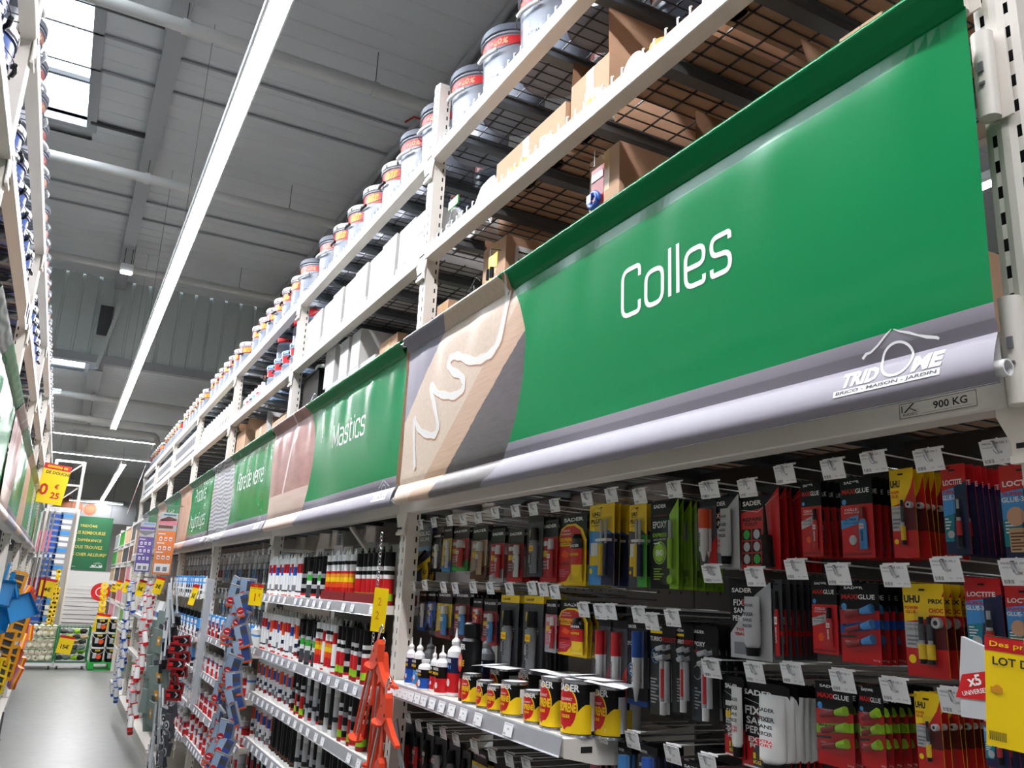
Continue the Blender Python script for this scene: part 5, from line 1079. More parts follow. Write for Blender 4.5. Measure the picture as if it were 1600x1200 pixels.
# ---- can shelf with price rail
def shelf(y0, y1, z, depth, label, rail=True, x=XS, ntag=12, side=1, seed=0, lip='rail_silver', tags=None, rz=None):
    t = thing('steel_shelf', label, 'shelf', (x, y1, z) if side > 0 else (x, y0, z), RR if side > 0 else RL); L = y1-y0
    MB().m('rack_white').box(0, L, .012, depth, -.006, 0).box(0, L, 0, .012, -.042, 0).box(0, L, depth-.01, depth, -.03, 0).box(0, .003, .012, depth, -.035, -.006).box(L-.003, L, .012, depth, -.035, -.006).build('shelf_plate', t)
    if rail:
        b = MB().m('rail_silver'); b.add([(0,-.010,-.040),(L,-.010,-.040),(L,-.002,.002),(0,-.002,.002),(0,-.013,-.044),(L,-.013,-.044),(0,0,.006),(L,0,.006)], [(0,1,2,3), (4,5,1,0), (3,2,7,6)]); b.build('price_rail', t)
        rnd = random.Random(seed); tg = MB(); n = ntag
        pos = tags or [(i+.5)/n*L+rnd.uniform(-.01, .01) for i in range(n) if rnd.random() < .9]
        q = MB().m('paper').box(-.026, .026, -.0006, 0, -.036, -.001); q.m('ink').text('SADER GLUE', 0, -.005, .0035, -.0008, .04, 0).text('7,95€', 0, -.017, .006, -.0008, .015, .01)
        for i, ww in enumerate((3, 1, 2, 1, 3, 2, 1, 2)): q.rect(-.022+i*.0017, -.033, -.022+i*.0017+ww*.00035, -.027, -.0008)
        me = q.mesh('price_label')
        for p in pos: inst(me, 'price_label', t, (p, -.0115+.004, -.001), rot=(R(-11), 0, 0))
    return t
sy0, sy1 = 1.925, 3.28
sh = shelf(sy0, sy1, SZ, .42, 'white steel shelf with tag rail holding glue bottles and cans', ntag=14, seed=4, tags=[.06, .115, .17, .225, .28, .335, .395, .455, .53, .61, .69, .78, .885, 1.08])
b = MB().m('rack_white'); b.add([(L_, y_, z_) for L_ in (sy1-sy0+.001, sy1-sy0+.006) for y_, z_ in ((0, 0), (.12, 0), (.42, .02), (.42, -.08), (.10, -.065), (0, -.045))], [(0,1,2,3,4,5), (11,10,9,8,7,6), (0,6,7,1), (5,11,6,0), (4,10,11,5), (3,9,10,4)])
b.m('dark_slot').box(sy1-sy0+.0062, sy1-sy0+.0066, .05, .085, -.035, -.02); b.build('end_bracket', sh)
def can(loc, r, h, label, group=None, lid='lid_white', a=0):
    t = thing('glue_can', label, 'can', loc, RR+a, group); n = 28
    MB().m('tin').lathe((0,0,0), [(r*1.0, 0), (r*1.01, .003), (r*.99, .006), (r*.99, h-.008), (r*1.02, h-.004), (r*1.02, h), (r*.9, h), (r*.88, h-.006), (0, h-.006)], n).build('can_body', t)
    b = MB().m('black').lathe((0,0,0), [(r*1.004, .008), (r*1.004, h-.010)], n)
    def wrap(pts, mat, o): b.m(mat).add([((r+o)*sin(u), -(r+o)*cos(u), z) for u, z in pts], [list(range(len(pts)))])
    def blob(c, s, hh, mat, o, f=lambda u, v: (u, v)):
        k = 10; vs = []; fs = []
        for j in range(k+1):
            v = -1+2*j/k; ww = math.sqrt(max(0, 1-v*v))
            for i in range(9): u = -ww+2*ww*i/8; vs.append((c+s*u, h*.5+hh*v))
        b.m(mat).add([((r+o)*sin(u), -(r+o)*cos(u), z) for u, z in vs], [(j*9+i, j*9+i+1, (j+1)*9+i+1, (j+1)*9+i) for j in range(k) for i in range(8)])
    k = 8; b.m('yellow').add([((r+.0006)*sin(u), -(r+.0006)*cos(u), z) for u in [-.2+1.5*i/k for i in range(k+1)] for z in (.010, h*(.15+.45*max(0, (0))) )]+[], [])
    vs = []; 
    for i in range(13):
        u = -1.0+2.5*i/12; top = h*(.12+.46*max(0, min(1, (u+.6)/1.6))**1.3); vs += [((r+.0006)*sin(u), -(r+.0006)*cos(u), .010), ((r+.0006)*sin(u), -(r+.0006)*cos(u), top)]
    b.add(vs, [(2*i, 2*i+2, 2*i+3, 2*i+1) for i in range(12)])
    blob(-.15, .80, h*.40, 'yellow', .0009); blob(-.18, .76, h*.375, 'red', .0012)
    b.m('white').text('SADER', 0, h*.86, h*.13, 0, r*1.5, .035, 0, (0, 0, r+.0016)); b.m('yellow').text('NEOPRENE', -r*.15, h*.52, h*.17, 0, r*1.45, .04, 0, (0, 0, r+.002)); b.m('white').text('COLLE CONTACT', -r*.12, h*.66, h*.05, 0, r*.9, .02, 0, (0, 0, r+.002)); b.m('yellow').text('LIQUIDE', -r*.1, h*.36, h*.07, 0, r*.6, .04, 0, (0, 0, r+.002))
    b.m('paper').lathe((0,0,0), [(r*1.008, h*.12), (r*1.008, h*.8)], 28)
    # keep only the side strip of the paper
    keep = []; base = len(b.f)-28
    for i in range(28):
        a0 = 2*pi*(i+.5)/28
        if not (-.9 < ((a0+pi/2) % (2*pi)) - 1.75 < -.1+.5): keep.append(base+i)
    for i in sorted(keep, reverse=True): del b.f[i]; del b.fm[i]; del b.sm[i]
    b.build('label', t)
    MB().m(lid).lathe((0,0,0), [(r*.86, h-.006), (r*.86, h-.001), (0, h-.001)], n).build('lid', t)
    return t
def on_shelf(u, v, dx): return px_y(u, v, XS+dx)
Z2u = lambda x: 620+x*.3832
def zpx(Zx, dx, v=900): return at(Z2u(Zx), 740+v*.3832, XS+dx)[0]
cans = [(300, .030, .085, .06), (350, .028, .075, .045), (402, .030, .080, .05), (462, .037, .10, .05), (565, .036, .09, .055), (640, .044, .13, .06), (735, .047, .14, .06), (850, .042, .13, .13)]
cx = [(305, 870, .03, .095), (362, 885, .027, .085), (408, 900, .029, .08), (480, 905, .040, .10), (568, 920, .034, .09), (648, 935, .042, .135), (742, 945, .046, .14), (870, 950, .043, .13)]
for i, (x_, v_, r_, h_) in enumerate(cx):
    d = r_+.02+(.07 if i == 7 else 0); yy = at(Z2u(x_), 740+v_*.3832, XS+d)[0]
    can((XS+d, yy, SZ), r_, h_, 'black, red and yellow neoprene glue can, %s from the bottles on the can shelf' % o_(i), a=.12 if i % 2 else .3)
for i, (x_, r_, h_) in enumerate([(330, .045, .12), (440, .05, .11), (560, .05, .12), (690, .055, .13), (800, .05, .12), (920, .05, .12)]):
    d = .19; yy = at(Z2u(x_), 740+860*.3832, XS+d)[0]; can((XS+d, yy, SZ), r_, h_, 'neoprene glue can in the back row of the can shelf, %s from the left' % o_(i), 'back row cans')
bt = [(50, .024, .175, 'SADER', 'navy', 'blue', 0), (85, .027, .175, 'SADER', 'black', 'sky', 0), (112, .034, .125, 'SADER', 'black', 'blue', 1), (148, .018, .155, 'SADER', 'black', 'red', 0), (180, .030, .165, 'SADER', 'black', 'red', 0)]
for i, (x_, r_, h_, tx, l1, l2, nz) in enumerate(bt):
    d = .045+.012*(i % 2); yy = at(Z2u(x_), 740+860*.3832, XS+d)[0]
    bottle((XS+d, yy, SZ), r_, h_, ('white_gloss', l1, l2, 'white'), 'white wood glue bottle with %s label, %s from the left on the can shelf' % (l2, o_(i)), nozzle=not nz, txt=(tx, 'BOIS', 'yellow'))
for i, (x_, l1, l2, c_) in enumerate([(236, 'navy', 'red', 'white'), (365, 'navy', 'navy', 'light_grey'), (132, 'grey', 'grey', 'grey')]):
    d = .08 if i < 1 else .16; yy = at(Z2u(x_), 740+800*.3832, XS+d)[0]
    bottle((XS+d, yy, SZ), .036, .225 if i < 2 else .17, (c_, l1, l2, c_), ['white and navy adhesive bottle with long nozzle', 'translucent navy label bottle behind the cans', 'grey bottle behind the white glue bottles'][i]+' on the can shelf', txt=('SADER', 'R41', 'sky'))
yy = at(Z2u(290), 740+780*.3832, XS+.07)[0]
t = thing('spray_can', 'tall black and red aerosol can on the can shelf', 'spray can', (XS+.08, yy, SZ), RR-.2)
MB().m('black').lathe((0,0,0), [(.036, 0), (.036, .19), (.028, .20), (.027, .205), (.030, .206), (.030, .245), (.024, .25), (0, .25)], 22).build('can_body', t)
q = MB().m('red').lathe((0,0,0), [(.0365, .01), (.0365, .07)], 22); q.disc(0, .12, .03, -.0368, 20); q.m('white').text('SADER', 0, .172, .018, 0, .055, .03, 0, (0, 0, .0372)); q.m('yellow').text('NEOPRENE', 0, .12, .02, 0, .055, .04, 0, (0, 0, .0385)); q.m('skin_print').disc(.01, .05, .014, -.038, 14); q.build('label', t)
for i, (x_, v_) in enumerate([(345, 815), (400, 838), (600, 832), (690, 845), (780, 850), (830, 862)]):
    d = .06; yy = at(Z2u(x_), 740+v_*.3832, XS+d)[0]; t = thing('leaflet', 'loose white leaflet lying on the cans, %s from the left' % o_(i), 'leaflet', (XS+.09, yy, SZ+[.125, .125, .138, .145, .145, .14][i]), rot=(R(4-3*i % 7), R(5*(i % 3)-5), RR+.25*(i % 3)))
    MB().m('paper').box(-.055, .055, -.04, .04, 0, .001).m('ink_grey').box(-.045, .02, -.03, -.028, .001, .0013).box(-.045, .03, -.02, -.018, .001, .0013).box(-.04, .01, 0, .002, .001, .0013).build('sheet', t)
# white sachet and the yellow price sign at the right edge
t = thing('glue_sachet', 'white sachet with red x5 print beside the yellow price sign', 'sachet', (1.12, at(1520, 1085, 1.12)[0], at(1520, 1030, 1.12)[1]), rot=(0, R(-14), RR))
b = MB().m('light_grey').prism([(-.035, -.07), (.03, -.085), (.045, 0), (0, .03), (-.02, -.02)], -.004, .004).m('red').flat([(-.034, -.045), (.03, -.06), (.04, -.02), (-.015, -.018)], -.0046); b.m('white').text('x5', 0, -.028, .014, -.0049, .02, .03).text('UNIVERSELLE', 0, -.042, .006, -.0049, .045, .01); b.build('sachet_body', t)
y1, z1 = at(1538, 992, 1.0); y0 = y1-.14
t = thing('price_sign', 'yellow lot price sign with red figure at the right edge', 'sign', (1.0, y1, z1), rot=(0, R(4), RR+R(8)))
b = MB().m('sign_yellow').box(0, .15, 0, .0012, -.125, 0).m('red').rect(0, -.017, .15, 0, -.0003); b.m('ink').rect(.002, -.001, .15, 0, -.0005)
b.m('sign_yellow').text('Des prix comme ca', .062, -.0095, .008, -.0007, .112, .01); b.m('ink').text('LOT DE 5', .038, -.028, .0095, -.0007, .058, .02); b.m('red').text('1', .055, -.082, .040, -.0007, .022, .04).text('€', .095, -.07, .02, -.0007, .018, .03)
b.m('amber').disc(.014, -.06, .005, -.0007, 12).rect(.006, -.064, .02, -.058, -.0008); b.m('ink')
for i in range(9): b.rect(.004+i*.0022, -.118, .005+i*.0022, -.108, -.0007)
b.build('sign_board', t); MB().m('chrome').tube([(.06, .06, .02), (.055, .01, .015), (.05, -.01, .0), (.048, -.008, -.012)], .0022, 6).build('wire_hook', t)
# ---------------------------------------------------------------- shelving bays beyond the glue bay
SHN = ['top', 'second', 'third', 'fourth', 'fifth', 'lowest']
def cart_proto(spec, r=.0235, h=.215, nozzle=True, name='sealant_cartridge'):
    t = thing(name, 'proto', 'cartridge', (0, 0, -50)); b = MB(); z = 0; n = 12
    for f, m_ in spec: b.m(m_).lathe((0,0,0), [(r, z), (r, f*h)], n); z = f*h
    b.m(spec[-1][1]).lathe((0,0,0), [(r, h), (r*1.06, h), (r*1.06, h+.004), (r*.3, h+.006)], n)
    b.build('cartridge_body', t)
    if nozzle: MB().m('white' if nozzle is True else nozzle).lathe((0,0,0), [(r*.3, h+.006), (r*.3, h+.016), (r*.18, h+.02), (r*.14, h+.03), (0, h+.03)], 8).build('nozzle', t)
    return proto_tree(t)
def lab(b, r, h, ops):
    for tx, z, hh, m_, w in ops: b.m(m_).text(tx, 0, h*z, h*hh, 0, r*w, .03, 0, (0, 0, r+.0012))
CT = {
 'wr': (cart_proto([(.04, 'red'), (.12, 'white'), (.16, 'ink'), (.62, 'white_gloss'), (.86, 'red'), (1, 'white')]), 'white sealant cartridge with red band'),
 'wb': (cart_proto([(.14, 'white'), (.3, 'ink_grey'), (.55, 'white_gloss'), (.78, 'blue'), (1, 'white')]), 'white sealant cartridge with blue band'),
 'wo': (cart_proto([(.1, 'white'), (.2, 'dark_red'), (.3, 'white'), (.40, 'navy'), (.52, 'white_gloss'), (.84, 'orange'), (1, 'white')]), 'white sealant cartridge with orange band'),
 'bk': (cart_proto([(.06, 'white'), (.12, 'red'), (.24, 'black'), (.34, 'light_grey'), (.5, 'black'), (.6, 'silver'), (1, 'black')], nozzle='grey'), 'black sealant cartridge with grey label'),
 'gr': (cart_proto([(.06, 'ink'), (.35, 'dark_grey'), (.46, 'white'), (.62, 'green'), (.7, 'light_grey'), (1, 'black')], .03, .20, nozzle=False, name='spray_can'), 'black aerosol can with green label'),
 'go': (cart_proto([(.10, 'white'), (.3, 'red'), (.42, 'orange'), (.52, 'yellow'), (.6, 'amber_print'), (.66, 'red'), (.8, 'white'), (.88, 'black'), (1, 'white')]), 'orange and red glue cartridge'),
 'br': (cart_proto([(.08, 'dark_red'), (.22, 'lime'), (.34, 'red'), (.5, 'red'), (.58, 'white'), (.66, 'black'), (.74, 'white'), (1, 'black')], nozzle='black'), 'black and red glue cartridge'),
 'dk': (cart_proto([(.1, 'white'), (.15, 'ink'), (.2, 'brown'), (1, 'black')], nozzle='dark_grey'), 'dark brown sealant cartridge'),
 'cl': (cart_proto([(.3, 'light_grey'), (.4, 'ink'), (.8, 'light_grey'), (1, 'white')], nozzle='white'), 'clear sealant cartridge with dark band'),
 'bl': (cart_proto([(.2, 'ink'), (.3, 'white'), (.5, 'navy'), (1, 'sky')], .03, .16, nozzle=False, name='adhesive_tub'), 'blue adhesive tub'),
 'rb': (cart_proto([(.5, 'red'), (.65, 'white'), (.9, 'red'), (1, 'dark_red')], .035, .11, nozzle=False, name='filler_tub'), 'red and white filler tub'),
 'wt': (cart_proto([(.2, 'light_grey'), (.7, 'white'), (.8, 'sky'), (1, 'white')], .03, .14, nozzle=True, name='filler_tube'), 'white filler tube with blue stripe'),
}
def fill(bay, si, z, segs, rows=1, xf=XS+.045, dx=.056):
    for r_ in range(rows):
        c = 0
        for y0, y1, kinds, sp in sorted(segs, key=lambda q: -q[1]):
            y = y1-sp/2; i = 0
            while y > y0:
                tr, ds = CT[kinds[i % len(kinds)]]
                place(tr, (xf+dx*r_+random.uniform(-.006, .006), y+random.uniform(-.003, .003), z), RR+random.uniform(-.5, .5), '%s, %s from left, %s %s shelf, %s row' % (ds, o_(c), SHN[si], bay.split()[0], 'front' if r_ == 0 else 'back'), '%s on the %s shelf of the %s bay' % (ds, SHN[si], bay))
                i += 1; c += 1; y -= sp
BI = {'Mastics': 1, 'Fibre de verre': 2, 'Produits': 3, 'fifth': 4, 'sixth': 5, 'farthest': 6}
def bay_shell(k, zs, seed, xfs=None):
    y0, y1 = PY[k]+PH+.02, PY[k+1]-PH-.02; bn = BN[k]
    t = thing('back_panel', 'beige back panel of the %s bay' % bn, 'panel', (1.70, y1, .15), RR); w = y1-y0
    for i in range(2): MB().m('pegboard').box(i*w/2+.003, (i+1)*w/2-.003, 0, .012, 0, CZ+.30).build('panel_sheet', t)
    t = thing('shelf_plinth', 'white base plinth of the %s bay' % bn, 'plinth', (XR-.05, y1, 0), RR)
    MB().m('rack_white').box(0, w, 0, .02, .0, .13).build('kick_board', t); MB().m('rack_white').box(0, w, -.01, .5, .13, .165).build('base_shelf', t)
    for i, z in enumerate(zs):
        shelf(y0, y1, CZ+z, 1.68-XS, 'white shelf with price rail, %s of the %s bay' % (SHN[i], bn), ntag=18, seed=seed+i)
bay_shell(1, [-.065, -.397, -.662, -.93, -1.22], 10)
uy = lambda u, v, x=XS+.045: at(u, v, x)[0]
Z3u = lambda q: 360+q/3
def seg(a, b_, v, kinds, sp=.054, Z=Z3u, x=XS+.045): return (at(Z(b_), v, x)[0]+.0, at(Z(a), v, x)[0], kinds, sp)
m1 = 5.68
fill('Mastics', 0, CZ-.063, [seg(600, 745, 905, ['br'], .075), seg(462, 592, 905, ['go'], .062), seg(352, 462, 905, ['bk', 'bk', 'gr'], .064), (seg(352, 462, 905, [])[1], m1, ['wr', 'wb', 'wr', 'wr', 'wb'], .062)])
for a, b_ in ((540, 676), (428, 538)):
    ya, yb = at(Z3u(b_), 925, XS+.01)[0], at(Z3u(a), 925, XS+.01)[0]
    MB().m('dark_red').box(0, yb-ya, 0, .004, 0, .045).box(0, .003, 0, .2, 0, .045).box(yb-ya-.003, yb-ya, 0, .2, 0, .045).build('display_tray', None, (XS+.006, yb, CZ-.063), RR, label='dark red card tray on the top Mastics shelf, %s one' % ('right' if a == 540 else 'left'), cat='tray')
fill('Mastics', 1, CZ-.395, rows=2, segs=[seg(515, 660, 1020, ['br', 'br', 'bk'], .062), seg(415, 515, 1010, ['go', 'go', 'wr'], .06), seg(330, 415, 1000, ['bk', 'gr'], .064), (seg(330, 415, 1000, [])[1], m1, ['wr', 'wr', 'wb', 'wr', 'wo'], .062)])
fill('Mastics', 2, CZ-.660, [seg(530, 640, 1100, ['br', 'bk'], .062), seg(440, 530, 1090, ['dk', 'cl'], .07), seg(372, 440, 1090, ['cl', 'bk'], .06), seg(305, 372, 1080, ['bk', 'br'], .062), (seg(305, 372, 1080, [])[1], m1, ['wo', 'wb', 'wo', 'wb'], .062)])
fill('Mastics', 3, CZ-.928, [(3.42, 4.05, ['bk'], .064), (4.05, 4.55, ['cl', 'bk'], .062), (4.55, 5.15, ['dk'], .062), (5.15, m1, ['wo', 'wb'], .062)])
fill('Mastics', 4, CZ-1.218, [(3.42, 4.3, ['bk', 'dk'], .066), (4.3, 5.0, ['br', 'cl'], .062), (5.0, m1, ['wr', 'dk'], .062)])
# white boards stored above the top Mastics shelf
for i in range(11):
    y = 3.42+i*.205; t = thing('white_carton', 'upright white card box, %s from the near upright, above the Mastics shelves' % o_(i), 'box', (1.52, y+.19, CZ-.06), RR)
    MB().m('box_white').box(0, .19, 0, .12, 0, .29+.012*(i % 3)).build('box_body', t); MB().m('light_grey').box(.02, .17, -.0006, 0, .10, .12).build('printed_mark', t)
t = thing('diagonal_brace', 'white diagonal shelf strut behind the top Mastics shelf', 'strut', (1.30, 4.2, CZ+.30), RR); MB().m('rack_white').bar((0, 0, 0), (.25, .1, -.22), .03, .012).build('strut', t)
hook_names = 0
def hang_row(bay, rowname, z, y0, y1, sp, kinds, xh=1.32, L=.3, n=3, w=.075, h=.16, tagz=.0):
    y = y1; i = 0
    while y > y0:
        c1, c2, c3 = kinds[i % len(kinds)]
        place(HOOK_S, (xh, y, CZ+z), RR, 'display hook with price tag, %s from the left, %s' % (o_(i), rowname), 'display hooks, '+rowname)
        key = ('hr', c1, c2, c3, w, h)
        if key not in CT: 
            _, ops, solids, _n = D_small(c1, c2, c3); CT[key] = (card_mesh(w, h, [o for o in ops], None, c1), [(nm, b.mesh(nm)) for nm, b in solids(w, h)])
        cm, sm_ = CT[key]
        for k in range(n):
            t = thing('hanging_pack', '%s and %s hanging pack, %s on %s hook, %s' % (c1.replace('_', ' '), c2.replace('_', ' '), o_(k), o_(i), rowname), 'blister pack', (xh+.03+k*.03, y, CZ+z-.004), 0, 'hanging packs, '+rowname, rot=(0, R(random.uniform(-2, 2)), RR))
            inst(cm, 'printed_card', t)
            for nm, me in sm_: inst(me, nm, t)
        i += 1; y -= sp
# Fibre de verre bay
bay_shell(2, [-.44, -.73, -1.02, -1.30], 20)
hang_row('Fibre de verre', 'upper Fibre row', .22, 5.95, 8.1, .19, [('light_grey', 'light_grey', 'white'), ('white', 'sky', 'light_grey'), ('light_grey', 'dark_grey', 'grey')], h=.22, w=.11)
hang_row('Fibre de verre', 'lower Fibre row', -.08, 5.95, 8.1, .19, [('grey', 'dark_grey', 'black'), ('light_grey', 'sky', 'white'), ('dark_grey', 'grey', 'light_grey')], h=.20, w=.10)
fill('Fibre de verre', 0, CZ-.438, [(5.85, 6.8, ['wt', 'bl', 'wt'], .075), (6.8, 8.15, ['bl', 'wt', 'rb'], .075)])
fill('Fibre de verre', 1, CZ-.728, [(5.85, 7.0, ['wt', 'rb', 'wt'], .075), (7.0, 8.15, ['wt', 'wt', 'rb'], .075)])
fill('Fibre de verre', 2, CZ-1.018, [(5.85, 7.0, ['rb', 'wt'], .078), (7.0, 8.15, ['rb', 'rb', 'wt'], .078)])
fill('Fibre de verre', 3, CZ-1.298, [(5.85, 7.0, ['wr', 'cl'], .07), (7.0, 8.15, ['rb', 'wr', 'wt'], .075)])
# Produits bay
bay_shell(3, [-.12, -.50, -.76, -1.05, -1.34], 30)
hang_row('Produits', 'top Produits row', .24, 8.4, 10.55, .22, [('white', 'red', 'light_grey'), ('light_grey', 'white', 'red'), ('white', 'light_grey', 'red')], h=.26, w=.13)
fill('Produits', 0, CZ-.118, [(8.3, 10.6, ['wt', 'bl'], .085)])
fill('Produits', 1, CZ-.498, [(8.3, 10.6, ['wt', 'bk', 'bl'], .085)])
fill('Produits', 2, CZ-.758, [(8.3, 10.6, ['wt', 'bl', 'cl'], .085)])
fill('Produits', 3, CZ-1.048, [(8.3, 10.6, ['wt', 'cl'], .085)])
fill('Produits', 4, CZ-1.338, [(8.3, 10.6, ['cl', 'wt', 'rb'], .085)])
for k, zs in ((4, [-.55, -1.1]), (5, [-.55, -1.1]), (6, [-.2, -.8])):
    bay_shell(k, zs, 40+k)
    for i in range(8):
        for j, z in enumerate(zs):
            if z == -.2 or j: continue
            y = PY[k]+.2+i*.29; c = [('white', 'sky'), ('light_grey', 'red'), ('white', 'dark_grey')][i % 3]
            t = thing('paint_tray', '%s paint tray standing on the top shelf of the %s bay, %s along' % (c[0].replace('_', ' '), BN[k], o_(i)), 'paint tray', (1.28, y, CZ+z), RR+.2)
            MB().m(c[0]).add([(-.11,0,0),(.11,0,0),(.10,.06,.26),(-.10,.06,.26),(-.10,.03,0.01),(.10,.03,.01),(.09,.08,.25),(-.09,.08,.25)], [(0,1,2,3),(4,7,6,5),(0,4,5,1),(1,5,6,2),(2,6,7,3),(3,7,4,0)]).build('tray_body', t); MB().m(c[1]).box(-.05, .05, -.002, .0, .05, .12).build('label', t)
# ------- clip strips
def strip_pack_mesh(kind):
    b = MB(); w, h = .085, .12
    if kind == 'gloves':
        b.m('grey').prism([(-w/2, -h), (w/2, -h), (w/2, 0), (-w/2, 0)], -.006, .006); b.m('light_grey').rect(-w*.46, -h*.90, w*.1, -h*.04, -.0062); b.m('orange').rect(-w/2, -h, w/2, -h*.93, -.0064); b.m('pail_blue').rect(-.005, -h*.9, .035, -h*.1, -.0064); b.m('pale_blue').rect(-.038, -h*.62, -.008, -h*.05, -.0064)
        b.m('dark_grey').rect(-.005, -h*.45, .03, -h*.2, -.0068); b.m('red').disc(-.02, -h*.72, .019, -.0068, 12); b.m('paper').rect(-.03, -h*.74, -.01, -h*.70, -.0072)
    elif kind == 'chevron':
        b.m('dark_red').prism([(-w*.6, -h*.55), (w*.6, -h*.55), (w*.6, 0), (-w*.6, 0)], -.005, .005); b.m('black').rect(-w*.5, -h*.42, w*.5, -h*.1, -.0054); b.m('light_grey').flat([(.01, -h*.12), (.02, -h*.12), (.035, -h*.26), (.02, -h*.4), (.01, -h*.4), (.024, -h*.26)], -.0058); b.m('red').rect(-w*.5, -h*.38, -w*.2, -h*.2, -.0058)
    elif kind == 'roller_r' or kind == 'roller_b':
        c = 'red' if kind[-1] == 'r' else 'blue'
        b.m('white').cyl((0, -.02, -.14), (0, -.02, -.04), .026, n=10).m(c).cyl((0, -.02, -.17), (0, -.02, -.14), .022, .027, 10).m(c).cyl((0, -.02, -.04), (0, -.02, -.03), .027, n=10).m('bag_film').cyl((0, -.02, -.03), (0, 0, 0), .02, .004, 8)
    elif kind == 'tray':
        b.m('grey_green').prism([(-.075, -.20), (.075, -.20), (.08, -.02), (-.08, -.02)], -.03, .0); b.m('amber').rect(-.01, -.14, .035, -.07, -.0305); b.m('white').disc(.012, -.105, .012, -.031, 10); b.m('dark_grey').box(-.03, .03, -.02, -.01, -.02, .02)
    elif kind == 'brush':
        b.m('light_grey').bar((0, -.01, 0), (.0, -.02, -.30), .014, .01).m('black').box(-.035, .035, -.028, -.008, -.38, -.29).m('tin').box(-.036, .036, -.030, -.006, -.31, -.28)
    elif kind == 'wheel':
        b.m('dark_grey').box(-.03, .03, -.03, 0, -.09, 0).m('light_grey').cyl((0, -.032, -.07), (0, -.026, -.07), .03, n=16).m('black').cyl((0, -.035, -.07), (0, -.030, -.07), .018, n=12).m('white').cyl((0, -.037, -.07), (0, -.033, -.07), .008, n=10)
    elif kind == 'tape_y':
        b.m('yellow').tube([(.028*cos(2*pi*i/12), -.02, -.04+.028*sin(2*pi*i/12)) for i in range(12)], .013, 6, True).m('black').box(-.03, .03, -.002, 0, -.07, 0)
    elif kind == 'sponge':
        b.m('orange').box(-.05, .05, -.05, -.03, -.14, 0).m('yellow').box(-.05, .05, -.03, -.015, -.14, 0).m('pink').box(-.05, .05, -.015, 0, -.14, 0)
    return b.mesh(kind+'_pack')
SPK = {}
def clip_strip(x, y, z0, z1, kind, n, cols, label, plabel, cat, rz=RR, spread=.06, size=1, tilt=20, pname='strip_pack', face=0):
    t = thing('clip_strip', label, 'clip strip', (x+ (.02 if rz == RR else -.02), y, z0), rz)
    MB().m('white').box(-.012, .012, 0, .002, z1-z0, 0).build('strip', t)
    for i in range(6): MB().m('white').box(-.02, .02, -.006, 0, (z1-z0)*i/6-.01, (z1-z0)*i/6).build('clip', t)
    if kind not in SPK: SPK[kind] = strip_pack_mesh(kind)
    rnd = random.Random(int(y*100)+n); k = 0
    for i in range(n):
        for c in range(cols):
            z = z0+(z1-z0)*(i+.5*(c % 2))/n; yy = y+(c-(cols-1)/2)*spread+rnd.uniform(-.012, .012)
            o = inst(SPK[kind], pname, None, (x-(.02+.02*((i+c) % 2)+rnd.uniform(0, .03))*(1 if rz == RR else -1), yy, z), rot=(R(rnd.uniform(0, 16)), R(rnd.uniform(-tilt, tilt)), rz+R(face+rnd.uniform(-35, 35))), scale=(size,)*3,
                     label='%s, %s down, %s column' % (plabel, o_(i), ['left', 'right', 'third'][c] if cols < 3 else ['left', 'middle', 'right'][c]) if cols > 1 else '%s, %s from the top' % (plabel, o_(i)), cat=cat, group=plabel)
def strip_px(px, x): return at(*px, x)
y, z = at(405, 930, 1.08)
clip_strip(1.10, 5.66, CZ+.03, CZ-1.55, 'gloves', 17, 3, 'long clip strip of blue glove packs at the Mastics and Fibre de verre upright', 'blue and white glove pack on the clip strip', 'blister pack', spread=.12, size=1.2, tilt=25, face=52)
t = thing('price_sign', 'small yellow 1 euro price sign above the glove packs', 'sign', (1.08, at(392, 912, 1.08)[0], at(404, 912, 1.08)[1]), rot=(0, R(2), RR+R(25))); b = MB().m('sign_yellow').box(0, .13, 0, .001, -.13, 0).m('red').rect(0, -.02, .13, 0, -.0003); b.m('ink').text('LOT DE 10 PAIRES', .065, -.028, .007, -.0006, .11, .01).m('red').text('1', .06, -.08, .045, -.0006, None, .04).text('€', .10, -.065, .02, -.0006, None, .03).m('sign_yellow').text('Des prix', .06, -.011, .009, -.0006); b.build('sign_board', t)
clip_strip(1.12, at(283, 1035, 1.1)[0], CZ-.48, CZ-1.0, 'chevron', 8, 1, 'clip strip of dark red packs at the third shelf edge', 'dark red and black pack with chevron', 'blister pack', size=1.45, tilt=8, face=45)
clip_strip(1.12, at(283, 1035, 1.1)[0], CZ-1.05, CZ-1.5, 'wheel', 6, 2, 'clip strip of small castor wheels below the dark red packs', 'small castor wheel on the clip strip', 'castor', size=1.3, spread=.12)
clip_strip(1.13, at(252, 1030, 1.1)[0], CZ-.30, CZ-1.35, 'tray', 6, 2, 'clip strip of grey paint trays beneath the orange poster', 'grey paint tray with orange sticker', 'paint tray', size=1.3, spread=.22, tilt=10, face=45)
clip_strip(1.13, at(270, 930, 1.1)[0], CZ+.02, CZ-.5, 'brush', 5, 3, 'clip strip of long-handled brushes beneath the orange poster', 'long grey-handled brush', 'brush', size=1.25, spread=.12, tilt=14)
clip_strip(1.12, at(250, 1110, 1.08)[0], CZ-1.0, CZ-1.9, 'brush', 5, 3, 'low clip strip of brushes beneath the paint trays', 'low hanging grey brush', 'brush', size=1.2, spread=.14, tilt=20)
clip_strip(1.10, at(224, 1020, 1.08)[0], CZ-.02, CZ-1.65, 'roller_r', 12, 3, 'clip strip of red and white paint rollers', 'red and white paint roller', 'paint roller', size=1.3, spread=.17, tilt=14)
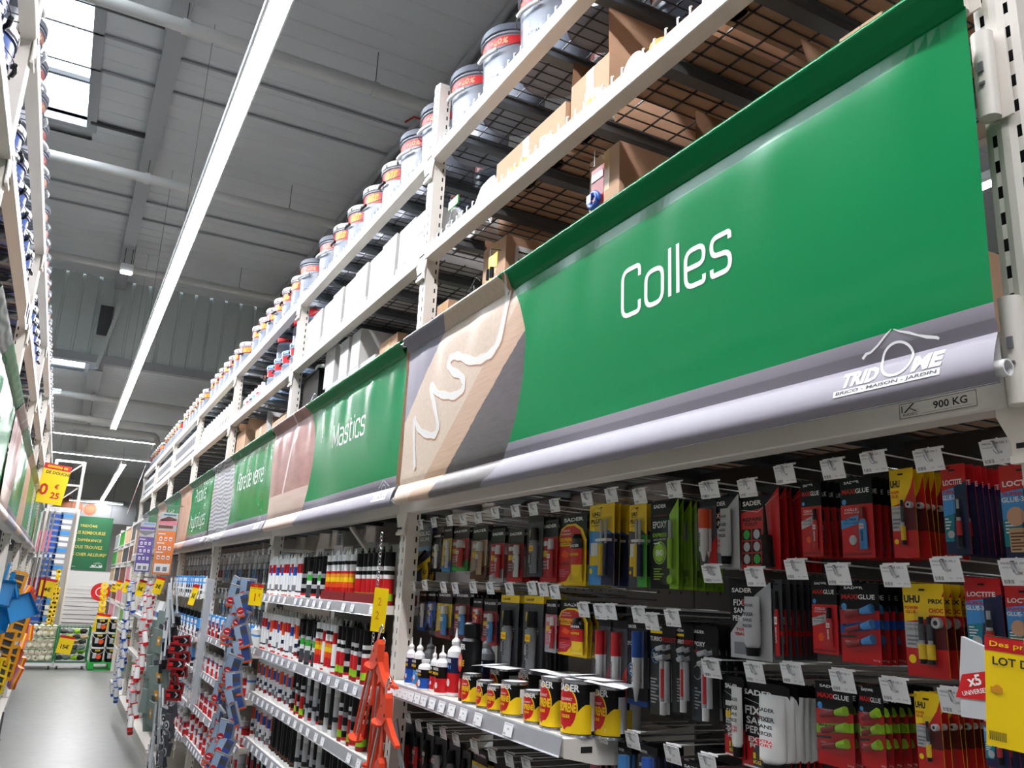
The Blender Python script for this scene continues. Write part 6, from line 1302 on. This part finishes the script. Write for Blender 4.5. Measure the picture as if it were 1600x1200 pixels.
clip_strip(1.10, at(200, 980, 1.08)[0], CZ-.02, CZ-1.65, 'roller_b', 12, 3, 'clip strip of blue and white paint rollers', 'blue and white paint roller', 'paint roller', size=1.3, spread=.18, tilt=14)
t = thing('foam_strip', 'long grey foam profile hanging on the Fibre de verre upright', 'foam profile', (1.16, 7.6, CZ+.02), RR); MB().m('bag_film').bar((0, 0, 0), (-.03, 0, -1.0), .07, .03).build('bag', t); MB().m('light_grey').bar((0, 0, 0), (-.03, 0, -1.0), .045, .02).build('foam', t)
for i, (px, nm) in enumerate([((304, 912), 'by the white hanging bags'), ((197, 905), 'above the blue rollers'), ((219, 905), 'above the red rollers'), ((246, 900), 'above the paint trays'), ((176, 912), 'far down the right rack'), ((183, 906), 'beyond the blue rollers')]):
    yy = [7.9, 15.2, 12.9, 10.9, 19.5, 17.4][i]; x, z = aty(px[0], px[1], yy); sw = [.05, .18, .10, .10, .12, .12][i]; sh_ = [.18, .20, .22, .20, .15, .15][i]
    t = thing('price_sign', 'small yellow price sign '+nm, 'sign', (x, yy, z), rot=(0, R(12), R(-15))); b = MB().m('sign_yellow').box(0, sw, 0, .002, -sh_, 0).m('red').rect(0, -.03, sw, 0, -.0004).m('ink').text('5€' if i < 3 else '3€', sw/2, -sh_*.55, sh_*.25, -.0008, sw*.6, .03); b.build('sign_board', t)
# posters in acrylic sleeves standing out into the aisle
def poster(y, tl, tr, bl, label, kind):
    x0, z1 = aty(*tl, y); x1, _ = aty(*tr, y); _, z0 = aty(*bl, y); w, h = x1-x0, z1-z0
    t = thing('poster_panel', label, 'poster', (x0, y, z0), 0); c = 'poster_orange' if kind else 'purple'
    b = MB().m(c).box(0, w, 0, .004, 0, h); y_ = -.0005
    b.m('light_grey').rect(0, h*.70, w, h, y_); b.m('sky' if not kind else 'teal').rect(w*.2, h*.95, w*.9, h*.975, y_-.0004)
    if kind: b.m('maroon').flat([(w*.05, h*.88), (w*.5, h*.94), (w*.95, h*.90), (w*.95, h*.87), (w*.05, h*.85)], y_-.0004).m('pink').rect(0, h*.80, w, h*.86, y_-.0004).m('brown').rect(0, h*.74, w*.8, h*.79, y_-.0004)
    else: b.m('purple').rect(0, h*.85, w, h*.90, y_-.0004).m('ink_grey').flat([(0, h*.78), (w*.4, h*.72), (w, h*.8), (w, h*.83), (0, h*.82)], y_-.0004)
    for j in range(3):
        b.m('white').rect(w*.05, h*(.64-.15*j), w*.45, h*(.66-.15*j), y_)
        for i in range(3):
            b.m('paper').rect(w*(.15+.27*i), h*(.54-.15*j), w*(.30+.27*i), h*(.60-.15*j), y_).m('dark_red' if kind else 'ink_grey').rect(w*(.18+.27*i), h*(.555-.15*j), w*(.27+.27*i), h*(.575-.15*j), y_-.0004)
    b.m('white').rect(w*.08, h*.03, w*.92, h*.17, y_); b.m('ink_grey').rect(w*.2, h*.05, w*.42, h*.12, y_-.0004).rect(w*.55, h*.05, w*.78, h*.12, y_-.0004); b.build('poster_sheet', t)
    MB().m('blister').box(-.03, w+.03, -.012, -.009, -.03, h+.10).build('acrylic_sleeve', t); MB().m('chrome').cyl((w*.1, .01, h+.08), (w+.2, .01, h+.08), .006, n=6).build('bracket_arm', t)
poster(10.1, (251, 800), (279, 803), (243, 897), 'orange product poster in acrylic holder on the right rack', 1)
poster(12.7, (221, 815), (244, 818), (209, 893), 'purple product poster in acrylic holder behind the orange one', 0)
# ------- caulking guns on the upright between Colles and Mastics
def gun_proto():
    t = thing('caulking_gun', 'proto', 'caulking gun', (0, 0, -50))
    MB().m('orange_gun').prism([(-.028, -.055), (.0, -.06), (.03, -.045), (.045, -.02), (.02, .035), (.005, .045), (-.015, .02)], -.012, .012).build('grip_plate', t)
    h = MB().m('orange_gun').prism([(.02, -.012), (.045, -.014), (.11, -.034), (.15, -.040), (.152, -.048), (.10, -.050), (.04, -.046)], -.008, .008); h.m('black').cyl((.035, -.0125, -.01), (.035, -.012, -.01), .006).cyl((-.005, -.0125, .0), (-.005, -.012, .0), .004); h.build('handle', t)
    MB().m('orange_gun').prism([(.012, -.055), (.03, -.05), (.052, -.12), (.058, -.155), (.046, -.16), (.036, -.12)], -.006, .006).build('trigger', t)
    c = MB().m('orange_gun'); c.cyl((-.02, 0, -.065), (-.02, 0, -.058), .026, n=18)
    for a in (-1, 1): c.bar((-.02+a*.022, 0, -.065), (-.02+a*.022, 0, -.315), .007, .004, (1, 0, 0))
    c.cyl((-.02, 0, -.322), (-.02, 0, -.315), .026, n=18).bar((-.02, .022, -.065), (-.02, .022, -.315), .008, .004); c.build('cradle', t)
    MB().m('chrome').cyl((-.02, 0, -.31), (-.02, 0, .075), .004, n=8).tube([(-.02, 0, .075), (-.01, 0, .088), (.004, 0, .082), (.006, 0, .07)], .003, 5).build('push_rod', t)
    return proto_tree(t)
GUN = gun_proto()
for i, (px, x, ang, tx) in enumerate([((590, 1018), 1.07, 24, 'uppermost, cradle slanting left'), ((597, 1040), 1.13, 4, 'hanging straight behind the uppermost'), ((602, 1104), 1.05, 20, 'second from the top with its lever to the right'), ((592, 1205), 1.05, 18, 'lowest, cut by the bottom edge')]):
    y, z = at(*px, x); o = place(GUN, (x, y, z), RR, 'orange caulking gun on the upright, '+tx, 'orange caulking guns', rot=(0, R(ang), RR)); o.scale = (1.12,)*3
t = thing('chain', 'steel chain hanging along the upright above the caulking guns', 'chain', (1.17, 3.33, CZ+.22), RR); b = MB().m('chrome')
for i in range(42):
    z = -i*.016; a = (i % 2)*pi/2+.3; b.tube([(.006*cos(u)*cos(a), -.01+.006*cos(u)*sin(a)-.0*i, z+.010*sin(u)) for u in [2*pi*q/8 for q in range(8)]], .0018, 4, True)
o = b.build('links', t, kind='stuff')
t = thing('price_sign', 'yellow price sign turned edge-on above the caulking guns', 'sign', (1.08, at(586, 918, 1.08)[0], at(594, 918, 1.08)[1]), rot=(0, R(3), RR+R(25))); MB().m('sign_yellow').box(0, .075, 0, .001, -.16, 0).m('amber').text('2', .035, -.05, .03, -.0008).text('2', .03, -.10, .03, -.0008).build('sign_board', t)
t = thing('steel_strap', 'grey flat steel bracket slanting below the can shelf', 'bracket', (1.22, at(618, 1125, 1.22)[0], at(618, 1125, 1.22)[1]), RR); MB().m('grey').bar((0, 0, 0), (.12, .02, -.26), .035, .006, (0, 1, 0)).build('bar', t)
# ---------------------------------------------------------------- far end of the aisle
t = thing('hanging_sign', 'green hanging sign with yellow refund slogan at the aisle end', 'sign', (.10, 30.0, CZ+.18)); w, h = 1.36, 1.66
t.location = (aty(99, 850, 30.0)[0]-.05, 30.0, CZ+.17)
b = MB().m('sign_green').box(0, w, 0, .03, 0, h); b.m('gold_text'); y = -.002
for i, (tx, ww) in enumerate([('TRIDÔME', .50), ('VOUS REMBOURSE', 1.02), ('LA DIFFÉRENCE', .86), ('SI VOUS TROUVEZ', .98), ('MOINS CHER AILLEURS*', 1.28)]): b.text(tx, w*.50, h*(.83-.135*i), .10, y, ww, .01, 0)
b.m('white'); logo(b, w*.66, h*.07, .36, lambda s, z: (s, y, z)); b.text('voir conditions en magasin', w*.2, h*.06, .03, y, .42, 0); b.build('sign_board', t)
MB().m('dark_steel').cyl((.1, .015, h), (.1, .015, ZL-CZ-.2), .006, n=5).cyl((w-.1, .015, h), (w-.1, .015, ZL-CZ-.2), .006, n=5).build('hanger_wire', t)
t = thing('printed_panel', 'grey printed panel with large coins above the green sign', 'panel', (-.15, 31.0, CZ+1.72))
b = MB().m('grey').box(0, 2.2, 0, .03, 0, .75); b.m('copper').disc(.28, .42, .30, -.002, 28).disc(.80, .40, .20, -.002, 24).disc(-.0+.05, .6, .2, -.003, 24).m('brown').disc(.8, .40, .15, -.004, 24).m('copper').disc(.8, .40, .14, -.005, 24)
b.m('ink_grey').text('20.10', 1.5, .10, .10, -.003, .3, .02).rect(1.1, .5, 1.9, .508, -.003); 
for i in range(3): b.text('1 - 11', 1.3+.25*i, .42+.09*(i % 2), .05, -.003, .16, 0)
b.build('panel_sheet', t)
# pale shutter boards stacked behind the bins
for i in range(11):
    t = thing('white_board', 'long white board lying in the stack beneath the green sign, %s from the top' % o_(i), 'board', (.30+.01*(i % 3), 27.0+.05*(i % 2), CZ-.30-.115*i), rot=(0, R(1.2*(i % 3)-1), 0), group='boards stacked beneath the green sign')
    MB().m('board_white').box(0, 1.45-.06*(i % 4), 0, .5, -.045, .03).m('light_grey').box(0, 1.4, -.004, 0, -.012, -.006).build('board', t)
t = thing('board_rack', 'white slanted rack post beside the stacked white boards', 'post', (1.75, 26.8, 0)); MB().m('white').bar((0, 0, .3), (.25, 0, CZ-.15), .05).bar((-1.5, .0, .25), (.1, 0, .25), .06).build('post', t)
t = thing('partition_panel', 'plain beige partition standing beneath the green sign', 'partition', (-.1, 29.0, 0)); MB().m('board_white').box(0, 2.6, 0, .05, 0, CZ+.13).build('partition_sheet', t)
t = thing('round_sign', 'round red sign on the partition behind the yellow tape rolls', 'sign', (*[aty(157, 925, 25)[0], 25, aty(157, 925, 25)[1]],)); MB().m('red').cyl((0, 0, 0), (0, .01, 0), .23, n=28).m('white').cyl((0, -.002, 0), (0, 0, 0), .12, n=20).m('red').cyl((0, -.004, 0), (0, -.002, 0), .1, n=20).build('disc', t)
# green wire bins with rope balls, pallet with pails
YB = 21.6
def wire_bin(x0, x1, y, h, z0, label):
    t = thing('wire_bin', label, 'bin', (x0, y, 0)); w = x1-x0; b = MB().m('green_metal')
    for z in (z0, z0+h*.33, z0+h*.66, z0+h): b.bar((0, 0, z), (w, 0, z), .012).bar((0, .6, z), (w, .6, z), .012).bar((0, 0, z), (0, .6, z), .012).bar((w, 0, z), (w, .6, z), .012)
    n = int(w/.07)
    for i in range(n+1): x = w*i/n; b.bar((x, .6, z0), (x, .6, z0+h), .008)
    for x in (0, w): b.bar((x, 0, z0), (x, 0, z0+h), .03).bar((x, .6, z0), (x, .6, z0+h), .03)
    b.m('grey_green').box(0, w, 0, .6, z0-.03, z0); b.m('white').box(.0, w, -.01, 0, z0-.09, z0-.03); b.build('bin_frame', t)
    for x in (.06, w-.06): MB().m('dark_grey').cyl((x-.02, .05, .05), (x+.02, .05, .05), .05, n=12).bar((x, .05, .06), (x, .05, z0-.05), .02).build('castor', t)
    return t
bx0, bx1 = aty(78, 1000, YB)[0], aty(130, 1000, YB)[0]; cx0, cx1 = aty(137, 1000, YB)[0]-.42, 0
wire_bin(-.60, .22, YB, .74, .17, 'green wire bin full of cream rope balls'); wire_bin(.26, .88, YB, .74, .17, 'green wire bin full of dark green garden bundles')
rb = MB().m('cream').lathe((0,0,0), [(.02, -.05), (.05, -.055), (.062, -.03), (.065, 0), (.062, .03), (.05, .055), (.02, .05), (.02, -.05)], 12).mesh('rope_ball'); k = 0
for j in range(6):
    for i in range(6):
        for q in range(1): inst(rb, 'rope_ball', None, (-.51+.128*i+.03*(j % 2), YB+.08+.2*q, .235+.128*j), rot=(R(90+random.uniform(-50, 50)), 0, random.uniform(0, 3)), label='cream rope ball in the green bin, %s layer from bottom, %s along' % (o_(j), o_(i)), cat='rope ball', group='cream rope balls in the bin')
for i in range(24):
    crumple('garden_bundle', (.34+.14*(i % 4)+random.uniform(-.03, .03), YB+.08+.22*((i//4) % 2), .20+.11*(i//4)), .10, .05, .10, ['dark_grey', 'grey_green', 'lime', 'black_soft', 'tan'][i % 5], 'wrapped bundle in the second green bin, %s layer from bottom, %s along' % (o_(i//4), o_(i % 4)), 'bundle', rz=random.uniform(-.6, .6), seed=i)['group'] = 'bundles in the second bin'
t = thing('pallet', 'bright green pallet under the stacked pails', 'pallet', (.92, YB-.15, 0)); b = MB().m('green_pallet')
for x in (0, .42, .84): b.box(x, x+.12, 0, .8, 0, .14)
for i in range(5): b.box(0, .96, .02+.16*i, .13+.16*i, .14, .17)
b.box(0, .96, 0, .8, .0, .02); b.build('deck_boards', t)
pp = thing('stacked_pail', 'proto', 'pail', (0, 0, -50)); b = MB().m('black').lathe((0,0,0), [(.12, 0), (.135, .29)], 18); b.m('yellow').text('SADER', 0, .25, .04, 0, .11, .05, 0, (0, 0, .137)); b.m('orange').disc(.035, .12, .055, -.137, 12).m('light_grey').rect(-.09, .08, -.02, .2, -.137).build('pail_body', pp)
MB().m('white').lathe((0,0,0), [(.138, .28), (.142, .31), (.13, .315), (0, .31)], 18).build('lid', pp); MB().m('white').tube([(.14*cos(a), -.15*sin(a)-.0, .27-.10*sin(a)) for a in [pi*i/8 for i in range(9)]], .004, 4).build('handle', pp); pp = proto_tree(pp)
for j in range(3):
    for i in range(3): place(pp, (1.08+.30*i, YB+.02, .17+.32*j), 0, 'black pail with red picture on the green pallet, %s column, %s tier' % (['left', 'middle', 'right'][i], ['bottom', 'middle', 'top'][j]), 'pails on the green pallet')
    for i in range(3): place(pp, (1.08+.30*i, YB+.34, .17+.32*j), 0, 'black pail in the rear row on the green pallet, %s column, %s tier' % (['left', 'middle', 'right'][i], ['bottom', 'middle', 'top'][j]), 'rear pails on the green pallet')
def ysign(px, y, w, h, texts, label, tilt=0):
    x, z = aty(*px, y); t = thing('price_sign', label, 'sign', (x, y, z), rot=(0, R(tilt), 0)); b = MB().m('sign_yellow').box(0, w, 0, .004, -h, 0).m('red').rect(0, -h*.14, w, 0, -.0006)
    for tx, u, v, hh, m_ in texts: b.m(m_).text(tx, w*u, -h*v, h*hh, -.0012, None, .03)
    b.build('sign_board', t); return t
ysign((95, 992), YB-.05, .30, .38, [('15€', .5, .6, .24, 'ink')], 'yellow 15 euro price sign on the bin of dark bundles', 8)
ysign((152, 957), YB-.05, .30, .40, [('17€', .5, .65, .22, 'ink')], 'yellow 17 euro price sign above the stacked pails', 8)
ysign((66, 902), 18.9, .28, .34, [('14€', .5, .6, .24, 'ink')], 'yellow 14 euro price sign on the blue and white packs', 8)
s_ = ysign((71, 722), 12, .31, .50, [('0', .22, .66, .30, 'red'), ('25', .68, .78, .16, 'red'), ('€', .66, .55, .12, 'red'), ('DE DOUCHE', .58, .22, .075, 'ink'), ('comme ca', .5, .07, .06, 'sign_yellow')], 'large yellow 0,25 euro shower sign hanging from the left rack', 6)
# blue and white packs on a slanting rack, two columns
YP = 22.85
for c in range(2):
    for i in range(21):
        v_ = 803+8.9*i; x, z = aty(81-.21*(v_-800)+15.3*c, v_, YP)
        t = thing('boxed_pack', '%s pack, %s from the top in the %s column of the far display' % ('blue and white' if c == 0 else 'white', o_(i), ['left', 'right'][c]), 'box', (x, YP, z-.08), rot=(0, R(1.5), 0), group='blue and white packs on the far display')
        b = MB().m('pail_white').add([(0,-.10,.13),(.27,-.10,.13),(.27,0,.19),(0,0,.19),(0,-.10,.0),(.27,-.10,.0),(.27,0,0),(0,0,0)], [(0,1,2,3),(4,5,1,0),(5,6,2,1),(7,4,0,3),(6,7,3,2),(4,7,6,5)]); b.m(('blue' if c == 0 else ('white' if i % 3 else 'sky'))).box(.01, .26, -.106, -.10, .0, .085).m('grey').box(.03, .14, -.045, -.03, .165, .172); b.build('box_body', t)
t = thing('ladder_rack', 'white ladder frame rising behind the yellow shower sign', 'frame', (aty(90, 715, 23.4)[0], 23.4, 0)); b = MB().m('rack_white'); b.bar((0, 0, 0), (0, 0, CZ+2.75), .07).bar((.62, 0, 0), (.62, 0, CZ+2.75), .07)
for i in range(8): b.bar((0, 0, .7+i*.58), (.62, 0, .7+i*.58), .05)
for i in range(4): b.bar((0, 0, 2.44+i*.58), (.62, 0, 2.44+(i+1)*.58), .03)
b.build('ladder_frame', t)
t = thing('display_shelf_unit', 'white shelf unit carrying the blue and white packs', 'shelf unit', (aty(81, 800, YP)[0]-.06, YP+.02, 0)); b = MB().m('rack_white').box(0, .66, .0, .04, 0, CZ+1.55).box(.61, .66, -.2, 0, 0, CZ+1.5); b.build('unit_frame', t)
for g in range(2):
    for i in range(4):
        x, z1 = aty(60+8*i+(0 if g == 0 else -8), 792+g*72, 16.5); t = thing('shower_rod', 'silver shower rod, %s from the left in the %s group' % (o_(i), ['upper', 'lower'][g]), 'rod', (x, 16.5, z1-1.05), rot=(0, R(2), 0)); MB().m('tin').cyl((0, 0, 0), (0, 0, 1.0), .016, n=8).build('rod', t); MB().m('pink' if g == 0 else 'dark_red').cyl((0, 0, .3), (0, 0, .65), .018, n=8).m('white').cyl((0, 0, .98), (0, 0, 1.03), .02, n=8).build('wrapper', t)
# strip of yellow tape rolls
for i in range(15):
    for c in range(2):
        x, z = aty(92-1.45*i+5*c*(1 if i > 3 else 0), 893+6.9*i, 22.5); t = thing('tape_roll', 'yellow tape roll on the far hanging strip, %s down, %s side' % (o_(i), ['left', 'right'][c]), 'tape roll', (x, 22.45, z), rot=(R(random.uniform(60, 120)), 0, R(random.uniform(-50, 50))), group='yellow tape rolls on the far strip')
        MB().m('yellow').lathe((0,0,0), [(.025, -.02), (.05, -.02), (.05, .02), (.025, .02), (.025, -.02)], 12).m('black').lathe((0,0,0), [(.018, -.022), (.025, -.022), (.025, .022)], 10).build('tape_winding', t)
for i in range(9):
    x, z = aty(163-1.2*i, 915+9*i, 22.6); t = thing('tape_roll', 'yellow and black roll beside the round red sign, %s from the top' % o_(i), 'tape roll', (x, 22.4, z), rot=(R(80), 0, R(20*(i % 3))), group='yellow and black rolls by the red sign')
    MB().m('yellow').lathe((0,0,0), [(.03, -.03), (.08, -.03), (.08, .03), (.03, .03)], 12).m('tan').lathe((0,0,0), [(.02, -.032), (.03, -.032), (.03, .032)], 10).build('tape_winding', t)
# racks standing beyond the right rack: white frames with framed boards
for i in range(4):
    y = 19.2+i*2.1; t = thing('display_stand', 'tall white display frame beyond the right rack, %s away' % o_(i), 'frame', (1.42, y, 0), 0); b = MB().m('rack_white').bar((0, 0, 0), (0, 0, CZ+1.25), .07).bar((.6, .0, 0), (.6, 0, CZ+1.25), .07)
    for j in range(5): b.bar((0, 0, .4+.7*j), (.6, 0, .4+.7*j), .04)
    b.build('display_frame', t)
    for j in range(6):
        t = thing('framed_board', 'small framed board in the far display, %s frame, %s from the bottom' % (o_(i), o_(j)), 'board', (1.38, y+.15, .55+.45*j), RR); MB().m(['tan', 'green', 'light_grey', 'pink', 'brown', 'dark_grey'][(i+j) % 6]).box(-1.7, 0, 0, .02, 0, .38).m('white').box(-1.7, 0, -.01, 0, 0, .03).box(-1.7, 0, -.01, 0, .36, .39).build('board_sheet', t)
t = thing('barrier_tape', 'red and white barrier tape hanging beyond the top of the right rack', 'tape', (1.12, 19.5, CZ+1.3)); 
for i in range(16): MB().m('red' if i % 2 else 'white').bar((.02*i, 0, .1*i), (.02*(i+1), 0, .1*(i+1)), .09, .004, (1, 0, 0)).build('tape_segment', t)
# ---------------------------------------------------------------- left rack, lower part
for k in range(1, 7):
    y0, y1 = PY[k]+.06, PY[k+1]-.06
    t = thing('back_panel', 'dark back panel of the left rack, '+BAYL[k], 'panel', (-.95, y0, 0), RL); MB().m('dark_grey').box(0, y1-y0, 0, .012, 0, CZ+.28).build('panel_sheet', t)
    for j, z in enumerate((.15, .75, 1.30)):
        shelf(y0, y1, z, .5, 'grey shelf of the left rack, %s, %s tier' % (BAYL[k], ['bottom', 'middle', 'top'][j]), ntag=10, x=XLF+.04, side=-1, seed=k*3+j)
        for i in range(7):
            c = ['dark_grey', 'sky', 'light_grey', 'amber', 'white', 'teal'][(i*2+k+j) % 6]; h = .18+.05*((i+j) % 3); t = thing('boxed_goods', '%s boxed goods on the left rack, %s, %s tier, %s along' % (c.replace('_', ' '), BAYL[k], ['bottom', 'middle', 'top'][j], o_(i)), 'box', (XLF-.06, y0+.05+.32*i, z), RL)
            MB().m(c).box(0, .27, 0, .3, 0, h).m('paper').box(.05, .2, -.001, 0, h*.4, h*.8).build('box_body', t)
def lpx(u, v, x): return at(u, v, x)
# blue dustpans, amber frames and sponge packs hanging out into the aisle
for i, (u, v, a) in enumerate([(6, 905, 10), (26, 930, -20), (4, 945, 30), (14, 918, 5)]):
    y, z = 8.6+.15*i, 0; x, z = aty(u, v, y); t = thing('dustpan', 'bright blue plastic dustpan hanging on the left, %s of four' % o_(i), 'dustpan', (x, y, z), rot=(0, R(a), R(20*i)))
    MB().m('sponge_blue').add([(-.12,-.02,-.22),(.12,-.02,-.22),(.10,.02,-.02),(-.10,.02,-.02),(-.12,-.10,-.20),(.12,-.10,-.20),(.10,-.03,-.0),(-.10,-.03,.0)], [(0,1,2,3),(0,4,7,3),(1,2,6,5),(3,7,6,2),(0,1,5,4)]).build('pan', t); MB().m('sponge_blue').bar((0, 0, -.02), (0, -.01, .14), .035, .02).build('handle', t)
for i, (u, v, c) in enumerate([(32, 895, 'amber'), (38, 950, 'amber'), (16, 985, 'amber'), (22, 1010, 'amber'), (8, 1030, 'yellow')]):
    y = 9.6+.2*(i % 2); x, z = aty(u, v, y); t = thing('brush_holder', 'amber plastic brush frame hanging on the left, %s from the top' % o_(i), 'brush holder', (x, y, z), rot=(0, R(8), R(15*i)))
    b = MB().m(c); b.bar((-.06, 0, 0), (.06, 0, 0), .03).bar((-.06, 0, -.3), (.06, 0, -.3), .03).bar((-.06, 0, 0), (-.06, 0, -.3), .03).bar((.06, 0, 0), (.06, 0, -.3), .03).m('dark_grey').box(-.045, .045, -.005, .005, -.28, -.02)
    for j in range(3): b.m(c).bar((-.06, -.01, -.07-.07*j), (.06, -.01, -.09-.07*j), .018)
    b.build('frame', t)
x, z = aty(46, 925, 11)
clip_strip(-.27, 11.0, CZ-.15, CZ-1.15, 'sponge', 6, 2, 'clip strip of coloured sponges on the left rack', 'orange, yellow and pink sponge pack', 'sponge', rz=RL, size=1.2, spread=.2, tilt=25)
t = thing('trolley_castor', 'small dark castor under the coloured sponges at the lower left', 'castor', (-.30, 12.2, 0)); MB().m('dark_grey').cyl((-.02, 0, .05), (.02, 0, .05), .05, n=12).bar((0, 0, .06), (0, 0, .40), .02).build('wheel', t)

# ---------------------------------------------------------------- prototypes are only sources for copies
def wipe(o):
    for c in list(o.children): wipe(c)
    bpy.data.objects.remove(o)
for p in PROTOS: wipe(p)
